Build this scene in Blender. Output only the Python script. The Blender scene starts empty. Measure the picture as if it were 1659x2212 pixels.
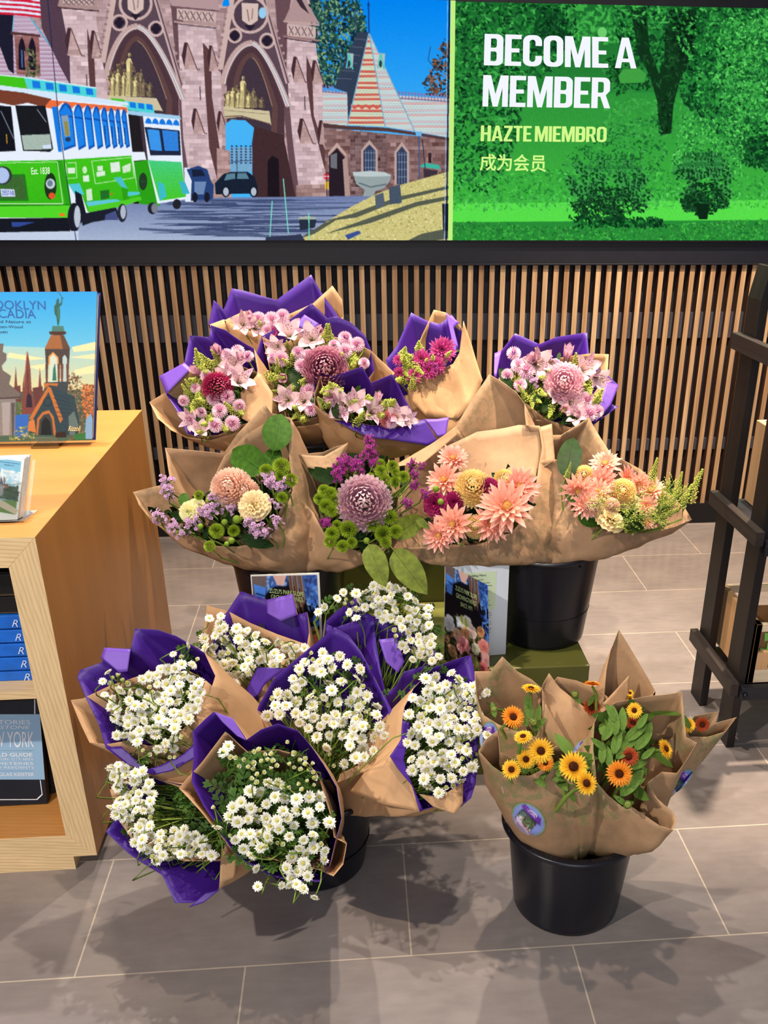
import bpy, bmesh, math, random
import numpy as np
from mathutils import Vector, Matrix, noise
from mathutils.bvhtree import BVHTree
SC = bpy.context.scene
COL = SC.collection
rnd = random.Random(7)
# ------------------------------------------------------------------ camera model (solved from the tile grid and the slats)
FPX, CX, CY, CAMH = 1969.22, 946.73, 1286.55, 1.3049
RM = np.array([[0.99603514, -0.08871545, 0.00660039], [-0.03195464, -0.42603219, -0.9041435], [0.08302348, 0.90034779, -0.42717791]])
YW = 3.361                                   # wall plane
def ray(px, py): return np.array([(px - CX) / FPX, (py - CY) / FPX, 1.0]) @ RM
def at_y(px, py, Y): d = ray(px, py); return Vector(d * Y / d[1] + [0, 0, CAMH])
def at_z(px, py, Z): d = ray(px, py); return Vector(d * (Z - CAMH) / d[2] + [0, 0, CAMH])
def at_x(px, py, X): d = ray(px, py); return Vector(d * X / d[0] + [0, 0, CAMH])
def at_plane(px, py, c, n):
    d = Vector(ray(px, py)); o = Vector((0, 0, CAMH)); t = (c - o).dot(n) / d.dot(n); return o + d * t
def project(P):
    P = np.asarray(P, float).reshape(-1, 3) - [0, 0, CAMH]; c = P @ RM.T
    return np.stack([CX + FPX * c[:, 0] / c[:, 2], CY + FPX * c[:, 1] / c[:, 2]], 1)
def depth_of(p): return float(RM[2] @ (np.array(p) - [0, 0, CAMH]))
cam = bpy.data.objects.new('camera', bpy.data.cameras.new('camera')); COL.objects.link(cam)
cam.data.sensor_fit = 'VERTICAL'; cam.data.sensor_height = 36; cam.data.sensor_width = 27
cam.data.lens = FPX / 2212 * 36
cam.data.shift_x = (829.5 - CX) / 2212; cam.data.shift_y = (CY - 1106) / 2212
cam.data.clip_start = .02
cam.matrix_world = Matrix(((RM[0][0], -RM[1][0], -RM[2][0], 0), (RM[0][1], -RM[1][1], -RM[2][1], 0), (RM[0][2], -RM[1][2], -RM[2][2], CAMH), (0, 0, 0, 1)))
SC.camera = cam
# ------------------------------------------------------------------ helpers
def s2l(c):
    c = np.asarray(c, float) / 255.0
    return np.where(c <= .04045, c / 12.92, ((c + .055) / 1.055) ** 2.4)
def rgba(c): l = s2l(c); return (float(l[0]), float(l[1]), float(l[2]), 1)
class NT:
    def __init__(s, name, rough=.6, spec=.3):
        s.m = bpy.data.materials.new(name); s.m.use_nodes = True; s.t = s.m.node_tree
        s.b = s.t.nodes['Principled BSDF']; s.b.inputs['Roughness'].default_value = rough
        s.b.inputs['Specular IOR Level'].default_value = spec
    def n(s, typ, **kw):
        nd = s.t.nodes.new(typ)
        for k, v in kw.items():
            if k in nd.inputs.keys(): nd.inputs[k].default_value = v
            else: setattr(nd, k, v)
        return nd
    def l(s, a, b): s.t.links.new(a, b)
    def ramp(s, fac, stops):
        r = s.n('ShaderNodeValToRGB'); e = r.color_ramp.elements
        while len(e) < len(stops): e.new(.5)
        for el, (p, c) in zip(e, stops): el.position = p; el.color = rgba(c) if len(c) == 3 else c
        s.l(fac, r.inputs[0]); return r.outputs[0]
    def coord(s, scale=(1, 1, 1), loc=(0, 0, 0), kind='Object'):
        tc = s.n('ShaderNodeTexCoord'); mp = s.n('ShaderNodeMapping'); s.l(tc.outputs[kind], mp.inputs[0])
        mp.inputs['Scale'].default_value = scale; mp.inputs['Location'].default_value = loc; return mp.outputs[0]
    def noise(s, vec, scale, detail=4, rough=.5):
        n = s.n('ShaderNodeTexNoise', Scale=scale, Detail=detail, Roughness=rough); s.l(vec, n.inputs['Vector']); return n.outputs['Fac']
    def mix(s, fac, a, b, mode='MIX'):
        m = s.n('ShaderNodeMix', data_type='RGBA', blend_type=mode)
        for sock, v in ((m.inputs[0], fac), (m.inputs[6], a), (m.inputs[7], b)):
            if hasattr(v, 'links'): s.l(v, sock)
            else: sock.default_value = v
        return m.outputs[2]
    def bump(s, h, strength=.2, dist=.002):
        b = s.n('ShaderNodeBump', Strength=strength, Distance=dist); s.l(h, b.inputs['Height']); s.l(b.outputs[0], s.b.inputs['Normal'])
    def col(s, c): s.l(c, s.b.inputs['Base Color'])
def plain(name, c, rough=.6, spec=.3, var=0.0, vscale=30, bump=0, metal=0):
    q = NT(name, rough, spec); q.b.inputs['Metallic'].default_value = metal
    v = q.coord(); f = q.noise(v, vscale)
    d = np.array(c, float)
    q.col(q.ramp(f, [(.3, tuple(d * (1 - var))), (.7, tuple(np.minimum(d * (1 + var), 255)))]))
    if bump: q.bump(f, bump)
    return q.m
def petal_mat(name, stops, trans=.25, rough=.55, var=.0):
    """colour along the petal from its base (0) to its tip (1)"""
    q = NT(name, rough, .2)
    a = q.n('ShaderNodeAttribute', attribute_name='t')
    c = q.ramp(a.outputs['Fac'], stops)
    if var:
        f = q.noise(q.coord(), 60); c = q.mix(q.ramp(f, [(.4, (0, 0, 0)), (.7, (255, 255, 255))]), c, rgba(var))
    q.col(c)
    tr = q.n('ShaderNodeBsdfTranslucent'); q.l(c, tr.inputs[0])
    mx = q.n('ShaderNodeMixShader'); mx.inputs[0].default_value = trans
    q.l(q.b.outputs[0], mx.inputs[1]); q.l(tr.outputs[0], mx.inputs[2]); q.l(mx.outputs[0], q.t.nodes['Material Output'].inputs[0])
    return q.m
def paper_mat(name, c, rough=.55, stripes=0, prints=None, spec=.3, trans=.12, fibre=.10):
    q = NT(name, rough, spec); v = q.coord(); f = q.noise(v, 14, 6, .65); f2 = q.noise(v, 220, 2)
    d = np.array(c, float)
    base = q.ramp(f, [(.3, tuple(d * (1 - fibre))), (.75, tuple(np.minimum(d * (1 + fibre * .7), 255)))])
    base = q.mix(q.ramp(f2, [(.45, (0, 0, 0)), (.75, (60, 60, 60))]), base, rgba(d * .72))
    if prints:
        pm = q.ramp(q.noise(v, 7.5, 0), [(prints[3], (0, 0, 0)), (prints[3] + .05, (255, 255, 255))])
        wm = q.ramp(q.noise(q.coord((1, 1.5, 1)), 62, 3, .6), [(.47, (0, 0, 0)), (.56, (prints[4],) * 3)])
        mm = q.mix(1.0, pm, wm, 'MULTIPLY'); base = q.mix(mm, base, rgba(prints[:3]))
    if stripes:
        w = q.n('ShaderNodeTexWave', Scale=stripes, Distortion=.4); w.bands_direction = 'DIAGONAL'; q.l(v, w.inputs['Vector'])
        base = q.mix(q.ramp(w.outputs['Fac'], [(.3, (0, 0, 0)), (.8, (70, 70, 70))]), base, rgba(d * .78))
    q.col(base); q.bump(f, .25, .003)
    tr = q.n('ShaderNodeBsdfTranslucent'); q.l(base, tr.inputs[0])
    mx = q.n('ShaderNodeMixShader'); mx.inputs[0].default_value = trans
    q.l(q.b.outputs[0], mx.inputs[1]); q.l(tr.outputs[0], mx.inputs[2]); q.l(mx.outputs[0], q.t.nodes['Material Output'].inputs[0])
    return q.m
def wood_mat(name, lo, hi, axis='Z', rough=.45, ring=26, spec=.35, fine=.5):
    q = NT(name, rough, spec)
    sc = {'X': (1.2, ring, ring), 'Y': (ring, 1.2, ring), 'Z': (ring, ring, 1.2)}[axis]
    v = q.coord(sc); f = q.noise(v, 1.0, 6, .6)
    sc2 = {'X': (6, 260, 260), 'Y': (260, 6, 260), 'Z': (260, 260, 6)}[axis]
    g = q.noise(q.coord(sc2), 1.0, 2)
    base = q.ramp(f, [(.28, lo), (.68, hi)])
    base = q.mix(q.ramp(g, [(.42, (int(200 * fine),) * 3), (.58, (0, 0, 0))]), base, rgba(np.array(lo) * .8))
    q.col(base); q.bump(g, .15, .001); return q.m
def oak_mat(name, base, dark, axis, rough=.45, amount=.6, scale=80):
    q = NT(name, rough, .3); sc = {'X': (.10, 1, 1), 'Y': (1, .10, 1), 'Z': (1, 1, .10)}[axis]
    v = q.coord(sc); w = q.n('ShaderNodeTexWave', Scale=scale, Distortion=3.2, Detail=3); w.inputs['Detail Scale'].default_value = 1.2; w.bands_direction = 'DIAGONAL'; q.l(v, w.inputs['Vector'])
    f = q.noise(q.coord({'X': (2, 9, 9), 'Y': (9, 2, 9), 'Z': (9, 9, 2)}[axis]), 1.0, 4); pores = q.noise(q.coord({'X': (14, 420, 420), 'Y': (420, 14, 420), 'Z': (420, 420, 14)}[axis]), 1.0, 2)
    b = np.array(base, float); c = q.ramp(f, [(.3, tuple(b * .94)), (.7, tuple(np.minimum(b * 1.04, 255)))]); k = int(255 * amount)
    c = q.mix(q.ramp(w.outputs['Fac'], [(.55, (0, 0, 0)), (.95, (k, k, k))]), c, rgba(dark)); c = q.mix(q.ramp(pores, [(.38, (110, 110, 110)), (.5, (0, 0, 0))]), c, rgba(np.array(dark) * .9))
    q.col(c); q.bump(w.outputs['Fac'], .12, -.0008); return q.m
def mesh(name, verts, faces, mats=(), parent=None, smooth=False, attrs=None, mi=None):
    me = bpy.data.meshes.new(name); me.from_pydata([tuple(v) for v in verts], [], faces)
    for m in (mats if isinstance(mats, (list, tuple)) else [mats]): me.materials.append(m)
    if mi is not None: me.polygons.foreach_set('material_index', mi)
    if smooth: me.polygons.foreach_set('use_smooth', [True] * len(me.polygons))
    if attrs is not None:
        a = me.attributes.new('t', 'FLOAT', 'POINT'); a.data.foreach_set('value', attrs)
    me.update(); me.validate()
    o = bpy.data.objects.new(name, me); COL.objects.link(o)
    if parent: o.parent = parent; o.matrix_parent_inverse = Matrix.Translation(-parent.location) if parent.type == 'EMPTY' else Matrix()
    return o
def tag(o, label=None, cat=None, group=None, kind=None):
    for k, v in (('label', label), ('category', cat), ('group', group), ('kind', kind)):
        if v: o[k] = v
    return o
def thing(name, loc, label, cat, group=None):
    o = bpy.data.objects.new(name, None); COL.objects.link(o); o.location = loc; o.empty_display_size = .05
    return tag(o, label, cat, group)
class MB:
    """collects boxes, prisms, tubes, lathes into one mesh"""
    def __init__(s): s.v = []; s.f = []; s.mi = []; s.t = []
    def add(s, vs, fs, mi=0, t=0.0):
        o = len(s.v); s.v += [Vector(v) for v in vs]; s.f += [tuple(i + o for i in f) for f in fs]; s.mi += [mi] * len(fs)
        s.t += list(t) if hasattr(t, '__len__') else [t] * len(vs)
    def box(s, x0, x1, y0, y1, z0, z1, mi=0):
        vs = [(x, y, z) for x in (x0, x1) for y in (y0, y1) for z in (z0, z1)]
        s.add(vs, [(0, 1, 3, 2), (4, 6, 7, 5), (0, 4, 5, 1), (2, 3, 7, 6), (0, 2, 6, 4), (1, 5, 7, 3)], mi)
    def prism(s, poly, axis, a, b, mi=0):
        n = len(poly)
        def mk(p, w): return {'Y': (p[0], w, p[1]), 'X': (w, p[0], p[1]), 'Z': (p[0], p[1], w)}[axis]
        s.add([mk(p, a) for p in poly] + [mk(p, b) for p in poly], [tuple(range(n)), tuple(range(2 * n - 1, n - 1, -1))] + [(i, i + n, (i + 1) % n + n, (i + 1) % n) for i in range(n)], mi)
    def tube(s, pts, r, seg=6, mi=0, r1=None, t=None):
        pts = [Vector(p) for p in pts]; n = len(pts); vs = []; tt = []
        for i, p in enumerate(pts):
            d = (pts[min(i + 1, n - 1)] - pts[max(i - 1, 0)]).normalized()
            a = d.orthogonal().normalized(); b = d.cross(a); rr = r if r1 is None else r + (r1 - r) * i / (n - 1)
            for k in range(seg):
                an = 2 * math.pi * k / seg; vs.append(p + a * (rr * math.cos(an)) + b * (rr * math.sin(an))); tt.append(i / (n - 1))
        fs = [(i * seg + k, i * seg + (k + 1) % seg, (i + 1) * seg + (k + 1) % seg, (i + 1) * seg + k) for i in range(n - 1) for k in range(seg)]
        s.add(vs, fs, mi, tt)
    def lathe(s, prof, seg=64, c=(0, 0, 0), mi=0):
        vs = [(c[0] + r * math.cos(2 * math.pi * k / seg), c[1] + r * math.sin(2 * math.pi * k / seg), c[2] + z) for r, z in prof for k in range(seg)]
        fs = [(i * seg + k, i * seg + (k + 1) % seg, (i + 1) * seg + (k + 1) % seg, (i + 1) * seg + k) for i in range(len(prof) - 1) for k in range(seg)]
        s.add(vs, fs, mi)
    def ball(s, c, r, seg=6, rings=4, mi=0, sq=1.0, t=0.0):
        c = Vector(c); vs = [c + Vector((0, 0, r * sq))]
        for i in range(1, rings):
            th = math.pi * i / rings
            for k in range(seg):
                an = 2 * math.pi * k / seg; vs.append(c + Vector((r * math.sin(th) * math.cos(an), r * math.sin(th) * math.sin(an), r * sq * math.cos(th))))
        vs.append(c - Vector((0, 0, r * sq))); fs = [(0, 1 + k, 1 + (k + 1) % seg) for k in range(seg)]
        for i in range(rings - 2):
            for k in range(seg): fs.append((1 + i * seg + k, 1 + (i + 1) * seg + k, 1 + (i + 1) * seg + (k + 1) % seg, 1 + i * seg + (k + 1) % seg))
        L = len(vs) - 1; b = 1 + (rings - 2) * seg; fs += [(L, b + (k + 1) % seg, b + k) for k in range(seg)]
        s.add(vs, fs, mi, t)
    def build(s, name, mats, parent=None, smooth=False, bevel=0):
        o = mesh(name, s.v, s.f, mats, parent, smooth, s.t, s.mi)
        if bevel:
            b = o.modifiers.new('b', 'BEVEL'); b.width = bevel; b.segments = 2; b.limit_method = 'ANGLE'
        return o
# ------------------------------------------------------------------ pictures: polygons painted on a small raster, carried as vertex colours of a grid
class Canvas:
    def __init__(s, x0, y0, x1, y1, bg, ss=2):
        s.x0, s.y0, s.ss = x0, y0, ss; s.w = int((x1 - x0) * ss); s.h = int((y1 - y0) * ss)
        s.a = np.empty((s.h, s.w, 3)); s.a[:] = bg; s.r = np.random.RandomState(3)
    def mask(s, poly):
        p = (np.asarray(poly, float) - [s.x0, s.y0]) * s.ss
        x0 = max(int(p[:, 0].min()), 0); x1 = min(int(p[:, 0].max()) + 2, s.w); y0 = max(int(p[:, 1].min()), 0); y1 = min(int(p[:, 1].max()) + 2, s.h)
        if x0 >= x1 or y0 >= y1: return None
        X, Y = np.meshgrid(np.arange(x0, x1) + .5, np.arange(y0, y1) + .5); m = np.zeros(X.shape, bool)
        for (ax, ay), (bx, by) in zip(p, np.roll(p, -1, 0)):
            if ay == by: continue
            c = ((ay > Y) != (by > Y)) & (X < (bx - ax) * (Y - ay) / (by - ay) + ax); m ^= c
        return (slice(y0, y1), slice(x0, x1)), m
    def fill(s, poly, c, n=0, c2=None):
        q = s.mask(poly)
        if q is None: return
        sl, m = q; sub = s.a[sl]; v = np.array(c, float)
        if c2 is not None:
            t = np.linspace(0, 1, sub.shape[0])[:, None, None]; v = v * (1 - t) + np.array(c2, float) * t; v = np.broadcast_to(v, sub.shape)[m]
        if n:
            k = s.r.randn(*sub.shape[:2])[m][:, None] * n; sub[m] = np.clip(v + k, 0, 255)
        else: sub[m] = v
    def stone(s, poly, c, bh=9, bw=17, jit=12, mortar=-16):
        q = s.mask(poly)
        if q is None: return
        sl, m = q; sub = s.a[sl]; h, w = m.shape; yy, xx = np.mgrid[0:h, 0:w] / s.ss
        row = (yy / bh).astype(int); off = (row % 2) * bw / 2; colm = ((xx + off) / bw).astype(int)
        rs = np.random.RandomState(5).randn(row.max() + 2, colm.max() + 2) * jit
        k = rs[row, colm] + np.where(((yy % bh) < .6) | (((xx + off) % bw) < .6), mortar, 0)
        sub[m] = np.clip(np.array(c, float) + k[m][:, None], 0, 255)
    def scales(s, poly, ca, cb, ph=4.5, pw=6, stripes=None):
        q = s.mask(poly)
        if q is None: return
        sl, m = q; sub = s.a[sl]; h, w = m.shape; yy, xx = np.mgrid[0:h, 0:w] / s.ss
        row = (yy / ph).astype(int); xo = xx + (row % 2) * pw / 2
        f = (yy % ph) / ph; d = np.abs((xo % pw) / pw - .5) * 2; edge = f > 1 - .35 * d
        base = np.where((row % 2)[..., None] == 0, np.array(ca, float), np.array(cb, float))
        if stripes:
            st = np.array([stripes[i % len(stripes)] for i in range(row.max() + 2)], float); base = st[row]
        sub[m] = np.clip(base - edge[..., None] * 35, 0, 255)[m]
    def line(s, pts, wd, c):
        for (ax, ay), (bx, by) in zip(pts[:-1], pts[1:]):
            L = math.hypot(bx - ax, by - ay) or 1; nx, ny = -(by - ay) / L * wd / 2, (bx - ax) / L * wd / 2
            s.fill([(ax + nx, ay + ny), (bx + nx, by + ny), (bx - nx, by - ny), (ax - nx, ay - ny)], c)
    def ell(s, x, y, rx, ry, c, n=0): s.fill([(x + rx * math.cos(t * math.pi / 12), y + ry * math.sin(t * math.pi / 12)) for t in range(24)], c, n)
    def ring(s, x, y, r, wd, c): s.line([(x + r * math.cos(t * math.pi / 10), y + r * math.sin(t * math.pi / 10)) for t in range(21)], wd, c)
    def dabs(s, poly, n, cols, r0, r1, el=1.6):
        p = np.asarray(poly, float); lo, hi = p.min(0), p.max(0); k = 0; R = random.Random(n)
        while k < n:
            x, y = R.uniform(lo[0], hi[0]), R.uniform(lo[1], hi[1])
            if not inpoly(x, y, poly): continue
            k += 1; r = R.uniform(r0, r1); a = R.uniform(0, 6.28); c = np.array(R.choice(cols), float) + R.uniform(-10, 10)
            ca, sa = math.cos(a), math.sin(a)
            s.fill([(x + ca * r * el * u - sa * r * v, y + sa * r * el * u + ca * r * v) for u, v in ((1, 0), (.3, .6), (-.6, .5), (-1, 0), (-.4, -.6), (.5, -.5))], np.clip(c, 0, 255))
    def sample(s, xy):
        a = s.a; ss = s.ss
        H, W = a.shape[0] // ss, a.shape[1] // ss; d = a[:H * ss, :W * ss].reshape(H, ss, W, ss, 3).mean((1, 3))
        x = np.clip(np.abs(xy[:, 0] - s.x0 - .5), 0, W - 1.001); y = np.clip(np.abs(xy[:, 1] - s.y0 - .5), 0, H - 1.001)
        i, j = y.astype(int), x.astype(int); fy, fx = (y - i)[:, None], (x - j)[:, None]
        return (d[i, j] * (1 - fy) * (1 - fx) + d[i, j + 1] * (1 - fy) * fx + d[i + 1, j] * fy * (1 - fx) + d[i + 1, j + 1] * fy * fx)
def inpoly(x, y, poly):
    r = False; n = len(poly)
    for i in range(n):
        ax, ay = poly[i]; bx, by = poly[i - 1]
        if (ay > y) != (by > y) and x < (bx - ax) * (y - ay) / (by - ay) + ax: r = not r
    return r
def vcol_mat(name, emit=0, rough=.35):
    q = NT(name, rough, .35); a = q.n('ShaderNodeVertexColor', layer_name='Col')
    if emit:
        e = q.n('ShaderNodeEmission', Strength=emit); q.l(a.outputs[0], e.inputs[0]); q.l(e.outputs[0], q.t.nodes['Material Output'].inputs[0])
    else: q.col(a.outputs[0])
    return q.m
def picture(name, corners, canvas, nu, nv, mat, parent, sampler=None):
    """grid between TL, TR, BR, BL; colour looked up at each vertex"""
    TL, TR, BR, BL = [np.array(c, float) for c in corners]
    u, v = np.meshgrid(np.linspace(0, 1, nu), np.linspace(0, 1, nv)); u = u.ravel()[:, None]; v = v.ravel()[:, None]
    P = (TL * (1 - u) + TR * u) * (1 - v) + (BL * (1 - u) + BR * u) * v
    xy = project(P) if sampler is None else sampler(u[:, 0], v[:, 0])
    c = s2l(canvas.sample(xy)); c = np.concatenate([c, np.ones((len(c), 1))], 1)
    idx = np.arange(nu * nv).reshape(nv, nu)
    F = np.stack([idx[:-1, :-1], idx[1:, :-1], idx[1:, 1:], idx[:-1, 1:]], -1).reshape(-1, 4)
    me = bpy.data.meshes.new(name); me.vertices.add(len(P)); me.vertices.foreach_set('co', P.astype(np.float32).ravel())
    me.loops.add(F.size); me.loops.foreach_set('vertex_index', F.ravel().astype(np.int32))
    me.polygons.add(len(F)); me.polygons.foreach_set('loop_start', np.arange(0, F.size, 4, dtype=np.int32)); me.polygons.foreach_set('loop_total', np.full(len(F), 4, np.int32))
    ca = me.color_attributes.new('Col', 'FLOAT_COLOR', 'POINT'); ca.data.foreach_set('color', c.astype(np.float32).ravel())
    me.materials.append(mat); me.update(); me.validate()
    o = bpy.data.objects.new(name, me); COL.objects.link(o)
    if parent: o.parent = parent; o.matrix_parent_inverse = Matrix.Translation(-parent.location)
    return o
def text(s, corners, mat, parent, name='lettering', bold=.0, align=None, lift=0.0, shear=0):
    """writing stretched between four corners TL, TR, BR, BL (3-D)"""
    cu = bpy.data.curves.new('txt', 'FONT'); cu.body = s; cu.offset = bold; cu.resolution_u = 6; cu.shear = shear
    to = bpy.data.objects.new('txt', cu); COL.objects.link(to)
    dg = bpy.context.evaluated_depsgraph_get(); me = bpy.data.meshes.new_from_object(to.evaluated_get(dg))
    bpy.data.objects.remove(to); bpy.data.curves.remove(cu)
    v = np.array([x.co[:2] for x in me.vertices]); lo, hi = v.min(0), v.max(0)
    u = (v - lo) / np.maximum(hi - lo, 1e-6)
    TL, TR, BR, BL = [np.array(c, float) for c in corners]
    U, W = u[:, :1], u[:, 1:]; P = (BL * (1 - U) + BR * U) * (1 - W) + (TL * (1 - U) + TR * U) * W
    n = np.cross(TR - TL, TL - BL); n = -n / np.linalg.norm(n)
    if n @ (np.array([0, 0, CAMH]) - TL) < 0: n = -n
    P = P + n * lift
    for x, p in zip(me.vertices, P): x.co = p
    me.materials.append(mat); me.name = name; me.update()
    o = bpy.data.objects.new(name, me); COL.objects.link(o)
    if parent: o.parent = parent; o.matrix_parent_inverse = Matrix.Translation(-parent.location)
    return o

def block(s, corners, mat, parent, name):
    """heavy condensed capitals built from outlines"""
    def rr(x0, y0, x1, y1, r, fl='1111', n=5):
        L = []
        for (cx, cy, a0), k in zip(((x0 + r, y0 + r, math.pi), (x1 - r, y0 + r, 1.5 * math.pi), (x1 - r, y1 - r, 0), (x0 + r, y1 - r, .5 * math.pi)), fl):
            if k == '0': L.append(({math.pi: x0, 1.5 * math.pi: x1, 0: x1}.get(a0, x0), {math.pi: y0, 1.5 * math.pi: y0}.get(a0, y1)))
            else: L += [(cx + r * math.cos(a0 + i * math.pi / 2 / n), cy + r * math.sin(a0 + i * math.pi / 2 / n)) for i in range(n + 1)]
        return L
    t, h = .172, .14
    G = {'B': (.50, [rr(0, 0, .5, 1, .17, '0110'), rr(t, h, .5 - t, .45, .06, '0110'), rr(t, .57, .5 - t, 1 - h, .06, '0110')]), 'E': (.43, [[(0, 0), (.43, 0), (.43, h), (t, h), (t, .435), (.38, .435), (.38, .565), (t, .565), (t, 1 - h), (.43, 1 - h), (.43, 1), (0, 1)]]),
         'O': (.52, [rr(0, 0, .52, 1, .2), rr(t, h, .52 - t, 1 - h, .09)]), 'C': (.50, [rr(0, 0, .5, 1, .2)[:12] + [(.5, .34), (.5 - t, .34)] + rr(t, h, .5 - t, 1 - h, .09)[:12][::-1] + rr(t, h, .5 - t, 1 - h, .09)[12:][::-1] + [(.5 - t, .66), (.5, .66)] + rr(0, 0, .5, 1, .2)[12:]]),
         'M': (.68, [[(0, 0), (.155, 0), (.155, .60), (.275, 0), (.405, 0), (.525, .60), (.525, 0), (.68, 0), (.68, 1), (.47, 1), (.34, .40), (.21, 1), (0, 1)]]), 'A': (.58, [[(0, 0), (.155, 0), (.19, .2), (.39, .2), (.425, 0), (.58, 0), (.385, 1), (.195, 1)], [(.215, .32), (.365, .32), (.29, .74)]]),
         'R': (.52, [[(0, 0), (t, 0), (t, .38), (.24, .38), (.355, 0), (.52, 0), (.39, .43)] + rr(.1, .4, .5, 1, .17, '0110')[6:] [:7] + [(0, 1)], rr(t, .51, .5 - t, 1 - h, .06, '0110')]), 'H': (.52, [[(0, 0), (t, 0), (t, .43), (.52 - t, .43), (.52 - t, 0), (.52, 0), (.52, 1), (.52 - t, 1), (.52 - t, .57), (t, .57), (t, 1), (0, 1)]]),
         'Z': (.46, [[(0, 0), (.46, 0), (.46, h), (.18, h), (.46, .88), (.46, 1), (.01, 1), (.01, 1 - h), (.27, 1 - h), (0, .12)]]), 'T': (.46, [[(.152, 0), (.308, 0), (.308, 1 - h), (.46, 1 - h), (.46, 1), (0, 1), (0, 1 - h), (.152, 1 - h)]]), 'I': (.16, [[(0, 0), (.16, 0), (.16, 1), (0, 1)]])}
    cu = bpy.data.curves.new('blk', 'CURVE'); cu.dimensions = '2D'; cu.fill_mode = 'BOTH'; x = 0
    for ch in s:
        if ch == ' ': x += .13; continue
        w, loops = G[ch]
        for L in loops:
            sp_ = cu.splines.new('POLY'); sp_.points.add(len(L) - 1); sp_.use_cyclic_u = True
            for q, (a, b) in zip(sp_.points, L): q.co = (x + a, b, 0, 1)
        x += w + .045
    to = bpy.data.objects.new('blk', cu); COL.objects.link(to); me = bpy.data.meshes.new_from_object(to.evaluated_get(bpy.context.evaluated_depsgraph_get())); bpy.data.objects.remove(to); bpy.data.curves.remove(cu)
    v = np.array([q.co[:2] for q in me.vertices]); lo, hi = v.min(0), v.max(0); u = (v - lo) / (hi - lo); TL, TR, BR, BL = [np.array(c, float) for c in corners]
    U, W = u[:, :1], u[:, 1:]; P = (BL * (1 - U) + BR * U) * (1 - W) + (TL * (1 - U) + TR * U) * W
    for q, p in zip(me.vertices, P): q.co = p
    me.materials.append(mat); me.name = name; me.update(); o = bpy.data.objects.new(name, me); COL.objects.link(o); o.parent = parent; o.matrix_parent_inverse = Matrix.Translation(-parent.location); return o
# ------------------------------------------------------------------ room shell
W3 = .303
def floor_mat():
    q = NT('stone_tiles', .42, .4)
    v = q.coord((1, 1, 1), (.2306, -1.2222 + W3 * 20, 0))
    br = q.n('ShaderNodeTexBrick', Scale=1.0); q.l(v, br.inputs['Vector'])
    br.offset = .5; br.offset_frequency = 2
    br.inputs['Mortar Size'].default_value = .0016; br.inputs['Mortar Smooth'].default_value = .1
    br.inputs['Brick Width'].default_value = .598; br.inputs['Row Height'].default_value = W3; br.inputs['Bias'].default_value = 0
    br.inputs['Color1'].default_value = rgba((146, 138, 135)); br.inputs['Color2'].default_value = rgba((139, 131, 128)); br.inputs['Mortar'].default_value = rgba((196, 184, 168))
    f = q.noise(q.coord((1, 1.6, 1)), 6, 8, .62); g = q.noise(q.coord(), 320, 3, .7); h = q.noise(q.coord((6, 22, 1)), 3, 4)
    c = q.mix(1.0, br.outputs['Color'], q.ramp(f, [(.25, (216, 214, 214)), (.75, (252, 249, 246))]), 'MULTIPLY')
    c = q.mix(1.0, c, q.ramp(h, [(.3, (243, 242, 242)), (.7, (255, 255, 255))]), 'MULTIPLY')
    c = q.mix(q.ramp(g, [(.6, (0, 0, 0)), (.78, (120, 120, 120))]), c, rgba((190, 178, 165)))
    q.col(c); q.l(q.ramp(f, [(.3, (95, 95, 95)), (.8, (135, 135, 135))]), q.b.inputs['Roughness']); q.bump(br.outputs['Fac'], .25, -.001); return q.m
M = {}
M['floor'] = floor_mat()
M['black'] = plain('black_board', (22, 23, 31), .6, .3, .15, 20)
M['navy'] = plain('dark_backing', (26, 28, 40), .6, .3, .2, 6)
M['batten'] = plain('grey_batten', (58, 60, 72), .5, .3, .1, 6)
M['slat'] = wood_mat('slat_oak', (150, 108, 68), (196, 152, 104), 'Z', .5, 30)
f = MB(); f.box(-3.2, 3.2, -1.6, YW + .08, -.06, 0); tag(f.build('floor', M['floor']), kind='structure')
w = MB(); w.box(-3.2, 3.2, YW + .036, YW + .1, 0, 2.6); tag(w.build('wall_back', M['navy']), kind='structure')
b = MB(); b.box(-3.2, 3.2, YW + .022, YW + .037, at_y(829, 735, YW + .03).z, at_y(829, 678, YW + .03).z)
b.box(-3.2, 3.2, YW + .022, YW + .037, .30, .345); tag(b.build('trim_3', M['batten']), kind='structure')
ZS1 = .988; ZS0 = at_y(1505, 1087, YW).z
s = MB(); p = .0382; x0 = .2924
for k in range(-91, 75):
    x = x0 + k * p; s.box(x, x + .018, YW, YW + .034, ZS0, ZS1); s.mi[-6:] = [1, 1, 0, 1, 1, 1]
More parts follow.
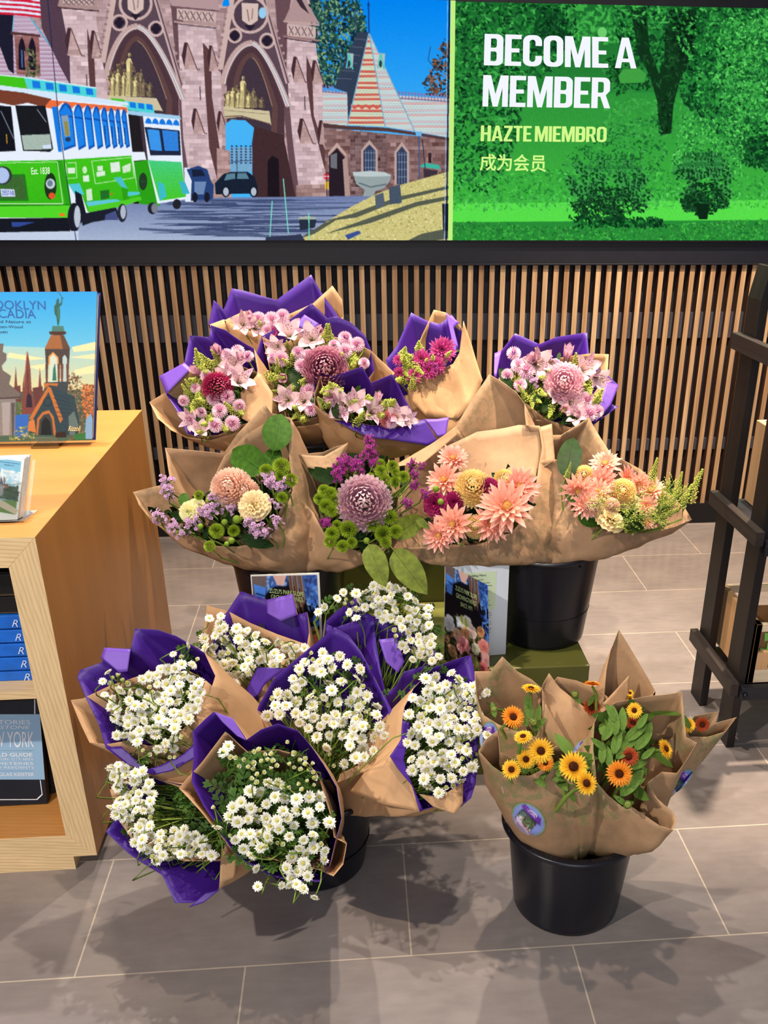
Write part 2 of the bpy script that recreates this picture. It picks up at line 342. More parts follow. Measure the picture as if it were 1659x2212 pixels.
def slat_mat():
    q = NT('slat_cladding', .5, .35)
    tc = q.n('ShaderNodeTexCoord'); sx = q.n('ShaderNodeSeparateXYZ'); q.l(tc.outputs['Object'], sx.inputs[0])
    a = q.n('ShaderNodeMath', operation='SUBTRACT'); q.l(sx.outputs[0], a.inputs[0]); a.inputs[1].default_value = x0 - .01
    d = q.n('ShaderNodeMath', operation='DIVIDE'); q.l(a.outputs[0], d.inputs[0]); d.inputs[1].default_value = p
    fl = q.n('ShaderNodeMath', operation='FLOOR'); q.l(d.outputs[0], fl.inputs[0])
    wn = q.n('ShaderNodeTexWhiteNoise', noise_dimensions='1D'); q.l(fl.outputs[0], wn.inputs['W'])
    base = q.ramp(wn.outputs['Value'], [(0, (166, 130, 94)), (.5, (186, 152, 114)), (1, (202, 172, 134))])
    g = q.noise(q.coord((160, 160, 5)), 1.0, 4); g2 = q.noise(q.coord((60, 60, 2.2)), 1.0, 3)
    c = q.mix(q.ramp(g, [(.42, (150, 150, 150)), (.58, (0, 0, 0))]), base, rgba((128, 88, 54)))
    c = q.mix(1.0, c, q.ramp(g2, [(.3, (205, 200, 195)), (.7, (255, 255, 255))]), 'MULTIPLY')
    q.col(c); q.bump(g, .15, .001); return q.m
tag(s.build('trim_1', [slat_mat(), wood_mat('slat_side_shade', (52, 32, 20), (82, 52, 32), 'Z', .6, 30)]), kind='structure')  # slat sides coloured dark brown, shade of the gaps put into the wood
t = MB(); t.box(-3.2, 3.2, YW - .012, YW + .036, ZS1, ZS1 + .006); t.box(-3.2, 3.2, YW - .004, YW + .036, ZS1 + .006, 1.069)
tag(t.build('trim_2', plain('trim_rail', (20, 21, 30), .45, .4, .1), bevel=.001), kind='structure')
bb = MB(); bb.box(-3.2, 3.2, YW - .002, YW + .036, 0, ZS0); tag(bb.build('baseboard_back', plain('baseboard_black', (20, 18, 20), .5, .3)), kind='structure')
# ------------------------------------------------------------------ picture on the left half of the video wall
def paint_left():
    C = Canvas(0, 0, 985, 530, (150, 120, 122))
    LS, MS, DS, VD = (208, 182, 186), (180, 150, 152), (104, 76, 84), (52, 38, 52)
    SKY = (0, 140, 244)
    C.fill([(660, 0), (985, 0), (985, 400), (660, 400)], (0, 132, 240), 0, (96, 196, 250))
    C.stone([(0, 0), (690, 0), (690, 430), (0, 430)], MS)
    # tree behind
    T_ = [(672, 0), (778, 0), (790, 60), (765, 110), (740, 180), (700, 185), (680, 120)]; C.dabs(T_, 420, [(24, 56, 66), (30, 70, 70), (18, 44, 60)], 3, 8); C.dabs(T_, 520, [(50, 100, 76), (40, 84, 72), (130, 170, 124), (96, 140, 104)], 1.2, 3.4); C.dabs(T_, 60, [(40, 140, 230), (60, 150, 236)], 1.2, 3)
    C.dabs([(960, 84), (975, 90), (975, 215), (925, 205), (913, 180), (930, 150), (945, 110)], 260, [(40, 50, 60), (70, 60, 55), (130, 80, 55), (30, 38, 50), (150, 95, 60)], 1.5, 4)
    C.line([(930, 100), (925, 130), (940, 148)], 1.5, (50, 60, 80))
    # chapel roof left, dormer, flag
    C.scales([(0, 60), (62, 36), (158, 172), (150, 185), (0, 168)], (205, 188, 208), (186, 152, 176), 4.6, 6)
    C.fill([(0, 30), (32, 30), (28, 80), (30, 160), (18, 150), (0, 100)], (30, 30, 48), 4)
    C.line([(62, 34), (110, 100), (158, 172)], 3, (90, 175, 215))
    C.scales([(30, 30), (62, 33), (84, 74), (26, 70)], (205, 185, 205), (190, 160, 185), 4.6, 6); C.line([(30, 30), (27, 68)], 1.8, (110, 190, 225))
    C.fill([(24, 68), (88, 75), (86, 80), (22, 74)], (84, 50, 52)); C.stone([(31, 76), (84, 80), (88, 165), (36, 160)], (150, 100, 98), 9, 40)
    for x in (47, 69):
        C.fill([(x - 7, 150), (x - 7, 100), (x - 4, 88), (x, 80), (x + 5, 90), (x + 8, 104), (x + 8, 152)], (30, 24, 40))
    C.line([(47, 108), (48, 146)], 3, (70, 110, 170)); C.line([(53, 110), (55, 146)], 2, (170, 120, 110))
    C.dabs([(58, 105), (70, 105), (86, 150), (84, 165), (56, 165), (60, 140)], 110, [(60, 75, 50), (100, 110, 75), (40, 50, 40), (130, 130, 95)], 1, 3)
    C.fill([(0, 0), (104, 0), (104, 40), (60, 30), (0, 26)], (225, 232, 250))
    for k in range(4):
        y = -4 + k * 10; C.fill([(0, y), (50, y + 3), (104, y + 10), (104, y + 15), (50, y + 8), (0, y + 5)], (212, 30, 60))
    # pier 1
    C.fill([(86, 0), (132, 0), (152, 110), (155, 190), (128, 140), (90, 60)], (84, 62, 78), 5)
    C.stone([(132, 16), (206, 20), (210, 62), (226, 128), (232, 215), (222, 215), (200, 210), (152, 180), (150, 110)], LS)
    C.fill([(128, 0), (205, 0), (214, 22), (124, 14)], (170, 140, 138)); C.line([(124, 16), (214, 24)], 3, (72, 50, 54)); C.fill([(136, 0), (200, 0), (200, 12), (136, 8)], (200, 176, 172))
    for k in range(6): C.line([(138 + k * 11, 0), (148 + k * 11, 10)], 2, (90, 66, 70)); C.line([(148 + k * 11, 0), (138 + k * 11, 10)], 2, (120, 94, 96))
    # pier 2, pier 3
    C.fill([(368, 0), (396, 0), (394, 150), (404, 260), (424, 430), (396, 430), (386, 200)], DS, 5)
    C.stone([(384, 48), (464, 56), (478, 160), (480, 360), (500, 430), (416, 430), (396, 300), (388, 150)], LS)
    C.fill([(366, 0), (470, 0), (474, 22), (372, 14)], MS, 4); C.line([(368, 14), (474, 24)], 3, DS)
    C.fill([(382, 18), (466, 27), (466, 48), (382, 42)], (206, 180, 176)); C.line([(376, 47), (470, 57)], 4, (180, 150, 146)); C.line([(376, 51), (468, 61)], 2, VD)
    for k in range(6): C.line([(386 + k * 13, 22 + k), (396 + k * 13, 42 + k)], 2.2, (100, 74, 78)); C.line([(396 + k * 13, 23 + k), (386 + k * 13, 41 + k)], 2.2, (140, 112, 112))
    C.fill([(594, 0), (628, 0), (622, 50), (618, 170), (640, 330), (654, 430), (632, 430), (608, 190)], DS, 5)
    C.stone([(620, 84), (682, 92), (686, 128), (697, 180), (702, 262), (716, 290), (740, 430), (648, 430), (632, 300), (620, 170)], LS)
    C.fill([(634, 0), (660, 0), (690, 50), (614, 44)], (176, 146, 146), 5); C.fill([(640, 0), (652, 0), (668, 30), (650, 16)], (60, 44, 56)); C.line([(612, 46), (690, 54)], 4, (190, 160, 156))
    C.fill([(620, 52), (682, 58), (682, 82), (620, 76)], (204, 180, 176)); C.line([(612, 78), (690, 88)], 4, (150, 118, 116)); C.line([(616, 83), (686, 93)], 2, VD)
    for k in range(4): C.line([(624 + k * 14, 56 + k), (634 + k * 14, 76 + k)], 2.2, (110, 82, 86)); C.line([(634 + k * 14, 57 + k), (624 + k * 14, 75 + k)], 2.2, (140, 112, 112))
    for pts in ([(188, 60), (204, 130), (208, 215), (196, 215), (190, 130)], [(438, 92), (456, 112), (458, 210), (476, 330), (494, 430), (480, 430), (452, 320), (443, 190)], [(662, 120), (674, 152), (678, 250), (704, 330), (716, 400), (700, 360), (672, 250), (662, 170)]):
        C.fill(pts, (92, 62, 64), 4)
    def gab(x, y, w, h, sd=1):
        C.fill([(x, y), (x + w * .25, y), (x + w * .05, y + h), (x - w * .2, y + h * .5)], (70, 46, 52)); C.stone([(x + w * .25, y + 3), (x + w, y + h), (x - .02 * w, y + h)], (190, 158, 156), 9, 20)
        C.line([(x + w * .25, y + 2), (x + w, y + h), (x + w * 1.25, y + h + 1)], 2.2, (104, 72, 74))
    for g in ((146, 60, 30, 60), (198, 66, 24, 60), (398, 92, 28, 58), (452, 98, 22, 56), (634, 122, 26, 56), (676, 130, 24, 52), (418, 234, 24, 54), (472, 240, 22, 50), (648, 256, 28, 54), (690, 260, 24, 52)): gab(*g)
    for x, y in ((187, 160), (432, 186), (658, 208)): C.line([(x, y), (x + 1, y + 30)], 2, (60, 40, 50))
    # two portals
    def arch(ax, ay, lx, ly, rx, ry, gl, gr, gold_box, base_y):
        C.fill([gl[0], gr[0], gr[1], (rx, ry), (lx, ly), gl[1]], (92, 72, 84), 6)
        C.line([gl[1], gl[0]], 12, (204, 176, 172)); C.line([(gl[1][0] + 7, gl[1][1]), (gl[0][0] + 7, gl[0][1])], 2, (90, 60, 66))
        for k in range(12):
            f = k / 12; C.ell(gl[0][0] + (gl[1][0] - gl[0][0]) * f - 8, gl[0][1] + (gl[1][1] - gl[0][1]) * f, 3.5, 3, (150, 122, 124)); C.ell(gr[0][0] + (gr[1][0] - gr[0][0]) * f + 9, gr[0][1] + (gr[1][1] - gr[0][1]) * f, 3, 3, (176, 150, 146))
        C.line([gr[0], gr[1]], 10, (180, 150, 152)); C.line([(gr[0][0] + 1, gr[0][1]), (gr[1][0] + 1, gr[1][1])], 2, (60, 42, 58)); C.line([(gr[0][0] - 4, gr[0][1]), (gr[1][0] - 4, gr[1][1])], 1.5, (216, 196, 192))
        def curve(k, n=14):
            L = []
            for i in range(n + 1):
                f = i / n; L.append((lx + k + (ax - lx - k) * f ** 1.35, ly + (ay + k * .9 - ly) * math.sin(f * math.pi / 2) ** .95))
            Rr = []
            for i in range(n + 1):
                f = i / n; Rr.append((ax + (rx - k - ax) * f ** .74, ay + k * .9 + (ry - ay - k * .9) * f ** 1.15))
            return L + Rr
        o = curve(0); C.line(o, 11, (196, 166, 162)); C.line(curve(6), 2, (236, 222, 220))
        m = curve(10); C.fill(m + [(rx - 8, base_y), (lx + 10, base_y)], (78, 54, 62), 4)
        m2 = curve(24); C.fill(m2 + [(rx - 30, base_y), (lx + 22, base_y)], (96, 68, 68), 3)
        m3 = curve(36); C.fill(m3 + [(rx - 46, base_y), (lx + 14, base_y)], (66, 52, 64), 4); C.line(m3[15:], 2, (156, 126, 110))
        C.line(o[15:], 2.5, (200, 225, 240))
    arch(297, 56, 228, 170, 396, 215, ((250, -30), (222, 135)), ((330, -25), (392, 185)), None, 440)
    arch(545, 92, 480, 182, 624, 230, ((503, -15), (476, 150)), ((566, -15), (622, 180)), None, 440)
    for x, y, r in ((258, 49, 16), (337, 62, 15), (507, 77, 14), (577, 88, 15)):
        C.ring(x, y, r, 5, (206, 178, 174))
        for dx, dy in ((-5, 0), (5, 0), (0, -6), (0, 6)): C.ell(x + dx, y + dy, 6, 6, (38, 30, 46))
    for x, y, r in ((293, 8, 34), (540, 32, 38)):
        C.ring(x, y, r, 6, (204, 176, 172)); C.ell(x, y, r - 4, r - 5, (78, 62, 76)); C.fill([(x - 18, y - 26), (x + 18, y - 24), (x + 17, y + 12), (x, y + 24), (x - 17, y + 12)], (214, 190, 182)); C.line([(x - 6, y - 12), (x - 2, y + 14)], 3, (150, 122, 118)); C.line([(x + 6, y - 14), (x + 4, y + 10)], 3, (160, 132, 126))
        C.fill([(x - 12, y + 22), (x + 12, y + 22), (x, y + 36)], (40, 30, 46))
    C.fill([(482, 2), (494, -4), (496, 12), (480, 14)], SKY); C.ell(567, 28, 8, 12, (150, 205, 240))
    def figures(x0, x1, yb, top, seed):
        R = random.Random(seed); w = x1 - x0
        C.dabs([(x0, yb), (x0 + 2, top + 40), (x0 + w * .3, top + 20), (x0 + w * .55, top + 30), (x1, yb - 6), (x1, yb)], 420, [(96, 80, 66), (120, 102, 76), (70, 58, 58), (150, 128, 88)], 1.2, 3.2)
        for k, (fx, fh, fw) in enumerate(((.06, .5, 7), (.17, .62, 7), (.30, .55, 6), (.42, 1.0, 9), (.56, .42, 7), (.68, .62, 6), (.74, .36, 7), (.88, .3, 7))):
            x = x0 + w * fx + 4; h = (yb - top) * fh; c = np.array((222, 204, 146) if fx < .6 else (140, 122, 98), float); d = c * .55; l = np.minimum(c * 1.12, 255)
            C.fill([(x - fw * .9, yb), (x - fw * .6, yb - h * .5), (x - fw * .75, yb - h * .78), (x - fw * .3, yb - h * .86), (x + fw * .4, yb - h * .85), (x + fw * .8, yb - h * .74), (x + fw * .6, yb - h * .45), (x + fw, yb)], c, 12)
            C.fill([(x + fw * .2, yb - h * .8), (x + fw * .8, yb - h * .72), (x + fw * .6, yb - h * .42), (x + fw, yb), (x + fw * .3, yb)], d, 8); C.fill([(x - fw * .5, yb - h * .75), (x, yb - h * .6), (x - fw * .3, yb - h * .2), (x - fw * .6, yb - h * .3)], l, 6)
            C.ell(x + .5, yb - h * .93, fw * .36, fw * .5, c * .92, 6); C.ell(x + 1.5, yb - h * .92, fw * .2, fw * .4, d)
            for q in range(3): C.line([(x - fw * .4 + q * 3, yb - h * .55), (x - fw * .5 + q * 3.4, yb - 2)], 1.1, d)
    figures(234, 332, 208, 112, 2); figures(484, 572, 232, 164, 4)
    C.fill([(232, 206), (338, 212), (352, 240), (232, 226)], (206, 192, 160), 8)
    C.fill([(482, 230), (582, 240), (586, 270), (560, 262), (520, 252), (486, 256)], (206, 194, 158), 8); C.line([(486, 252), (520, 250), (584, 268)], 2, (90, 66, 66)); C.line([(484, 238), (582, 247)], 1.5, (150, 136, 110))
    # passage
    C.fill([(489, 430), (487, 268), (500, 258), (530, 260), (549, 276), (544, 310), (546, 430)], (70, 180, 246)); C.fill([(497, 318), (545, 318), (545, 372), (500, 372)], (120, 170, 205), 12)
    for k in range(5):
        for j in range(7): C.ell(501 + k * 10, 316 + j * 6, 2.6, 2, (40, 70, 120))
    C.line([(500, 350), (546, 346)], 2, (70, 90, 120)); C.line([(512, 330), (512, 372)], 2, (70, 90, 120))
    C.fill([(549, 272), (612, 292), (640, 432), (545, 432), (546, 320)], (66, 44, 48), 4); C.fill([(578, 425), (578, 348), (588, 336), (602, 344), (604, 425)], (30, 22, 30))
    C.stone([(468, 320), (497, 326), (500, 425), (470, 425)], (176, 142, 140))
    C.stone([(640, 400), (712, 398), (730, 432), (640, 432)], (164, 132, 128)); C.stone([(410, 380), (480, 388), (505, 432), (410, 432)], (176, 144, 140))
    # lodge
    pas = [(196, 214, 214), (206, 190, 196), (188, 214, 216), (214, 176, 176), (200, 216, 214)]
    C.scales([(697, 196), (757, 200), (752, 272), (697, 268)], 0, 0, 5, 7, pas); C.scales([(858, 206), (985, 214), (985, 300), (896, 284)], 0, 0, 5, 7, pas)
    for x0, x1, y in ((697, 752, 186), (862, 975, 200)):
        for k in range(int((x1 - x0) / 7)): C.line([(x0 + k * 7, y + k * .5), (x0 + k * 7, y + 14 + k * .5)], 2, (150, 120, 160)); C.ell(x0 + k * 7, y + k * .5, 2, 3, (140, 110, 150))
        C.line([(x0, y + 12), (x1, y + 12 + (x1 - x0) * .07)], 2, (120, 90, 130))
    C.fill([(772, 70), (796, 70), (752, 274), (750, 200), (722, 190), (745, 130)], (50, 62, 84), 6)
    for k in range(6): C.line([(768 - k * 8, 84 + k * 17), (790 - k * 6, 86 + k * 17)], 2, (84, 92, 112))
    C.scales([(797, 72), (832, 274), (750, 270)], 0, 0, 5, 7, [(206, 216, 190), (206, 100, 88), (222, 206, 180), (206, 100, 88), (204, 214, 190)])
    for k in range(9): C.line([(758 + k * 8, 226 + (k % 2) * 9), (766 + k * 8, 226 + ((k + 1) % 2) * 9)], 4, (208, 92, 80))
    C.scales([(798, 74), (834, 150), (897, 284), (832, 274)], 0, 0, 5, 7, pas)
    for pts in ([(797, 70), (750, 272)], [(797, 70), (832, 274)], [(799, 74), (896, 284)]): C.line(pts, 2.2, (120, 170, 200))
    C.line([(796, 6), (797, 72)], 3, (30, 60, 130)); C.fill([(796, 0), (793, 12), (799, 12)], (30, 60, 130)); C.line([(768, 14), (769, 70)], 2, (60, 80, 110))
    for x, y in ((752, 114), (820, 114)):
        C.fill([(x - 2, y), (x + 12, y + 2), (x + 10, y + 30), (x, y + 34)], (170, 190, 190)); C.line([(x - 4, y + 34), (x + 2, y + 2), (x + 10, y + 36)], 3, (80, 200, 190)); C.ell(x + 2, y + 24, 3, 8, (40, 60, 70))
    C.stone([(700, 276), (985, 302), (985, 432), (705, 432)], (136, 104, 102), 8, 13, 16, -14)
    C.stone([(756, 284), (836, 290), (836, 420), (758, 428)], (112, 86, 86), 8, 12, 16, 22)
    C.fill([(697, 266), (752, 272), (835, 276), (898, 286), (985, 300), (985, 306), (896, 292), (835, 284), (752, 280), (700, 276)], (84, 58, 60))
    for x, y0, y1, wd in ((798, 312, 378, 13), (868, 316, 398, 11)):
        C.fill([(x - wd - 5, y1), (x - wd - 5, y0 + 12), (x, y0 - 10), (x + wd + 5, y0 + 12), (x + wd + 5, y1)], (188, 160, 154)); C.fill([(x - wd, y1), (x - wd, y0 + 14), (x, y0), (x + wd, y0 + 14), (x + wd, y1)], (52, 62, 92))
        for k in range(4): C.line([(x - wd + 5 + k * 6, y0 + 12), (x - wd + 5 + k * 6, y1)], 1, (150, 170, 190)); C.line([(x - wd + 2, y0 + 18 + k * 16), (x + wd, y0 + 18 + k * 16)], 1, (150, 170, 190))
    C.fill([(709, 330), (728, 308), (748, 332), (748, 340), (728, 318), (709, 338)], (196, 166, 158)); C.fill([(711, 425), (711, 336), (728, 320), (744, 340), (752, 425)], (40, 30, 40)); C.fill([(740, 345), (750, 338), (757, 425), (745, 425)], (176, 146, 140)); C.fill([(714, 335), (728, 330), (728, 365), (714, 362)], (110, 110, 120))
    C.line([(905, 288), (906, 400)], 3, (70, 90, 130)); C.fill([(897, 284), (912, 284), (910, 294), (899, 294)], (110, 180, 230)); C.fill([(905, 360), (918, 352), (948, 356), (952, 366)], (60, 180, 160)); C.fill([(915, 366), (946, 368), (944, 380), (916, 384)], (60, 50, 60)); C.line([(912, 300), (920, 380)], 2, (50, 50, 70))
    C.fill([(925, 330), (932, 330), (932, 352), (925, 352)], (60, 36, 42))
    # road and hill
    C.fill([(0, 440), (420, 428), (985, 420), (985, 530), (0, 530)], (108, 124, 168), 9, (176, 188, 214))
    R = random.Random(11)
    for k in range(46):
        y = 430 + k * 1.75; x = R.uniform(330, 560); C.fill([(x, y), (x + R.uniform(80, 300), y + R.uniform(-3, 3)), (x + R.uniform(60, 240), y + 2.5), (x - 20, y + 2)], (66, 78, 116), 6)
    C.fill([(300, 492), (480, 500), (640, 512), (640, 516), (470, 508), (300, 497)], (84, 96, 130))
    hill = [(642, 522), (700, 482), (760, 446), (815, 418), (870, 398), (985, 366), (985, 530), (640, 530)]
    C.fill(hill, (206, 196, 128), 22); C.dabs(hill, 900, [(226, 216, 150), (180, 172, 100), (236, 226, 170), (150, 150, 84)], .8, 2.2)
    for pts in ([(690, 480), (760, 462), (860, 425), (985, 398), (985, 404), (860, 434), (770, 470)], [(700, 506), (800, 470), (900, 436), (985, 420), (985, 428), (900, 446), (800, 482)], [(645, 516), (700, 482), (735, 470), (680, 505)], [(860, 530), (910, 505), (985, 490), (985, 512), (940, 520)]): C.fill(pts, (86, 92, 78), 10)
    C.fill([(955, 440), (975, 440), (975, 500), (957, 498)], (32, 38, 46)); C.fill([(745, 508), (775, 498), (780, 504), (752, 518)], (60, 80, 150))
    C.fill([(762, 374), (845, 376), (842, 392), (830, 406), (812, 412), (806, 424), (784, 424), (788, 410), (770, 398)], (150, 164, 166), 6); C.fill([(762, 372), (800, 369), (832, 372), (846, 380), (800, 382), (764, 380)], (190, 202, 204)); C.line([(775, 395), (800, 404), (835, 398)], 3, (96, 108, 116))
    C.fill([(840, 406), (864, 398), (868, 438), (842, 442)], (70, 84, 104), 8); C.fill([(810, 422), (828, 416), (832, 446), (812, 450)], (84, 96, 112), 8); C.ell(664, 472, 20, 5, (170, 180, 170)); C.fill([(646, 474), (684, 474), (680, 492), (648, 498)], (40, 48, 66))
    C.ell(705, 381, 6, 7, (216, 40, 60)); C.line([(699, 381), (711, 381)], 2, (240, 220, 225)); C.fill([(702, 392), (710, 392), (710, 408), (702, 408)], (240, 190, 40)); C.line([(706, 372), (706, 425)], 1.5, (60, 60, 70))
    for pts in ([(588, 434), (583, 512)], [(612, 386), (623, 505)], [(667, 460), (668, 520)]): C.line(pts, 2.2, (120, 226, 200))
    C.fill([(575, 512), (650, 506), (660, 522), (572, 522)], (50, 56, 80))
    # cars
    C.fill([(398, 362), (412, 362), (422, 392), (420, 436), (400, 436)], (228, 234, 248)); C.fill([(403, 366), (428, 358), (448, 366), (456, 392), (462, 400), (460, 430), (412, 434), (414, 390)], (40, 66, 120), 6); C.fill([(414, 366), (436, 366), (444, 380), (416, 382)], (26, 34, 60)); C.fill([(420, 392), (446, 392), (440, 420), (420, 420)], (110, 136, 180)); C.ell(421, 426, 6, 11, (26, 28, 40)); C.ell(447, 426, 6, 11, (26, 28, 40))
    C.fill([(464, 396), (482, 376), (500, 371), (535, 371), (550, 382), (556, 400), (556, 418), (466, 420)], (24, 34, 52), 3); C.fill([(490, 376), (508, 374), (508, 386), (484, 390)], (90, 130, 150)); C.fill([(513, 374), (532, 374), (538, 386), (512, 386)], (90, 130, 150))
    for x in (488, 548): C.ell(x, 414, 9, 12, (20, 24, 34)); C.ell(x, 414, 6, 9, (180, 190, 205))
    # second trolley bus
    G, GD, TQ, WH, BL_, OR = (66, 196, 28), (44, 160, 24), (78, 214, 214), (232, 240, 254), (24, 122, 226), (238, 112, 60)
    C.fill([(272, 245), (300, 240), (310, 330), (322, 440), (288, 440)], (34, 30, 34)); C.fill([(285, 350), (322, 345), (345, 445), (300, 440)], GD, 5); C.fill([(276, 328), (312, 328), (316, 345), (284, 348)], WH); C.ell(309, 392, 9, 19, (36, 60, 40)); C.ell(309, 392, 9, 3, (40, 70, 46))
    C.fill([(308, 245), (388, 255), (400, 420), (404, 430), (340, 440), (320, 350)], WH); C.fill([(320, 346), (392, 350), (402, 425), (345, 434)], (70, 205, 130), 10, (70, 200, 40)); C.fill([(312, 274), (388, 282), (391, 336), (325, 336)], (34, 40, 66)); C.fill([(318, 279), (344, 281), (350, 326), (325, 324)], (60, 150, 235), 8); C.fill([(350, 281), (384, 284), (386, 326), (356, 326)], (50, 130, 220), 8)
    for k in range(5): C.fill([(313 + k * 15, 266 + k), (316 + k * 15, 257 + k), (321 + k * 15, 254 + k), (326 + k * 15, 259 + k), (328 + k * 15, 268 + k)], BL_)
    C.fill([(240, 214), (330, 226), (334, 245), (260, 236)], TQ); C.fill([(240, 212), (268, 215), (272, 232), (240, 228)], G)
    for k in range(3): C.fill([(280 + k * 18, 220 + k * 2), (293 + k * 18, 222 + k * 2), (294 + k * 18, 234 + k * 2), (281 + k * 18, 232 + k * 2)], BL_)
    C.fill([(270, 238), (388, 250), (391, 258), (300, 250), (272, 246)], (160, 206, 236)); C.fill([(340, 392), (355, 398), (360, 425), (345, 434)], (60, 190, 200)); C.fill([(386, 390), (400, 394), (410, 418), (395, 420)], (60, 180, 200))
    C.ell(330, 450, 11, 13, (34, 36, 46)); C.ell(334, 450, 7, 11, (120, 128, 140)); C.ell(382, 441, 9, 11, (34, 36, 46))
    # first trolley bus
    C.fill([(0, 195), (150, 200), (275, 230), (285, 320), (300, 430), (160, 480), (155, 500), (0, 500)], WH)
    C.fill([(0, 163), (52, 168), (58, 190), (0, 192)], G); C.fill([(52, 168), (208, 190), (208, 212), (60, 192)], TQ)
    for k in range(5): C.fill([(69 + k * 29, 174 + k * 4), (86 + k * 28.5, 176 + k * 4), (88 + k * 28.5, 191 + k * 3.6), (71 + k * 29, 190 + k * 3.6)], BL_)
    C.line([(0, 162), (52, 167), (208, 190)], 2.5, (220, 240, 250)); C.fill([(0, 184), (60, 192), (200, 210), (276, 221), (278, 228), (110, 214), (0, 194)], (212, 232, 250))
    C.fill([(0, 194), (50, 200), (112, 214), (96, 232), (60, 222), (30, 228), (0, 222)], (120, 62, 46), 5); C.fill([(96, 232), (108, 216), (275, 232), (275, 245), (262, 236), (255, 243), (240, 235), (233, 242), (222, 233), (214, 241), (204, 231), (194, 240), (186, 229), (174, 238), (164, 226), (150, 240), (136, 221), (118, 236)], OR)
    C.fill([(0, 228), (24, 230), (34, 326), (0, 328)], (22, 22, 30)); C.fill([(33, 228), (98, 228), (115, 322), (108, 328), (50, 326)], (26, 28, 34)); C.fill([(46, 292), (108, 290), (112, 322), (52, 324)], (168, 186, 176), 10); C.fill([(92, 314), (110, 312), (111, 320), (93, 321)], (210, 225, 250)); C.line([(2, 240), (30, 300)], 2, (120, 130, 150)); C.line([(80, 236), (100, 264)], 2, (130, 140, 150)); C.line([(14, 290), (15, 310)], 2, (210, 160, 50))
    C.fill([(112, 230), (124, 230), (134, 328), (126, 328)], BL_)
    xs = [126, 158, 180, 199, 217, 233, 248, 261, 275]
    for a, b_ in zip(xs[:-1], xs[1:]):
        w = b_ - a; d = (a - 126) * .10; C.fill([(a + 1, 240 + d), (a + w * .25, 226 + d), (a + w * .5, 221 + d), (a + w * .8, 228 + d), (b_ - 1, 242 + d), (b_ + 6, 316), (a + 12, 326 - d * .4)], (18, 84, 178)); C.fill([(a + 3, 252 + d), (b_ - 3, 254 + d), (b_ + 3, 312), (a + 12, 320 - d * .4)], (30, 132, 234), 8); C.fill([(a + 3, 242 + d), (a + w * .5, 226 + d), (b_ - 3, 244 + d), (b_ - 2, 250 + d), (a + 3, 248 + d)], (28, 128, 232))
        if a > 210: C.line([(a + w * .55, 262 + d), (a + w * .7, 312)], 2, (20, 40, 110))
    C.fill([(132, 250), (147, 249), (152, 293), (140, 296)], (140, 160, 180)); C.fill([(138, 262), (146, 262), (150, 292), (142, 294)], (150, 140, 70)); C.ell(147, 301, 6, 5, (40, 60, 90))
    C.fill([(0, 348), (120, 346), (150, 344), (284, 336), (300, 428), (264, 444), (190, 458), (172, 408), (160, 398), (148, 398), (158, 470), (0, 470)], G, 8, (54, 180, 24)); C.fill([(120, 346), (134, 345), (160, 468), (148, 470)], GD, 5)
    C.line([(0, 352), (124, 350), (136, 440), (0, 440)], 1.6, (200, 240, 190)); C.fill([(0, 446), (154, 444), (162, 470), (0, 470)], (84, 214, 40)); C.line([(0, 444), (150, 442)], 2, (30, 110, 20))
    C.fill([(0, 378), (54, 376), (62, 434), (0, 434)], (40, 120, 34)); C.fill([(4, 384), (50, 382), (57, 429), (0, 428)], (62, 104, 50), 14); C.ell(6, 379, 20, 20, (50, 60, 60)); C.ell(4, 379, 16, 17, (176, 196, 236)); C.fill([(1, 408), (31, 409), (33, 425), (3, 425)], (206, 218, 246))
    C.ell(109, 402, 13, 29, (30, 52, 30)); C.ell(109, 397, 10, 11, (196, 210, 222)); C.ell(108, 396, 6, 7, (110, 130, 150)); C.ell(112, 423, 7, 7, (232, 84, 44)); C.fill([(128, 461), (140, 461), (140, 467), (129, 467)], (240, 120, 40))
    C.line([(146, 352), (164, 351), (166, 384), (144, 386), (142, 352)], 1.6, (190, 236, 180)); C.fill([(146, 363), (162, 362), (162, 374), (147, 375)], (222, 240, 220), 14); C.fill([(179, 380), (192, 378), (193, 392), (180, 393)], (220, 240, 220), 18); C.ell(183, 367, 5, 8, (200, 236, 190), 20)
    C.line([(198, 348), (284, 340), (290, 384), (206, 397), (198, 348)], 1.6, (190, 236, 180)); C.fill([(210, 359), (222, 358), (222, 369), (211, 370)], (216, 238, 214), 16); C.fill([(208, 372), (227, 369), (227, 379), (209, 382)], (216, 238, 214), 16); C.fill([(238, 352), (258, 349), (260, 370), (240, 373)], (226, 242, 226), 26); C.fill([(264, 360), (282, 352), (282, 370), (266, 374)], (210, 236, 206), 26)
    C.fill([(186, 410), (198, 407), (200, 432), (188, 434)], (210, 234, 206), 20); C.fill([(216, 412), (236, 410), (236, 428), (218, 432)], (34, 110, 40)); C.fill([(186, 436), (250, 430), (262, 434), (190, 446)], (96, 200, 220)); C.fill([(245, 384), (262, 382), (276, 408), (262, 404)], (76, 190, 200)); C.fill([(262, 404), (276, 408), (280, 430), (266, 434)], GD); C.fill([(276, 414), (302, 414), (302, 420), (276, 424)], (84, 200, 210)); C.fill([(190, 446), (262, 434), (304, 424), (306, 432), (264, 446), (192, 459)], (80, 204, 40)); C.ell(241, 419, 2.5, 2.5, (220, 90, 40))
    C.fill([(148, 398), (172, 396), (182, 420), (164, 425)], (84, 200, 214)); C.fill([(162, 412), (176, 420), (188, 470), (166, 490)], (26, 28, 40))
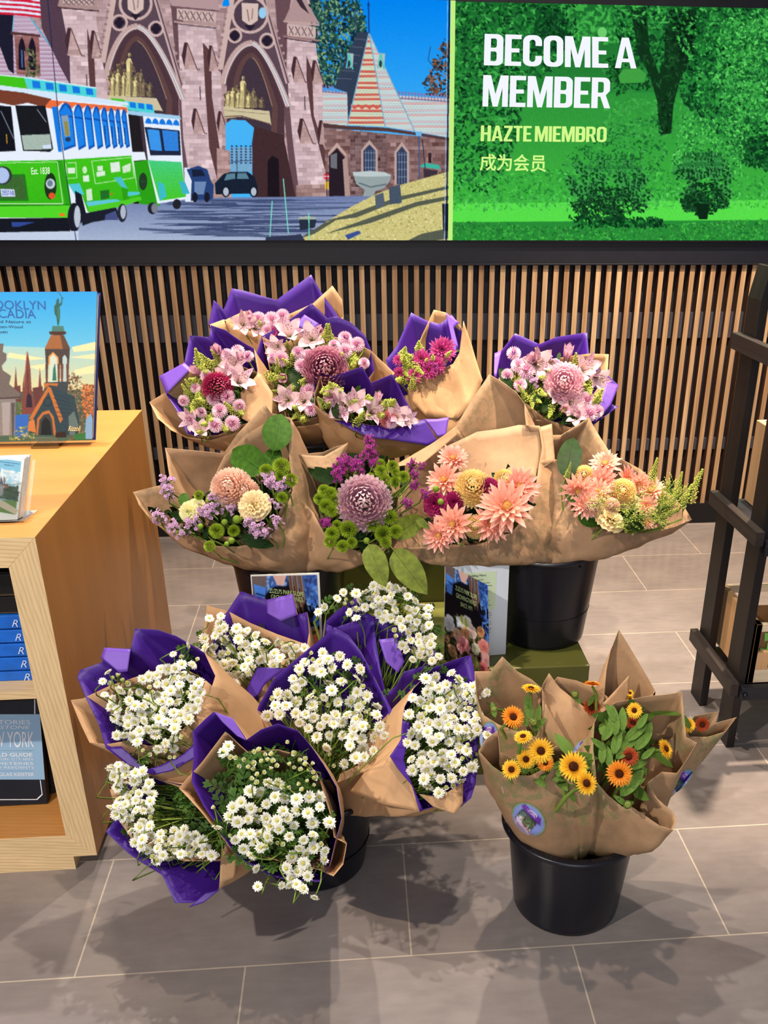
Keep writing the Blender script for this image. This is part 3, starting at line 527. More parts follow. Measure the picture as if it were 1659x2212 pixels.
    C.fill([(0, 472), (150, 470), (152, 500), (0, 502)], (24, 26, 36)); C.fill([(25, 480), (75, 480), (40, 490), (26, 490)], (50, 74, 150)); C.ell(160, 470, 14, 32, (30, 30, 40)); C.ell(167, 468, 7, 24, (190, 198, 214), 20); C.fill([(176, 462), (250, 448), (262, 470), (200, 480), (178, 488)], (30, 32, 46)); C.ell(264, 460, 10, 20, (40, 42, 54)); C.ell(266, 458, 6, 15, (176, 186, 202)); C.fill([(228, 464), (250, 455), (256, 475), (226, 475)], (70, 80, 130))
    C.fill([(0, 502), (170, 499), (170, 520), (0, 530)], (196, 208, 230), 8)
    C.a[:] = np.clip(C.a + C.r.randn(*C.a.shape[:2])[..., None] * 5, 0, 255)
    # joints between the display modules
    C.line([(103, 0), (125, 240), (140, 360), (166, 530)], 1.6, (26, 36, 70)); C.line([(971, 0), (964, 530)], 3, (14, 24, 50)); C.line([(967, 0), (960, 530)], 1.2, (150, 200, 240))
    return C
def paint_right():
    C = Canvas(960, 0, 1670, 530, (40, 140, 55))
    C.fill([(960, 0), (1670, 0), (1670, 200), (960, 200)], (26, 106, 44), 10, (38, 132, 54)); C.fill([(960, 200), (1670, 200), (1670, 460), (960, 460)], (46, 146, 58), 10, (64, 182, 62))
    dk = [(12, 62, 30), (18, 80, 36), (26, 98, 44), (10, 50, 26)]; md = [(36, 124, 52), (50, 150, 62), (28, 104, 46), (66, 172, 74)]; lt = [(76, 190, 80), (100, 214, 96), (54, 160, 66)]
    C.dabs([(1210, 10), (1420, 10), (1420, 100), (1220, 90)], 300, [(60, 165, 70), (50, 150, 62), (70, 178, 76)], 2, 6)
    C.dabs([(976, 0), (1240, 0), (1250, 120), (1140, 180), (1110, 330), (1060, 420), (976, 400)], 2600, dk + md, 1.5, 5)
    C.dabs([(1160, 20), (1215, 20), (1240, 110), (1150, 110)], 420, dk, 1.5, 5)
    C.fill([(976, 440), (1670, 432), (1670, 475), (976, 480)], (88, 222, 74), 10); C.dabs([(976, 420), (1670, 415), (1670, 450), (976, 455)], 700, lt + [(60, 178, 62)], 1, 3.5)
    C.dabs([(976, 380), (1300, 360), (1500, 365), (1670, 380), (1670, 430), (976, 435)], 1200, [(58, 172, 64), (74, 196, 74), (46, 150, 58), (40, 132, 50)], 1.5, 4)
    C.dabs([(1310, 215), (1520, 215), (1480, 300), (1300, 300)], 500, [(60, 166, 66), (50, 150, 60)], 1.5, 5)
    C.dabs([(1300, 130), (1330, 120), (1400, 150), (1410, 190), (1330, 205), (1310, 180)], 260, [(20, 84, 36), (44, 138, 58), (14, 60, 28)], 2, 5); C.ell(1301, 70, 10, 12, (110, 205, 110)); C.fill([(1336, 165), (1345, 150), (1382, 148), (1396, 160), (1392, 178), (1340, 180)], (64, 160, 66), 8)
    C.dabs([(1320, 14), (1659, 20), (1659, 370), (1600, 350), (1560, 300), (1500, 250), (1450, 180), (1400, 130), (1360, 140), (1330, 70)], 2600, dk + md[:2], 2, 6)
    tr = [(1362, 20), (1394, 14), (1404, 110), (1424, 160), (1434, 130), (1440, 20), (1506, 20), (1500, 110), (1470, 170), (1455, 225), (1450, 288), (1424, 292), (1420, 220), (1404, 165), (1380, 120)]
    C.fill(tr, (16, 52, 26), 7); C.dabs(tr, 260, [(12, 42, 22), (22, 66, 32), (30, 84, 40)], 1.2, 4, 2.4); C.dabs([(1446, 30), (1506, 30), (1500, 120), (1470, 140)], 90, [(8, 30, 18), (12, 42, 22)], 3, 7)
    C.dabs([(1330, 14), (1659, 20), (1659, 370), (1600, 350), (1560, 300), (1510, 240), (1500, 140), (1440, 60), (1400, 60)], 1500, md + dk[1:3] + lt[:1], 1.3, 4.6)
    C.dabs([(1560, 40), (1659, 30), (1659, 250), (1590, 260), (1540, 180)], 900, md + lt, 1.3, 4); C.dabs([(1600, 300), (1659, 290), (1659, 360), (1610, 360)], 200, dk, 2, 5)
    C.dabs([(1290, 270), (1420, 250), (1440, 330), (1380, 430), (1240, 430), (1215, 350)], 900, md + dk[2:3], 1.2, 3.6); C.dabs([(1470, 250), (1620, 260), (1600, 380), (1450, 360)], 900, md + lt[:2], 1.2, 3.6)
    R = random.Random(8)
    for x, y, rx, ry in ((1312, 415, 88, 72), (1520, 404, 60, 66)):
        for k in range(60):
            a_ = R.uniform(0, 6.28); q = R.uniform(.1, 1) ** .6; bx, by = x + rx * q * math.cos(a_), y + ry * q * math.sin(a_) * .95 - 4; s_ = R.uniform(7, 16)
            C.dabs([(bx - s_, by - s_ * .8), (bx + s_ * .3, by - s_ * 1.2), (bx + s_, by), (bx, by + s_)], 26, [(14, 60, 28), (22, 82, 38), (10, 44, 22), (36, 112, 52), (58, 146, 72)] if by < y + 25 else [(10, 42, 22), (16, 58, 30), (26, 86, 42)], 1.1, 3.6)
        for k in range(14):
            bx = x + R.uniform(-rx, rx) * .9; C.dabs([(bx - 4, y - ry * .7), (bx + 3, y - ry * 1.25), (bx + 7, y - ry * .6)], 22, [(40, 120, 56), (60, 150, 74), (26, 92, 44)], 1, 2.8)
        lo = [(x + rx * .7 * math.cos(a_ * .314), y + ry * .4 + ry * .55 * math.sin(a_ * .314)) for a_ in range(20)]; C.dabs(lo, 420, [(10, 44, 22), (16, 60, 30), (30, 96, 46)], 1.2, 3.6)
    C.fill([(1503, 440), (1532, 440), (1528, 474), (1510, 474)], (12, 40, 22), 4)
    C.dabs([(976, 478), (1080, 482), (1200, 490), (1400, 488), (1659, 472), (1659, 522), (976, 522)], 1500, [(40, 124, 50), (52, 150, 58), (32, 106, 44), (70, 184, 66)], 1.0, 3); C.dabs([(1230, 468), (1430, 470), (1440, 490), (1240, 492)], 300, dk, 1.5, 4)
    C.a[:] = np.clip(C.a + C.r.randn(*C.a.shape[:2])[..., None] * 5, 0, 255)
    return C
vw = thing('video_wall', (.35, YW - .02, 1.069), 'wide video wall with trolley buses at a stone gate beside a green membership panel', 'screen')
YS = YW - .022
EM = vcol_mat('screen_picture', 1.0)
zt = at_y(980, 1, YS).z; zb = at_y(829, 519, YS).z
xl = -1.75; xm = at_y(970.5, 270, YS).x; xm2 = at_y(980.5, 270, YS).x; xr = 1.72
CL = paint_left(); CR = paint_right()
picture('gate_picture', [(xl, YS, zt), (xm, YS, zt), (xm, YS, zb), (xl, YS, zb)], CL, 1230, 310, EM, vw)
zr = at_y(980, 3, YS).z
picture('garden_picture', [(xm2, YS, zr), (xr, YS, zr), (xr, YS, zb), (xm2, YS, zb)], CR, 640, 330, EM, vw)
def emit(name, c, s=1.0):
    q = NT(name); e = q.n('ShaderNodeEmission', Strength=s); e.inputs[0].default_value = rgba(c); q.l(e.outputs[0], q.t.nodes['Material Output'].inputs[0]); return q.m
m = MB(); m.box(xm, xm2, YS - .001, YS + .008, zb, zt); m.build('lime_strip', emit('lime_light', (196, 240, 128)), vw)
m = MB(); m.box(xl - .02, xr + .02, YS + .0015, YW + .035, zb - .004, zt + .02); m.box(xm2, xr + .02, YS - .003, YS + .0015, zr, zr + .03); m.build('frame', M['black'], vw)
e_w = emit('white_letter', (244, 247, 255)); e_y = emit('lime_letter', (212, 250, 140))
sp = lambda *q: [at_y(x, y, YS - .002) for x, y in q]
block('BECOME A', sp((1047, 73), (1374, 82), (1375, 148), (1045, 141)), e_w, vw, 'headline')
block('MEMBER', sp((1044, 162), (1320, 168), (1318, 234), (1042, 230)), e_w, vw, 'headline')
block('HAZTE MIEMBRO', sp((1039, 271), (1311, 274), (1310, 307), (1038, 305)), e_y, vw, 'subtitle')
text('成为会员', sp((1037, 332), (1180, 334), (1179, 372), (1036, 369)), e_y, vw, 'subtitle', .016)
text('Est. 1838', sp((67, 362), (107, 361), (108, 376), (68, 377)), emit('bus_letter', (230, 248, 220)), vw, 'lettering', .01)
text('29S57-NB', sp((4, 411), (30, 412), (31, 422), (5, 422)), emit('plate_letter', (60, 80, 170)), vw, 'lettering', .01)
# ------------------------------------------------------------------ oak display bookcase
OAKX = oak_mat('oak_grain_across', (236, 204, 154), (182, 140, 92), 'X'); OAKZ = oak_mat('oak_grain_upright', (236, 204, 154), (182, 140, 92), 'Z')
OAKS = oak_mat('oak_side_veneer', (182, 122, 62), (140, 88, 42), 'Z', .36, .35, 60); OAKT = oak_mat('oak_top_veneer', (206, 144, 76), (176, 114, 54), 'X', .36, .5, 60)
XR, Y0, Y1, ZT, ZI, ZB, ZP, XI = -.553, 1.504, 2.399, .7263, .6703, .0865, .032, -.607
bc = thing('display_bookcase', (-1.0, 1.95, 0), 'low oak display bookcase with open shelves beside the flower buckets', 'bookcase')
XL = -1.8
def framed(name, poly, mats, face_mi):
    mb = MB(); n = len(poly); vs = [(x, Y0, z) for x, z in poly] + [(x, Y1, z) for x, z in poly]
    fs = [tuple(range(n)), tuple(range(2 * n - 1, n - 1, -1))] + [(i, i + n, (i + 1) % n + n, (i + 1) % n) for i in range(n)]
    mb.add(vs, fs); mb.mi = [0, 0] + face_mi; return mb.build(name, mats, bc, bevel=.0008)
framed('top_panel', [(XR, ZT), (XL, ZT), (XL, ZI), (XI, ZI)], [OAKX, OAKT], [1, 0, 0, 0])
framed('side_panel', [(XR, ZT), (XI, ZI), (XI, ZB), (XR, ZP)], [OAKZ, OAKS], [0, 1, 0, 1])
framed('bottom_panel', [(XR, ZP), (XI, ZB), (XL, ZB), (XL, ZP)], [OAKX, OAKT], [0, 1, 0, 0])
m = MB(); m.box(XL, -.6, Y0, Y1 - .04, 0, ZP); m.build('plinth', OAKX, bc)
zs = at_y(30, 1494, Y0 + .004).z; zs0 = at_y(30, 1511, Y0 + .004).z
m = MB(); m.box(XL, XI, Y0 + .004, Y1 - .02, zs0, zs); m.build('shelf', OAKX, bc)
m = MB(); m.box(XL, XI, Y1 - .02, Y1 - .005, ZB, ZI); m.build('back_panel', OAKT, bc)
PR = vcol_mat('printed_cover', 0, .25); PAGE = plain('page_edges', (226, 214, 192), .8, .2, .06, 120)
def slab(TL, TR, BR, BL, off, mb, mi=0):
    a = [Vector(p) for p in (TL, TR, BR, BL)]; b = [p + Vector(off) for p in a]
    mb.add(a + b, [(0, 3, 2, 1), (4, 5, 6, 7), (0, 1, 5, 4), (1, 2, 6, 5), (2, 3, 7, 6), (3, 0, 4, 7)], mi)
# big cover book leaning on a clear easel
def paint_book():
    C = Canvas(-70, 615, 225, 965, (60, 170, 230))
    C.fill([(-70, 615), (225, 615), (225, 790), (-70, 790)], (30, 150, 226), 3, (120, 196, 222)); C.fill([(-70, 745), (225, 755), (225, 900), (-70, 900)], (150, 200, 205), 4, (236, 206, 130))
    for pts in ([(20, 762), (70, 770), (100, 775), (60, 778), (15, 772)], [(155, 750), (208, 738), (206, 756), (160, 760)], [(150, 772), (207, 764), (206, 776)], [(60, 792), (110, 784), (90, 800)], [(160, 800), (206, 788), (206, 806), (165, 810)]): C.fill(pts, (246, 220, 170), 4)
    C.fill([(-70, 850), (210, 840), (210, 960), (-70, 960)], (70, 96, 80), 10)
    C.dabs([(145, 812), (158, 804), (175, 815), (180, 860), (185, 950), (150, 950)], 420, [(110, 84, 60), (70, 60, 50), (150, 110, 80)], .8, 2.4); C.dabs([(178, 830), (204, 832), (204, 900), (190, 920), (176, 870)], 480, [(196, 106, 50), (150, 84, 44), (216, 140, 76), (110, 60, 40)], .8, 2.4)
    C.dabs([(25, 860), (75, 860), (70, 900), (30, 900)], 200, [(60, 80, 50), (90, 110, 60), (120, 120, 60)], .8, 2.2)
    C.fill([(30, 898), (62, 892), (60, 945), (30, 945)], (50, 100, 190), 8); C.dabs([(20, 930), (75, 915), (75, 950), (20, 950)], 160, [(190, 180, 110), (110, 130, 70), (70, 90, 60)], .8, 2.4)
    br = (112, 66, 60)
    C.fill([(47, 895), (49, 830), (54, 800), (60, 757), (66, 800), (68, 840), (80, 895)], br, 10); C.fill([(30, 850), (34, 790), (39, 850)], br, 8); C.fill([(82, 850), (86, 792), (91, 850)], br, 8)
    C.fill([(26, 838), (44, 832), (46, 870), (30, 866)], (96, 60, 58), 8); C.fill([(70, 838), (92, 834), (94, 860), (76, 880)], (92, 56, 54), 8); C.fill([(56, 880), (58, 855), (62, 848), (68, 856), (70, 880)], (46, 34, 50))
    C.line([(58, 760), (52, 835)], 1.5, (170, 110, 86)); C.line([(60, 800), (61, 850)], 1.2, (60, 40, 48))
    st = (88, 90, 92)
    C.fill([(-70, 740), (8, 742), (6, 760), (14, 764), (14, 778), (4, 790), (6, 800), (24, 812), (20, 830), (44, 850), (42, 862), (-70, 862)], (104, 98, 96), 8); C.fill([(-70, 862), (34, 862), (32, 940), (-70, 945)], (126, 124, 124), 10); C.line([(-20, 862), (44, 858)], 3, (70, 64, 64)); C.fill([(4, 870), (22, 868), (20, 940), (6, 940)], (150, 150, 154), 8); C.fill([(24, 870), (32, 870), (30, 940), (26, 940)], (80, 80, 84))
    or_ = (176, 108, 56)
    C.fill([(113, 704), (137, 704), (139, 716), (112, 716)], (70, 118, 110)); C.fill([(106, 716), (143, 716), (142, 722), (132, 724), (118, 724), (107, 722)], (70, 44, 34))
    C.fill([(110, 724), (138, 724), (152, 754), (96, 754)], (150, 98, 58), 8); C.fill([(130, 724), (138, 724), (152, 754), (136, 754)], (92, 66, 52), 6); C.fill([(97, 754), (151, 754), (149, 788), (99, 788)], (70, 60, 58), 5)
    C.fill([(104, 788), (105, 770), (115, 760), (126, 772), (127, 788)], (206, 150, 80)); C.fill([(107, 826), (108, 772), (115, 765), (123, 774), (124, 826)], (190, 210, 200)); C.fill([(135, 826), (135, 772), (140, 766), (145, 774), (145, 822)], (170, 196, 196)); C.fill([(113, 822), (115, 796), (119, 784), (122, 822)], (50, 110, 96))
    for x in (98, 124, 131, 143): C.fill([(x, 786), (x + 6, 786), (x + 5, 828), (x + 1, 828)], (104, 66, 58) if x > 120 else (84, 64, 60), 4)
    C.fill([(96, 826), (148, 824), (146, 850), (94, 850)], (56, 66, 70), 5); C.fill([(94, 828), (126, 828), (124, 834), (106, 832), (96, 840)], or_)
    C.fill([(104, 834), (145, 850), (160, 856), (172, 910), (168, 940), (120, 940), (64, 935), (68, 905)], (44, 64, 74), 6); C.fill([(104, 834), (110, 838), (136, 905), (130, 915), (105, 846), (70, 908), (62, 905)], or_, 6)
    for k in range(6): C.line([(114 + k * 2, 850 + k * 10), (148 + k * 3, 862 + k * 8)], 1, (30, 46, 56))
    C.ring(103, 868, 9, 1.6, (30, 40, 46)); C.fill([(78, 940), (80, 905), (92, 890), (106, 886), (116, 900), (122, 940)], or_, 5); C.fill([(82, 940), (85, 908), (94, 896), (106, 893), (112, 905), (116, 940)], (58, 64, 66)); C.fill([(88, 940), (90, 912), (98, 900), (108, 910), (112, 940)], (30, 34, 36))
    C.fill([(62, 910), (74, 906), (78, 935), (60, 930)], (190, 120, 64), 6); C.fill([(120, 935), (142, 932), (144, 945), (120, 945)], (50, 36, 30), 6); C.fill([(148, 900), (160, 888), (170, 920), (160, 940), (150, 940)], (90, 110, 110), 5)
    C.fill([(122, 648), (126, 644), (128, 650), (127, 656), (132, 654), (133, 640), (135, 642), (134, 658), (129, 662), (130, 676), (129, 690), (127, 704), (124, 702), (122, 685), (118, 678), (117, 662), (121, 656)], (44, 92, 84), 6); C.line([(124, 628), (137, 646)], 1.2, (60, 80, 90)); C.line([(126, 664), (126, 690)], 1.4, (90, 150, 120))
    C.fill([(186, 905), (196, 892), (200, 905), (200, 948), (182, 948)], (120, 160, 200), 8); C.fill([(160, 938), (185, 934), (185, 950), (160, 950)], (50, 110, 60), 8)
    return C
zc = ZT + .012
BR = at_z(199.6, 951, zc); TR = at_y(210, 630, BR.y + .075); wv = Vector((-.29, 0, 0)); TL, BL = TR + wv, BR + wv
th = Vector((0, .028, -.007))
bk = thing('art_book', (BR.x - .14, BR.y + .03, ZT), 'large blue-sky picture book of a cemetery standing on the bookcase top', 'book')
m = MB(); slab(TL, TR, BR, BL, (0, .003, 0), m); o3 = th * .9; slab(TL + o3, TR + o3, BR + o3, BL + o3, (0, .003, 0), m); m.build('cover', plain('book_cloth_blue', (44, 58, 132), .5), bk)
ins = Vector((-.004, 0, 0)); dz = Vector((0, 0, .005)); m = MB(); slab(TL - dz + Vector((0, .0031, 0)), TR + ins - dz + Vector((0, .0031, 0)), BR + ins + dz + Vector((0, .0031, 0)), BL + dz + Vector((0, .0031, 0)), th * .78, m); m.build('pages', PAGE, bk)
fw = Vector((0, -.0006, 0)); picture('cover_picture', [p + fw for p in (TL, TR, BR, BL)], paint_book(), 220, 240, PR, bk)
nb = (TR - BR).cross(Vector((1, 0, 0))).normalized()
bp = lambda *q: [at_plane(x, y, BR + fw * 2, nb) for x, y in q]
tb = plain('book_title_blue', (26, 92, 168), .4); tk = plain('book_text_dark', (20, 50, 90), .4); tw = plain('white_print', (235, 238, 244), .4)
text('BROOKLYN', bp((-46, 648), (98, 650), (99, 669), (-44, 667)), tb, bk, 'title', .004); text('ARCADIA', bp((-40, 667), (76, 669), (78, 688), (-38, 686)), tb, bk, 'title', .004)
text('Art, History, and Nature at', bp((-90, 691), (67, 692), (67, 700), (-90, 699)), tk, bk, 'subtitle'); text('Majestic Green-Wood', bp((-58, 702), (49, 703), (49, 711), (-58, 710)), tk, bk, 'subtitle'); text('GARN', bp((-4, 715), (16, 715), (16, 720), (-4, 720)), tk, bk, 'subtitle')
text('Rizzoli', bp((148, 920), (175, 920), (174, 931), (147, 931)), plain('pale_gold_print', (236, 214, 150), .4), bk, 'lettering', .004, shear=.3)
q = NT('clear_acrylic', .03, .5); q.b.inputs['Base Color'].default_value = (.9, .93, .95, 1); fr = q.n('ShaderNodeFresnel', IOR=1.45); tp = q.n('ShaderNodeBsdfTransparent'); tp.inputs[0].default_value = (.96, .98, .98, 1); gl = q.n('ShaderNodeBsdfGlossy', Roughness=.03); mx = q.n('ShaderNodeMixShader'); q.l(fr.outputs[0], mx.inputs[0]); q.l(tp.outputs[0], mx.inputs[1]); q.l(gl.outputs[0], mx.inputs[2]); q.l(mx.outputs[0], q.t.nodes['Material Output'].inputs[0]); ACR = q.m
ez = thing('acrylic_easel', (BR.x - .1, BR.y, ZT), 'clear acrylic easel under the large picture book', 'book stand')
m = MB(); m.box(BR.x - .13, BR.x - .07, BR.y - .018, BR.y + .12, ZT, ZT + .003); m.box(BR.x - .13, BR.x - .07, BR.y - .018, BR.y - .015, ZT, ZT + .024); m.build('ledge', ACR, ez)
m = MB(); m.prism([(BR.y + .045, ZT + .003), (BR.y + .048, ZT + .003), (BR.y + .098, ZT + .20), (BR.y + .095, ZT + .20)], 'X', BR.x - .13, BR.x - .07); m.build('back_rest', ACR, ez)
# postcards in a clear holder
def paint_card():
    C = Canvas(-60, 970, 70, 1130, (240, 238, 230))
    C.fill([(-60, 980), (47, 997), (34, 1112), (-60, 1096)], (150, 196, 214)); C.fill([(-60, 980), (47, 997), (44, 1024), (-60, 1010)], (120, 184, 214), 3); C.dabs([(-50, 1005), (44, 1020), (40, 1045), (-50, 1040)], 120, [(216, 226, 228), (190, 212, 222)], 2, 5)
    C.fill([(-60, 1040), (40, 1052), (38, 1080), (-60, 1072)], (84, 96, 74), 10); C.fill([(-20, 1050), (4, 1038), (12, 1052), (12, 1072), (-20, 1070)], (150, 150, 150), 8); C.fill([(-2, 1045), (3, 1028), (8, 1048)], (80, 84, 96)); C.fill([(10, 1046), (18, 1045), (18, 1060), (10, 1060)], (150, 90, 70)); C.fill([(8, 1030), (11, 1030), (11, 1048), (8, 1048)], (110, 80, 60)); C.dabs([(8, 1055), (40, 1050), (38, 1085), (8, 1078)], 160, [(50, 66, 50), (76, 92, 60)], 1, 3)
    C.fill([(-60, 1075), (37, 1082), (34, 1112), (-60, 1096)], (110, 140, 70), 10); C.fill([(-20, 1078), (4, 1080), (40, 1102), (34, 1112), (-10, 1090)], (206, 190, 160), 6)
    return C
CB = at_z(38, 1122, ZT + .004); CT = at_y(53.5, 988, CB.y + .035); wv = Vector((-.16, -.01, 0)); L1, L2 = CT + wv, CB + wv
ph = thing('postcard_holder', (CB.x - .06, CB.y + .02, ZT), 'clear holder at the front left of the bookcase top, full of postcards', 'postcard holder')
nx = Vector((.004, .012, 0))
m = MB(); ac = Vector((.004, -.006, 0)); slab(L2 + (L1 - L2) * .55 + ac, CB + (CT - CB) * .62 + ac, CB + ac, L2 + ac, (0, .0015, 0), m); m.prism([(CB.x - .15, CB.y - .006), (CB.x + .012, CB.y - .006), (CB.x + .02, CB.y + .05), (CB.x - .15, CB.y + .04)], 'Z', ZT, ZT + .003); m.build('acrylic_front', ACR, ph)
m = MB(); s2 = nx * 1.5 + Vector((.004, 0, 0)); slab(L1 + s2, CT + s2 * 1.3 - (CT - CB) * .1, CB + s2 * 1.3, L2 + s2, (0, .0015, 0), m); m.build('acrylic_back', ACR, ph)
WHT = plain('white_card', (236, 233, 224), .6, .2, .03, 200)
for k in range(4):
    d = nx * (.36 * k) + Vector((0, .0004, 0)); up = (CT - CB) * (.0 if k % 2 else -.02)
    m = MB(); slab(L1 + d + up, CT + d + up, CB + d, L2 + d, nx * .3, m); pc = m.build('postcard', WHT); tag(pc, ['front postcard of a park house in the clear holder', 'second postcard from the front in the clear holder', 'third postcard from the front in the clear holder', 'rear postcard in the clear holder'][k], 'postcard', 'postcards in the clear holder')
    if k == 0: picture('card_picture', [p + Vector((0, -.0006, 0)) for p in (L1 + up, CT + up, CB, L2)], paint_card(), 90, 110, PR, pc); npl = (CT - CB).cross(Vector(wv)).normalized(); pp = lambda *q: [at_plane(x, y, CB + Vector((0, -.001, 0)), npl) for x, y in q]; text('Entrance to Greenwood Cemetery,', pp((-25, 992), (43, 1001), (43, 1004), (-25, 996)), tk, pc, 'lettering'); text('Brooklyn, N. Y.', pp((10, 1002), (32, 1005), (32, 1008), (10, 1006)), tk, pc, 'lettering')
# stacked blue books and the black ones above them
BLU = plain('blue_book_cloth', (26, 104, 206), .35, .4, .06, 40); DRK = plain('black_jacket', (20, 17, 18), .25, .5, .3, 12)
ys = [1474, 1448, 1418, 1388, 1358, 1326]; yf = 1.548; zprev = zs
wht = plain('spine_print', (226, 236, 250), .4)
names = ['blue book at the bottom of the stack on the bookcase shelf', 'blue book second from the bottom of the shelf stack', 'middle blue book of the five on the bookcase shelf', 'blue book second from the top of the five on the shelf', 'topmost of the five blue books, under the black books']
for k in range(5):
    z1 = at_y(30, ys[k + 1], yf).z; z0 = zprev; zprev = z1; dx = [0, .002, -.003, .002, -.001][k]; xr_ = -.62 + dx
    b = thing('blue_book', (-.76, yf + .1, z0), names[k], 'book', 'blue books stacked on the shelf')
    m = MB(); m.box(-.9, xr_, yf, yf + .24, z0 + .0003, z0 + .004); m.box(-.9, xr_, yf, yf + .24, z1 - .006, z1 - .0025); m.box(-.9, xr_, yf - .001, yf + .004, z0 + .0003, z1 - .0025); m.build('cover', BLU, b, bevel=.0025)
    m = MB(); m.box(-.897, xr_ - .004, yf + .0041, yf + .236, z0 + .0042, z1 - .0042); m.build('pages', PAGE, b)
    c_ = [(58, 1463), (51, 1435), (45, 1406), (39, 1377), (32, 1347)][k]
    text('R', [at_y(c_[0] - 5, c_[1] - 8, yf - .0024), at_y(c_[0] + 6, c_[1] - 8, yf - .0024), at_y(c_[0] + 7, c_[1] + 7, yf - .0024), at_y(c_[0] - 6, c_[1] + 7, yf - .0024)], wht, b, 'spine_letter', -.008, shear=.25)
for k, lab in enumerate(['lower black book lying on the blue stack', 'upper black book under the bookcase top']):
    z0 = zprev; z1 = z0 + [.036, .045][k]; zprev = z1; b = thing('black_book', (-.76, yf + .1, z0), lab, 'book', 'black books on the blue stack')
    m = MB(); m.box(-.9, -.622, yf + .004, yf + .23, z0 + .0003, z0 + .003); m.box(-.9, -.622, yf + .004, yf + .23, z1 - .003, z1 - .0003); m.box(-.9, -.622, yf + .002, yf + .006, z0 + .003, z1 - .003); m.build('cover', DRK, b, bevel=.002)
    m = MB(); m.box(-.9, -.62, yf + .0035, yf + .2305, z0 + .0004, z0 + .0014); m.build('gold_edge', plain('gilt', (170, 130, 70), .35, .5, metal=.8), b)
# guide book on the lower shelf
zc = ZB + .003; BR = at_z(102, 1736, zc); TR = at_y(81, 1511, BR.y + .055); wv = Vector((-.14, 0, 0)); TL, BL = TR + wv, BR + wv
gb = thing('guide_book', (BR.x - .07, BR.y + .02, ZB), 'black and pale blue cemetery guide book leaning on the lowest shelf', 'book')
m = MB(); slab(TL, TR, BR, BL, (0, .02, -.004), m); m.build('cover', plain('guide_black', (22, 26, 36), .4, .4, .1), gb, bevel=.001)
nb = (TR - BR).cross(Vector((1, 0, 0))).normalized(); gp = lambda *q: [at_plane(x, y, BR + Vector((0, -.0012, 0)), nb) for x, y in q]
def sheet4(c, mat, name, par, th=(0, .0006, 0)):
    m = MB(); slab(*c, th, m); return m.build(name, mat, par)
sheet4(gp((-40, 1543), (86, 1543), (97, 1684), (-32, 1684)), plain('guide_blue', (150, 188, 218), .4), 'label_panel', gb)
gp2 = lambda *q: [p + Vector((0, -.0008, 0)) for p in gp(*q)]
for tx, x1, y0_, y1_, bo, sl in (('STORIES', 65, 1555, 1564, 0, 0), ('IN STONE', 65, 1567, 1574, 0, .25), ('NEW YORK', 73, 1580, 1614, 0, 0), ('A FIELD GUIDE', 70, 1626, 1634, .02, 0), ('TO NEW YORK CITY AREA', 72, 1637, 1642, 0, .1), ('CEMETERIES', 72, 1646, 1652, 0, 0), ('& their RESIDENTS', 73, 1655, 1660, 0, 0), ('DOUGLAS KEISTER', 74, 1669, 1676, .01, 0)):
    L = {'STORIES': 78, 'IN STONE': 92, 'NEW YORK': 112, 'A FIELD GUIDE': 112, 'TO NEW YORK CITY AREA': 120, 'CEMETERIES': 100, '& their RESIDENTS': 106, 'DOUGLAS KEISTER': 104}[tx]
    text(tx, gp2((x1 - L, y0_), (x1, y0_), (x1 + 1, y1_), (x1 - L + 1, y1_)), tw, gb, 'lettering', bo, shear=sl)
for a, b_ in (((75, 1511), (75, 1542)), ((87, 1686), (91, 1716)), ((-40, 1728), (80, 1727)), ((80, 1727), (91, 1716))):
    q4 = gp((a[0] - 1, a[1] - 1), (a[0] + 1, a[1] + .5), (b_[0] + 1, b_[1] + 1), (b_[0] - 1, b_[1] - .5)); sheet4(q4, tw, 'border_line', gb)
for y in (1621, 1665): sheet4(gp((-30, y), (72, y), (72, y + .8), (-30, y + .8)), tw, 'rule_line', gb)
b2 = thing('spiral_notebook', (BR.x - .05, BR.y + .06, ZB), 'black spiral notebook behind the cemetery guide book', 'notebook')
o = Vector((.006, .034, 0)); m = MB(); slab(TL + o - Vector((0, 0, .05)), TR + o - Vector((0, 0, .05)), BR + o, BL + o, (0, .014, -.003), m); m.build('cover', plain('notebook_black', (24, 20, 20), .6), b2)
m = MB()
for k in range(16):
    c = BR + o + Vector((.001, .006, .004)) + (TR - BR) * (k / 16 * .72); m.tube([c + Vector((.004 * math.cos(a), .010 * math.sin(a), 0)) for a in np.linspace(0, 6.28, 9)], .0009, 5)
m.build('wire_spiral', plain('wire', (150, 140, 130), .3, .5, metal=1), b2)
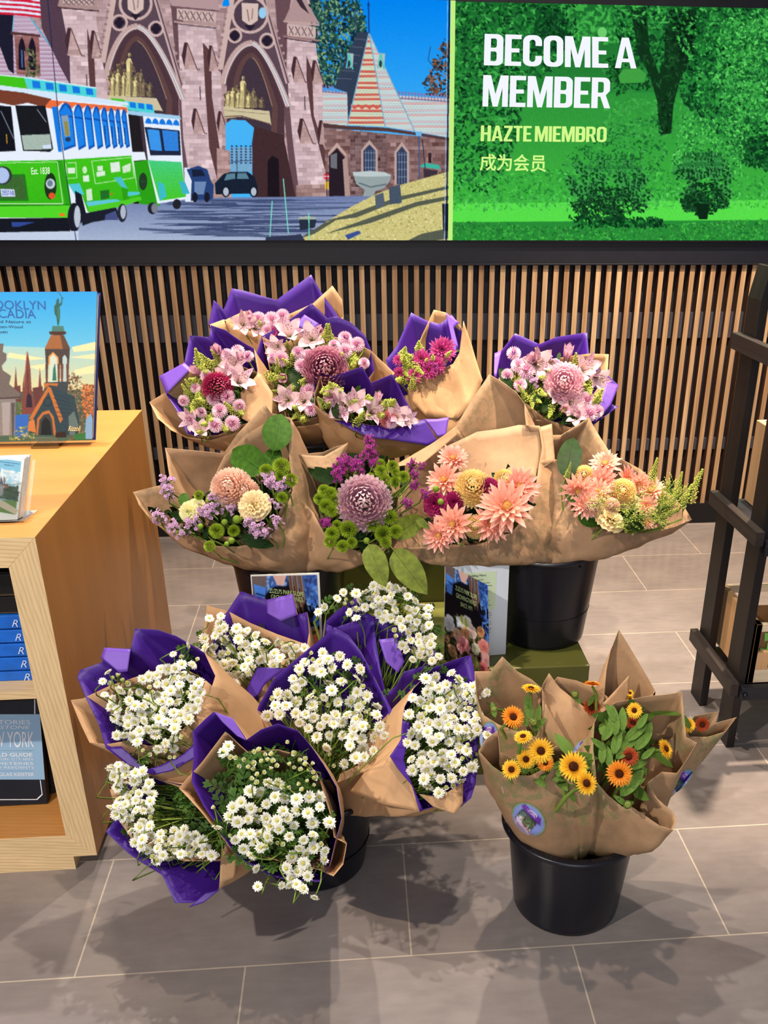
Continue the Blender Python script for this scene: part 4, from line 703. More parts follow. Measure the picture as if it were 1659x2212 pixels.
# ------------------------------------------------------------------ olive risers and buckets
OLV = plain('olive_paint', (96, 98, 46), .35, .4, .06, 5)
ZPED = .286
m = MB(); m.box(-.30, .507, 1.755, 2.112, .0, ZPED); tag(m.build('display_riser', OLV, bevel=.003), 'low olive green box carrying the middle pair of buckets', 'riser')
m = MB(); m.box(-.30, .495, 2.114, 2.48, .0, .458); tag(m.build('display_riser', OLV, bevel=.003), 'tall olive green box behind, under the purple wrapped bouquets', 'riser')
BKT = plain('black_bucket_plastic', (17, 18, 27), .32, .45, .12, 8)
def bucket(x, y, z, rr, rb, h, label, flat=False):
    t = thing('flower_bucket', (x, y, z), label, 'bucket', 'black flower buckets'); c = (x, y, z); m = MB()
    ri = rr - (.015 if flat else .008)
    m.lathe([(0, .004), (rb - .004, .004), (ri - .003, h - .002), (ri, h)], 72, c); m.lathe([(0, 0), (rb - .003, 0), (rb, .003), (rb + .0015, .012), (ri + .002, h - .012), (ri + .002, h - .003)], 72, c); m.build('body', BKT, t, True)
    m = MB(); m.lathe([(ri - .001, h - .001), (ri, h + .001), (rr - .003, h + .001), (rr, h - .002), (rr, h - .007), (rr - .003, h - .009), (ri + .001, h - .008)], 72, c); m.build('rim', BKT, t, True)
    m = MB(); m.lathe([(0, h * .35), (ri - .012, h * .35)], 40, c); m.build('water', plain('dark_water', (12, 14, 14), .05, .5), t)
    if not flat:
        for a in (-2.1, -1.1, -.2, 2.6, 1.2): m = MB(); m.box(x + (ri + .003) * math.cos(a) - .002, x + (ri + .003) * math.cos(a) + .002, y + (ri + .003) * math.sin(a) - .003, y + (ri + .003) * math.sin(a) + .003, z + h - .016, z + h - .006); m.build('rim_lug', BKT, t)
    return t, ri
t, _ = bucket(.426, 1.929, ZPED, .1319, .1016, .231, 'black bucket on the right of the low olive riser, with peach bouquets')
t, _ = bucket(-.160, 1.913, ZPED, .1319, .1016, .231, 'black bucket on the left of the low olive riser, behind a card')
tc_, ri = bucket(.379, 1.342, 0, .1319, .1011, .199, 'black bucket on the floor at the right, full of yellow calendula', True)
t, _ = bucket(-.112, 1.497, 0, .1319, .1, .199, 'black bucket on the floor full of white feverfew bouquets')
t, _ = bucket(-.140, 2.290, .458, .1319, .1016, .231, 'black bucket on the left of the tall riser, mostly hidden by wraps')
t, _ = bucket(.36, 2.300, .458, .1319, .1016, .231, 'black bucket on the right of the tall riser, mostly hidden by wraps')
rl = plain('embossed_black', (46, 45, 48), .3, .5)
for s_, a0, a1 in (('CUT FLOWERS', -1.68, -1.2), ('RESERVED', -.95, -.5), ('FLOWERS', -2.4, -2.0)):
    n = len(s_)
    for i, ch in enumerate(s_):
        if ch == ' ': continue
        a = a0 + (a1 - a0) * (i + .5) / n; da = abs(a1 - a0) / n * .42
        P = lambda r, an: Vector((.379 + r * math.cos(an), 1.342 + r * math.sin(an), .199 + .0014))
        text(ch, [P(.1262, a - da), P(.1262, a + da), P(.1192 + .009 * 0 + .0095, a + da), P(.1192 + .0095, a - da)][::1] if False else [P(.1195, a - da), P(.1195, a + da), P(.1275, a + da), P(.1275, a - da)], rl, tc_, 'embossed_letter', .01)
# ------------------------------------------------------------------ cards of the flower shop
def paint_leaflet(kind):
    """u 0..100, v 0..140"""
    C = Canvas(0, 0, 100, 140, (18, 20, 30), 3)
    C.fill([(0, 0), (100, 0), (100, 34), (0, 34)], (54, 90, 160), 12); C.dabs([(0, 0), (100, 0), (100, 40), (0, 40)], 90, [(70, 110, 190), (40, 64, 120), (130, 170, 220), (30, 40, 70)], 1.5, 4)
    C.fill([(30, 0), (55, 0), (48, 14), (38, 14)], (222, 180, 166)); C.fill([(0, 0), (24, 0), (20, 20), (0, 26)], (110, 96, 96), 8)
    C.fill([(0, 46), (12, 40), (18, 24), (34, 15), (66, 15), (78, 22), (88, 56), (94, 100), (90, 140), (0, 140)], (15, 16, 26), 2)
    for k in range(9): C.line([(56 + k * 2.4, 0), (58 + k * 2.6, 18 + (k % 3) * 6), (66 + k * 1.4, 34 + (k % 4) * 4)], 2, [(120, 92, 76), (90, 66, 56), (150, 120, 100)][k % 3])
    C.dabs([(80, 0), (100, 0), (100, 100), (90, 95), (82, 40)], 70, [(60, 110, 210), (90, 140, 220), (34, 60, 130)], 1.5, 4); C.fill([(2, 12), (20, 16), (16, 40), (4, 38)], (80, 140, 236), 12); C.line([(5, 22), (18, 25)], 1.4, (24, 40, 90))
    if kind:
        C.dabs([(0, 84), (30, 66), (60, 74), (86, 80), (100, 90), (100, 140), (0, 140)], 420, [(60, 70, 40), (90, 96, 56), (196, 150, 110), (150, 110, 80), (40, 44, 30)], 1.5, 4.5)
        def rose(x, y, r, c, c2):
            R = random.Random(int(x * 7 + y)); c = np.array(c, float); c2 = np.array(c2, float)
            for lay, (rad, pr, n) in enumerate(((.62, .52, 7), (.42, .42, 6), (.24, .32, 5), (.1, .2, 3))):
                for i in range(n):
                    an = 6.283 * i / n + lay * .6 + R.uniform(-.2, .2); px_, py_ = x + math.cos(an) * r * rad, y + math.sin(an) * r * rad; f = lay / 3.5
                    C.ell(px_ + .5, py_ + .6, r * pr, r * pr * .9, (c * (1 - f) + c2 * f) * .82); C.ell(px_, py_, r * pr * .92, r * pr * .82, (c * (1 - f) + c2 * f) * R.uniform(.94, 1.04))
            C.ell(x, y, r * .12, r * .1, c2 * .7)
        for a in ((10, 82, 12, (236, 236, 240), (206, 210, 220)), (50, 74, 13, (244, 240, 238), (228, 206, 196)), (62, 82, 10, (246, 226, 216), (234, 190, 176)), (28, 94, 9, (232, 190, 160), (206, 144, 110)), (46, 88, 9, (226, 164, 120), (196, 122, 80)), (42, 108, 14, (240, 160, 164), (222, 112, 120)), (82, 76, 8, (232, 170, 120), (208, 130, 84)), (88, 98, 12, (242, 160, 150), (226, 110, 106)), (70, 106, 9, (236, 232, 206), (196, 200, 160)), (92, 118, 11, (244, 190, 190), (230, 150, 150)), (18, 122, 9, (206, 160, 120), (160, 110, 76)), (86, 132, 9, (236, 130, 130), (206, 90, 92)), (60, 128, 8, (226, 190, 140), (176, 140, 96))): rose(*a)
        C.fill([(36, 64), (41, 62), (42, 76), (38, 78)], (190, 206, 60)); C.fill([(46, 66), (50, 64), (52, 78), (47, 80)], (170, 196, 60)); C.dabs([(60, 118), (75, 122), (80, 140), (55, 140)], 120, [(110, 130, 60), (150, 160, 90)], .8, 2); C.ell(48, 124, 7, 8, (40, 26, 22)); C.fill([(26, 68), (36, 66), (40, 82), (28, 84)], (232, 238, 240), 4)
    else:
        C.dabs([(80, 70), (100, 60), (100, 140), (74, 140)], 120, [(236, 130, 110), (244, 170, 150), (220, 96, 84), (70, 90, 50)], 2.5, 6)
    return C
uvs = lambda u, v: np.stack([u * 100, v * 140], 1)
lg = plain('leaflet_lime_print', (196, 222, 150), .4)
def leaflet_text(c, par, rows):
    TL, TR, BR, BL = [Vector(p) for p in c]; n = Vector((0, -.0012, .0004))
    P = lambda u, v: (TL * (1 - u) + TR * u) * (1 - v) + (BL * (1 - u) + BR * u) * v + n
    for s_, u0, v0, u1, v1, h in rows: text(s_, [P(u0, v0), P(u1, v1), P(u1, v1 + h), P(u0, v0 + h)], lg, par, 'lettering', .0)
Yc = 1.772; c1 = [at_y(541, 1242, Yc), at_y(690, 1246, Yc), None, None]; hh = c1[0].z - ZPED - .0005
c1[1] = Vector((c1[1].x, Yc, c1[0].z)); c1[3] = Vector((c1[0].x, Yc - .014, ZPED + .0005)); c1[2] = Vector((c1[1].x, Yc - .014, ZPED + .0005))
k1 = thing('shop_card', (c1[0].x + .07, Yc, ZPED), 'flower shop card behind the feverfew, leaning on the left black bucket', 'card')
m = MB(); slab(*c1, (0, .002, 0), m); m.build('card', WHT, k1)
L = lambda a, b, f: a * (1 - f) + b * f
i1 = [p + Vector((0, -.0008, 0)) for p in (L(c1[0], c1[1], .015) + Vector((0, 0, -.003)), L(c1[0], c1[1], .965) + Vector((0, 0, -.004)), L(c1[3], c1[2], .965), L(c1[3], c1[2], .015))]
picture('card_picture', i1, paint_leaflet(0), 110, 150, PR, k1, lambda u, v: np.stack([u * 100, 4 + v * 110], 1))
leaflet_text(i1, k1, [("ZUZU'S PARK SLOPE", .255, .115, .78, .16, .045), ('GROWINGTHINGS', .275, .175, .765, .215, .045), ('SINCE 1971', .38, .24, .66, .265, .045)])
# folded brochure
br = thing('folded_brochure', (.27, 1.80, ZPED), 'folded wedding brochure standing open on the low olive riser', 'brochure')
zb_ = ZPED + .001; S0 = at_z(959, 1424, zb_); Bk = at_z(1092, 1413, zb_); Fr = at_z(1057, 1457, zb_)
hS = at_y(960, 1217, S0.y).z - zb_
up = Vector((0, 0, hS)); th2 = .0006
back = [S0 + up, Bk + up, Bk, S0]; front = [S0 + up + Vector((0, -.001, 0)), Fr + up, Fr, S0 + Vector((0, -.001, 0))]
front[1] = at_y(1053, 1264, Fr.y + .004)
m = MB(); slab(*back, (0, th2, 0), m); m.build('inside_page', plain('brochure_white', (226, 234, 244), .4, .3, .01), br)
m = MB(); slab(*front, (-.0004, th2, 0), m); m.build('cover', WHT, br)
picture('cover_picture', [p + Vector((.0006, -.0006, 0)) for p in front], paint_leaflet(1), 90, 150, PR, br, uvs)
leaflet_text([p + Vector((.0008, 0, 0)) for p in front], br, [("ZUZU'S PARK SLOPE", .24, .165, .74, .165, .05), ('GROWINGTHINGS', .26, .24, .72, .24, .05), ('SINCE 1971', .36, .315, .63, .315, .045)])
TLb, TRb, BRb, BLb = back; PB = lambda u, v: (TLb * (1 - u) + TRb * u) * (1 - v) + (BLb * (1 - u) + BRb * u) * v + Vector((0, -.0006, 0))
sheet4([PB(.1, .11), PB(.80, .11), PB(.80, .50), PB(.1, .50)], plain('pale_green_print', (216, 236, 200), .5), 'menu_panel', br, (0, .0003, 0))
PB2 = lambda u, v: PB(u, v) + Vector((0, -.0006, 0)); ink = plain('dark_ink', (40, 50, 56), .5)
for s_, u0, u1, v, h in (('Wedding Menu:', .34, .645, .13, .03), ('Boutonnieres', .35, .60, .18, .013), ('Bridal bouquets', .38, .70, .215, .016), ('Party specialties', .40, .74, .245, .016), ('Altars', .50, .69, .305, .016), ('Centerpieces etc.', .42, .715, .395, .016), ('"ZuZu\'s petals rocks"', .40, .75, .45, .018), ('Our flowers inside', .45, .74, .53, .013), ('a floral view of', .45, .75, .555, .013), ('your day, your', .45, .74, .58, .013), ('Come to the', .45, .74, .625, .013), ('store for more and', .45, .745, .65, .013), ('consultations made', .45, .75, .695, .013), ('by phone or QR', .45, .74, .718, .013), ('on the list', .45, .74, .742, .013)):
    text(s_, [PB2(u0, v), PB2(u1, v), PB2(u1, v + h), PB2(u0, v + h)], ink, br, 'lettering')
# ------------------------------------------------------------------ black timber rack with crates on the right
BW = wood_mat('black_stained_timber', (12, 9, 9), (34, 25, 22), 'Z', .5, 30, .4); BWY = wood_mat('black_stained_rail', (20, 16, 15), (50, 41, 37), 'Y', .5, 34, .4); BWX = wood_mat('black_stained_front_rail', (18, 20, 28), (34, 36, 46), 'X', .5, 30, .4)
PINE = wood_mat('pale_pine', (208, 156, 106), (230, 184, 134), 'Z', .6, 16); PINEX = wood_mat('pale_pine_rail', (224, 196, 156), (244, 222, 190), 'X', .6, 16)
rk = thing('crate_rack', (1.1, 1.95, 0), 'black stained timber rack at the right edge holding pale crates', 'rack')
zt2 = at_y(1640, 572, 2.05).z
m = MB(); xa, xb = .889, .909; m.prism([(xa, 0), (xb, 0), (xb, zt2), (xa + .012, zt2), (xa, zt2 - .07)], 'Y', 2.008, 2.078); m.build('post', BW, rk, bevel=.001)
m = MB(); m.prism([(.888, 0), (.908, 0), (.908, 1.3), (.888, 1.3)], 'Y', 1.815, 1.885); m.build('post', BW, rk, bevel=.001)
m = MB(); m.box(1.50, 1.52, 1.815, 1.885, 0, 1.3); m.build('post', BW, rk); m = MB(); m.box(1.50, 1.52, 2.008, 2.078, 0, 1.3); m.build('post', BW, rk)
zl = at_y(1585, 1478, 1.80).z; zm = at_y(1648, 1150, 1.80).z; zu = at_y(1588, 718, 2.085).z
for z1, hgt in ((zl, .034), (zm, .034), (zu, .036)):
    m = MB(); m.box(.868, .888, 1.80, 2.09, z1 - hgt, z1); m.build('side_rail', BWY, rk, bevel=.001)
zr_ = at_y(1620, 1478, 1.814).z
for z1 in (zr_, at_y(1656, 1165, 1.814).z):
    m = MB(); m.box(.895, 1.52, 1.795, 1.815, z1 - .034, z1); m.build('front_rail', BWX, rk, bevel=.001)
    m = MB(); m.tube([(.902, 1.796, z1 - .017), (.902, 1.790, z1 - .017)], .0065, 12); m.ball((.902, 1.791, z1 - .017), .006, 10, 5); m.build('bolt', plain('black_bolt', (30, 32, 42), .3, .5, metal=.6), rk, True)
m = MB(); m.box(.91, 1.5, 1.83, 2.07, zr_ - .05, zr_ - .036); m.build('deck_board', BWX, rk)
def crate(z0, z1, y0, y1, x0, x1, label):
    c = thing('wooden_crate', ((x0 + x1) / 2, (y0 + y1) / 2, z0), label, 'crate', 'pale crates on the black rack'); tk_ = .014
    m = MB(); m.box(x0, x0 + tk_, y0, y1, z0, z1); m.box(x0, x0 + tk_, y0, y0 + .025, z0, z1); m.build('side_board', PINE, c, bevel=.001)
    m = MB(); m.box(x1 - tk_, x1, y0, y1, z0, z1); m.build('side_board', PINE, c)
    for a, b_ in ((z0, z0 + .035), (z1 - .02, z1)):
        m = MB(); m.box(x0 + tk_, x1 - tk_, y0, y0 + .012, a, b_); m.build('front_slat', PINEX, c, bevel=.001)
        m = MB(); m.box(x0 + tk_, x1 - tk_, y1 - .012, y1, a, b_); m.build('back_slat', PINEX, c)
    m = MB(); m.box(x0 + tk_, x1 - tk_, y0 + .012, y1 - .012, z0, z0 + .008); m.build('base_board', PINEX, c)
    m = MB(); m.box(x0 + tk_, x0 + tk_ + .03, y0 + .0005, y0 + .0125, z0 + .035, z0 + .035 + (z1 - z0) * .3); m.build('corner_block', PINE, c)
zc0 = at_y(1625, 1474, 1.84).z; zc1 = at_y(1575, 1268, 2.05).z
crate(zc0, zc1, 1.838, 2.068, .925, 1.46, 'pale crate low on the black rack, holding a printed kraft bag')
zd0 = zm - .03; zd1 = at_y(1636, 944, 1.95).z
crate(zd0, zd1, 1.90, 2.10, .965, 1.46, 'taller pale crate on the middle level of the black rack')
for z_ in (zm - .032,):
    m = MB(); m.box(.91, 1.5, 1.83, 2.11, z_ - .012, z_); m.build('deck_board', BWX, rk)
# kraft bag with green strokes
def bag():
    x0, x1, y0, y1, z0, z1 = .945, 1.2, 1.856, 2.02, zc0 + .009, zc1 - .03
    R = random.Random(3); m = MB(); N, K = 40, 10
    vs = []
    for j in range(K + 1):
        f = j / K
        for i in range(N):
            a = 2 * math.pi * i / N; sx = abs(math.cos(a)) ** .35 * math.copysign(1, math.cos(a)); sy = abs(math.sin(a)) ** .35 * math.copysign(1, math.sin(a)); sq = 1 - .25 * f
            p = Vector(((x0 + x1) / 2 + sx * (x1 - x0) / 2, (y0 + y1) / 2 + sy * (y1 - y0) / 2 * sq, z0 + (z1 - z0) * f)); d = noise.noise(p * 18) * .008
            vs.append(p + Vector((d * .3, d, d * .4 if 0 < j < K else 0)))
    m.add(vs, [(j * N + i, j * N + (i + 1) % N, (j + 1) * N + (i + 1) % N, (j + 1) * N + i) for j in range(K) for i in range(N)])
    b = thing('kraft_bag', ((x0 + x1) / 2, (y0 + y1) / 2, z0), 'brown kraft bag with bright green brush strokes in the low crate', 'bag')
    o = m.build('bag_body', paper_mat('bag_kraft', (160, 118, 76)), b, True)
    gm = plain('bag_green_print', (140, 214, 96), .6)
    for k, (a, bb, c, d) in enumerate((((.03, .82), (.30, .80), .02, 0), ((.06, .62), (.32, .50), .018, 0), ((.0, .50), (.30, .40), .02, 0), ((.02, .36), (.28, .14), .022, 0))):
        mm = MB(); n = 9; vs = []
        for i in range(n):
            f = i / (n - 1); u = a[0] + (bb[0] - a[0]) * f; v = a[1] + (bb[1] - a[1]) * f + .03 * math.sin(f * 3)
            for s_ in (-1, 1):
                wd = c * .5 * (1 - .5 * f); zz = z0 + (z1 - z0) * v + s_ * wd; sq = 1 - .25 * (zz - z0) / (z1 - z0); p = Vector((x0 + .012 + (x1 - x0) * u, (y0 + y1) / 2 - (y1 - y0) / 2 * sq, zz)); dd = noise.noise(p * 18) * .008; vs.append(p + Vector((0, dd - .0035, 0)))
        mm.add(vs, [(2 * i, 2 * i + 2, 2 * i + 3, 2 * i + 1) for i in range(n - 1)]); mm.build('green_stroke', gm, b)
bag()
# ------------------------------------------------------------------ flower meshes (unit diameter, facing +Z), shared by every copy
def petal(vs, fs, tt, az, r0, L, w, el, curl=0.0, z0=0.0, tip=.0, cup=.15, n=4, shape=.75, notch=0, twist=0, el_base=None):
    """one petal: starts at radius r0, length L, width w, leaves at elevation el, bends by curl"""
    ca, sa = math.cos(az), math.sin(az); o = len(vs); x, z, a = r0, z0, el
    for k in range(n + 1):
        s = k / n; wd = w * .5 * (math.sin(math.pi * min(1, s * (1 - tip * .0) * .86 + .14)) ** shape if tip == 0 else (math.sin(math.pi * min(1, .15 + s * .85)) ** shape))
        if k == n: wd *= (.45 if tip == 0 else .06)
        up = cup * wd
        for sd in (-1, 0, 1):
            lz = z + (up if sd else 0) + sd * twist * wd; lx = x - (notch * L if (sd == 0 and k == n) else 0)
            vs.append(Vector((lx * ca - sd * wd * sa, lx * sa + sd * wd * ca, lz))); tt.append(s)
        x += L / n * math.cos(a); z += L / n * math.sin(a); a += curl / n
    for k in range(n):
        for j in range(2):
            b = o + k * 3 + j; fs.append((b, b + 3, b + 4, b + 1))
def ringset(rings, seed=1, jit=.12):
    R = random.Random(seed); vs, fs, tt = [], [], []
    for (n, r0, L, w, el, curl, z0, kw) in rings:
        ph = R.uniform(0, 6.28)
        for i in range(n): petal(vs, fs, tt, ph + 2 * math.pi * (i + R.uniform(-jit, jit)) / n, r0, L * R.uniform(1 - jit * .8, 1 + jit * .8), w, el + R.uniform(-jit, jit), curl, z0, **kw)
    return vs, fs, tt
def globe(nrings, el0, el1, R0, R1, w, spacing, curl=.9, seed=2, n=3, kw=None):
    """incurved ball: petals spring from an inner sphere and hook inward"""
    R = random.Random(seed); vs, fs, tt = [], [], []; kw = kw or {}
    for k in range(nrings):
        el = el0 + (el1 - el0) * k / (nrings - 1); c = math.cos(el); cnt = max(3, int(2 * math.pi * R1 * max(c, .12) / spacing)); ph = R.uniform(0, 6)
        for i in range(cnt):
            e = el + R.uniform(-.06, .06); petal(vs, fs, tt, ph + 2 * math.pi * (i + R.uniform(-.15, .15)) / cnt, R0 * math.cos(e), (R1 - R0) * 1.5, w, e - .25, curl, R0 * math.sin(e), n=n, **kw)
    return vs, fs, tt
def proto(name, data, mat, smooth=True):
    vs, fs, tt = data; me = bpy.data.meshes.new(name); me.from_pydata([tuple(v) for v in vs], [], fs); me.materials.append(mat)
    me.polygons.foreach_set('use_smooth', [smooth] * len(me.polygons)); a = me.attributes.new('t', 'FLOAT', 'POINT'); a.data.foreach_set('value', tt); me.update(); return me
def mbproto(name, mb, mats, smooth=True):
    me = bpy.data.meshes.new(name); me.from_pydata([tuple(v) for v in mb.v], [], mb.f)
    for m_ in mats: me.materials.append(m_)
    me.polygons.foreach_set('material_index', mb.mi); me.polygons.foreach_set('use_smooth', [smooth] * len(me.polygons)); a = me.attributes.new('t', 'FLOAT', 'POINT'); a.data.foreach_set('value', mb.t); me.update(); return me
P = {}                                                     # kind -> (part name, [mesh variants], sub-part or None)
m_white = petal_mat('feverfew_white', [(0, (226, 224, 170)), (.35, (244, 242, 226)), (1, (250, 249, 242))], .25)
m_wc = petal_mat('feverfew_centre', [(0, (206, 200, 90)), (1, (224, 214, 110))], .1)
m_green = petal_mat('stem_green', [(0, (96, 126, 48)), (1, (156, 178, 80))], .2)
m_leaf = plain('leaf_green', (60, 90, 34), .55, .2, .25, 22); m_dleaf = plain('dark_leaf', (24, 46, 14), .6, .1, .15, 10); m_bleaf = plain('broad_leaf', (50, 84, 22), .65, .1, .15, 8); m_cal = plain('calendula_leaf', (84, 112, 46), .65, .1, .08, 10); m_lemon = plain('olive_leaf', (90, 102, 34), .6, .15, .15, 8)
kd = dict(cup=.3, n=3, shape=.6)
P['daisy'] = ('feverfew_bloom', [proto('feverfew_bloom', ringset([(15, .10, .40, .21, .0, -.15, 0, kd), (13, .09, .37, .20, .2, -.2, .03, kd), (11, .09, .28, .17, .45, -.3, .05, kd)], s, .2), m_white) for s in (1, 2, 3)], ('flower_center', None))
def dome(r, z, sq, mat, name, bumps=60, t0=0):
    mb = MB(); mb.ball((0, 0, z), r, 12, 7, 0, sq, .3); R = random.Random(4)
    for k in range(bumps):
        a = k * 2.39996; rr = r * math.sqrt(k / bumps) * .95; zz = z + r * sq * math.sqrt(max(0, 1 - (rr / r) ** 2)); mb.ball((rr * math.cos(a), rr * math.sin(a), zz), r * .13, 4, 3, 0, 1.2, R.uniform(.2, 1))
    return mbproto(name, mb, [mat])
C_daisy = dome(.12, .10, .6, m_wc, 'flower_center', 24)
mb = MB(); mb.ball((0, 0, 0), .36, 8, 6, 0, .85, .4); mb.ball((0, 0, .2), .26, 8, 5, 0, .8, 1)
vsb, fsb, ttb = ringset([(10, .22, .44, .26, .75, .7, .05, kd)], 4); mb.add(vsb, fsb, 1, ttb); P['bud'] = ('feverfew_bud', [mbproto('feverfew_bud', mb, [petal_mat('bud_green', [(0, (150, 160, 66)), (1, (190, 190, 96))]), m_white])], None)
# large globe mums
gk = dict(cup=.55, shape=.55)
def mum(name, stops, seed, w=.092, sp=.088, curl=1.75, trans=.25): return [proto(name, globe(13, -.55, 1.48, .27, .44, w, sp, curl, seed, 3, gk), petal_mat(name + '_petal', stops, trans))]
P['mum_mauve'] = ('globe_chrysanthemum', mum('mauve_globe', [(0, (156, 96, 124)), (.45, (202, 152, 170)), (.85, (238, 212, 216)), (1, (246, 226, 226))], 3), None)
P['mum_plum'] = ('globe_chrysanthemum', mum('plum_globe', [(0, (116, 40, 72)), (.5, (176, 100, 128)), (.9, (222, 172, 186)), (1, (236, 204, 206))], 4), None)
P['mum_pink'] = ('globe_chrysanthemum', mum('pink_globe', [(0, (206, 130, 160)), (.5, (236, 186, 202)), (1, (250, 226, 228))], 5), None)
P['mum_peach'] = ('globe_chrysanthemum', mum('peach_globe', [(0, (242, 182, 152)), (.4, (248, 208, 186)), (1, (252, 232, 214))], 6), None)
P['mum_lemon'] = ('globe_chrysanthemum', mum('lemon_globe', [(0, (230, 178, 130)), (.35, (242, 214, 140)), (.8, (250, 234, 166)), (1, (250, 230, 200))], 7), None)
P['mum_crimson'] = ('globe_chrysanthemum', mum('crimson_globe', [(0, (120, 16, 56)), (.6, (178, 44, 96)), (1, (222, 120, 150))], 8, .07, .095), None)
# spray mums: pointed loose petals
sk = dict(tip=1, cup=.4, shape=.8, n=4)
def spray(name, stops, seed): return [proto(name, ringset([(14, .05, .46, .135, -.02, .1, 0, sk), (14, .05, .43, .13, .22, .1, .02, sk), (12, .05, .37, .12, .5, .1, .03, sk), (10, .04, .29, .10, .8, .1, .04, sk), (9, .03, .20, .075, 1.1, .1, .04, sk)], seed, .12), petal_mat(name + '_petal', stops, .3))]
P['spray_peach'] = ('spray_chrysanthemum', spray('peach_spray', [(0, (236, 170, 104)), (.3, (236, 156, 126)), (.7, (244, 182, 160)), (1, (250, 208, 192))], 3) + spray('peach_spray_b', [(0, (238, 180, 116)), (.3, (232, 150, 124)), (.7, (242, 176, 158)), (1, (248, 202, 190))], 9), ('flower_center', None))
C_spray = dome(.09, .08, .9, petal_mat('spray_centre', [(0, (226, 160, 80)), (1, (240, 200, 110))]), 'flower_center', 30)
P['spray_magenta'] = ('spray_chrysanthemum', spray('magenta_spray', [(0, (130, 20, 84)), (.5, (178, 44, 122)), (1, (222, 110, 170))], 5), None)
# pompons
def pompon(name, stops, seed, w=.11, sp=.13, el0=-.2): return [proto(name, globe(7, el0, 1.4, .26, .46, w, sp, .8, seed, 2, dict(cup=.3, shape=.5)), petal_mat(name + '_petal', stops, .2))]
P['button_pink'] = ('button_chrysanthemum', pompon('pink_button', [(0, (216, 150, 184)), (.5, (238, 200, 218)), (1, (248, 228, 234))], 2) + pompon('pink_button_b', [(0, (222, 160, 190)), (.5, (240, 206, 222)), (1, (250, 232, 236))], 3), ('flower_center', None))
C_button = dome(.15, .36, .5, petal_mat('button_centre', [(0, (190, 92, 146)), (1, (222, 150, 186))]), 'flower_center', 30)
P['button_green'] = ('green_pompon', pompon('green_button', [(0, (84, 110, 16)), (.6, (138, 164, 34)), (1, (180, 200, 66))], 4, .075, .095), None)
mb = MB(); mb.ball((0, 0, 0), .5, 10, 7, 0, .9, .5); P['button_bud'] = ('green_pompon_bud', [mbproto('green_bud', mb, [petal_mat('green_bud_mat', [(0, (110, 140, 40)), (1, (150, 176, 60))])])], None)
# carnation: ruffled sheets
def carnation(name, stops, seed):
    R = random.Random(seed); vs, fs, tt = [], [], []
    for (n, r, el, L, w) in ((9, .05, .15, .46, .42), (9, .04, .5, .42, .36), (8, .03, .85, .38, .30), (7, .02, 1.2, .34, .24), (5, .0, 1.45, .32, .2)):
        ph = R.uniform(0, 6)
        for i in range(n):
            az = ph + 6.283 * i / n + R.uniform(-.2, .2); o = len(vs); K = 4; J = 7
            for k in range(K + 1):
                s = k / K; a = el + R.uniform(-.05, .05) - .3 * s
                for j in range(J):
                    u = j / (J - 1) * 2 - 1; x = r + L * s * (1 - .12 * u * u) + (R.uniform(-.03, .02) if k == K else 0); wv_ = math.sin(j * 2.4 + i) * .045 * s * s + R.uniform(-.012, .012) * s
                    lx, ly, lz = x * math.cos(a) - wv_ * math.sin(a), u * w * .5 * (s ** .7), x * math.sin(a) * .85 + wv_ * math.cos(a)
                    vs.append(Vector((lx * math.cos(az) - ly * math.sin(az), lx * math.sin(az) + ly * math.cos(az), lz))); tt.append(s)
            for k in range(K):
                for j in range(J - 1): b = o + k * J + j; fs.append((b, b + J, b + J + 1, b + 1))
    return [proto(name, (vs, fs, tt), petal_mat(name + '_petal', stops, .3))]
P['carn_cream'] = ('carnation', carnation('cream_carnation', [(0, (206, 176, 110)), (.6, (232, 206, 150)), (1, (242, 222, 176))], 3), None)
P['carn_lemon'] = ('carnation', carnation('lemon_carnation', [(0, (206, 206, 120)), (.6, (236, 230, 160)), (1, (244, 240, 190))], 4), None)
P['carn_wine'] = ('carnation', carnation('wine_carnation', [(0, (70, 4, 36)), (.6, (126, 10, 66)), (1, (168, 30, 96))], 5), None)
P['carn_red'] = ('carnation', carnation('coral_carnation', [(0, (150, 40, 70)), (.6, (196, 76, 96)), (1, (230, 140, 140))], 6), None)
# alstroemeria: open trumpet with streaked inner petals
def alstro(seed):
    R = random.Random(seed); vs, fs, tt = [], [], []
    kw = dict(cup=.35, n=6, shape=.85)
    for i in range(3): petal(vs, fs, tt, 6.283 * i / 3 + R.uniform(-.1, .1), .02, .72, .36, 1.15, -.75, -.25, **kw)
    for i in range(3): petal(vs, fs, tt, 6.283 * (i + .5) / 3 + R.uniform(-.1, .1), .02, .74, .24, 1.2, -.7, -.25, **kw)
    mb = MB(); mb.add(vs[:3 * 21], [f for f in fs if max(f) < 63], 0, tt[:63]); k = len(vs)
    mb.add(vs[63:], [tuple(i - 63 for i in f) for f in fs if min(f) >= 63], 1, tt[63:])
    for i in range(5): mb.tube([(0, 0, -.2), (.02 * math.cos(i * 1.3), .02 * math.sin(i * 1.3), .1), (.09 * math.cos(i * 1.3), .09 * math.sin(i * 1.3), .3)], .012, 4, 0, .006, [.9] * 3 if False else None); mb.ball((.09 * math.cos(i * 1.3), .09 * math.sin(i * 1.3), .31), .025, 5, 3, 0, 1.4, .1)
    return mb
qa = NT('alstroemeria_streaked', .5, .2); at = qa.n('ShaderNodeAttribute', attribute_name='t'); bc_ = qa.ramp(at.outputs['Fac'], [(0, (206, 190, 150)), (.5, (236, 206, 214)), (1, (222, 160, 190))])
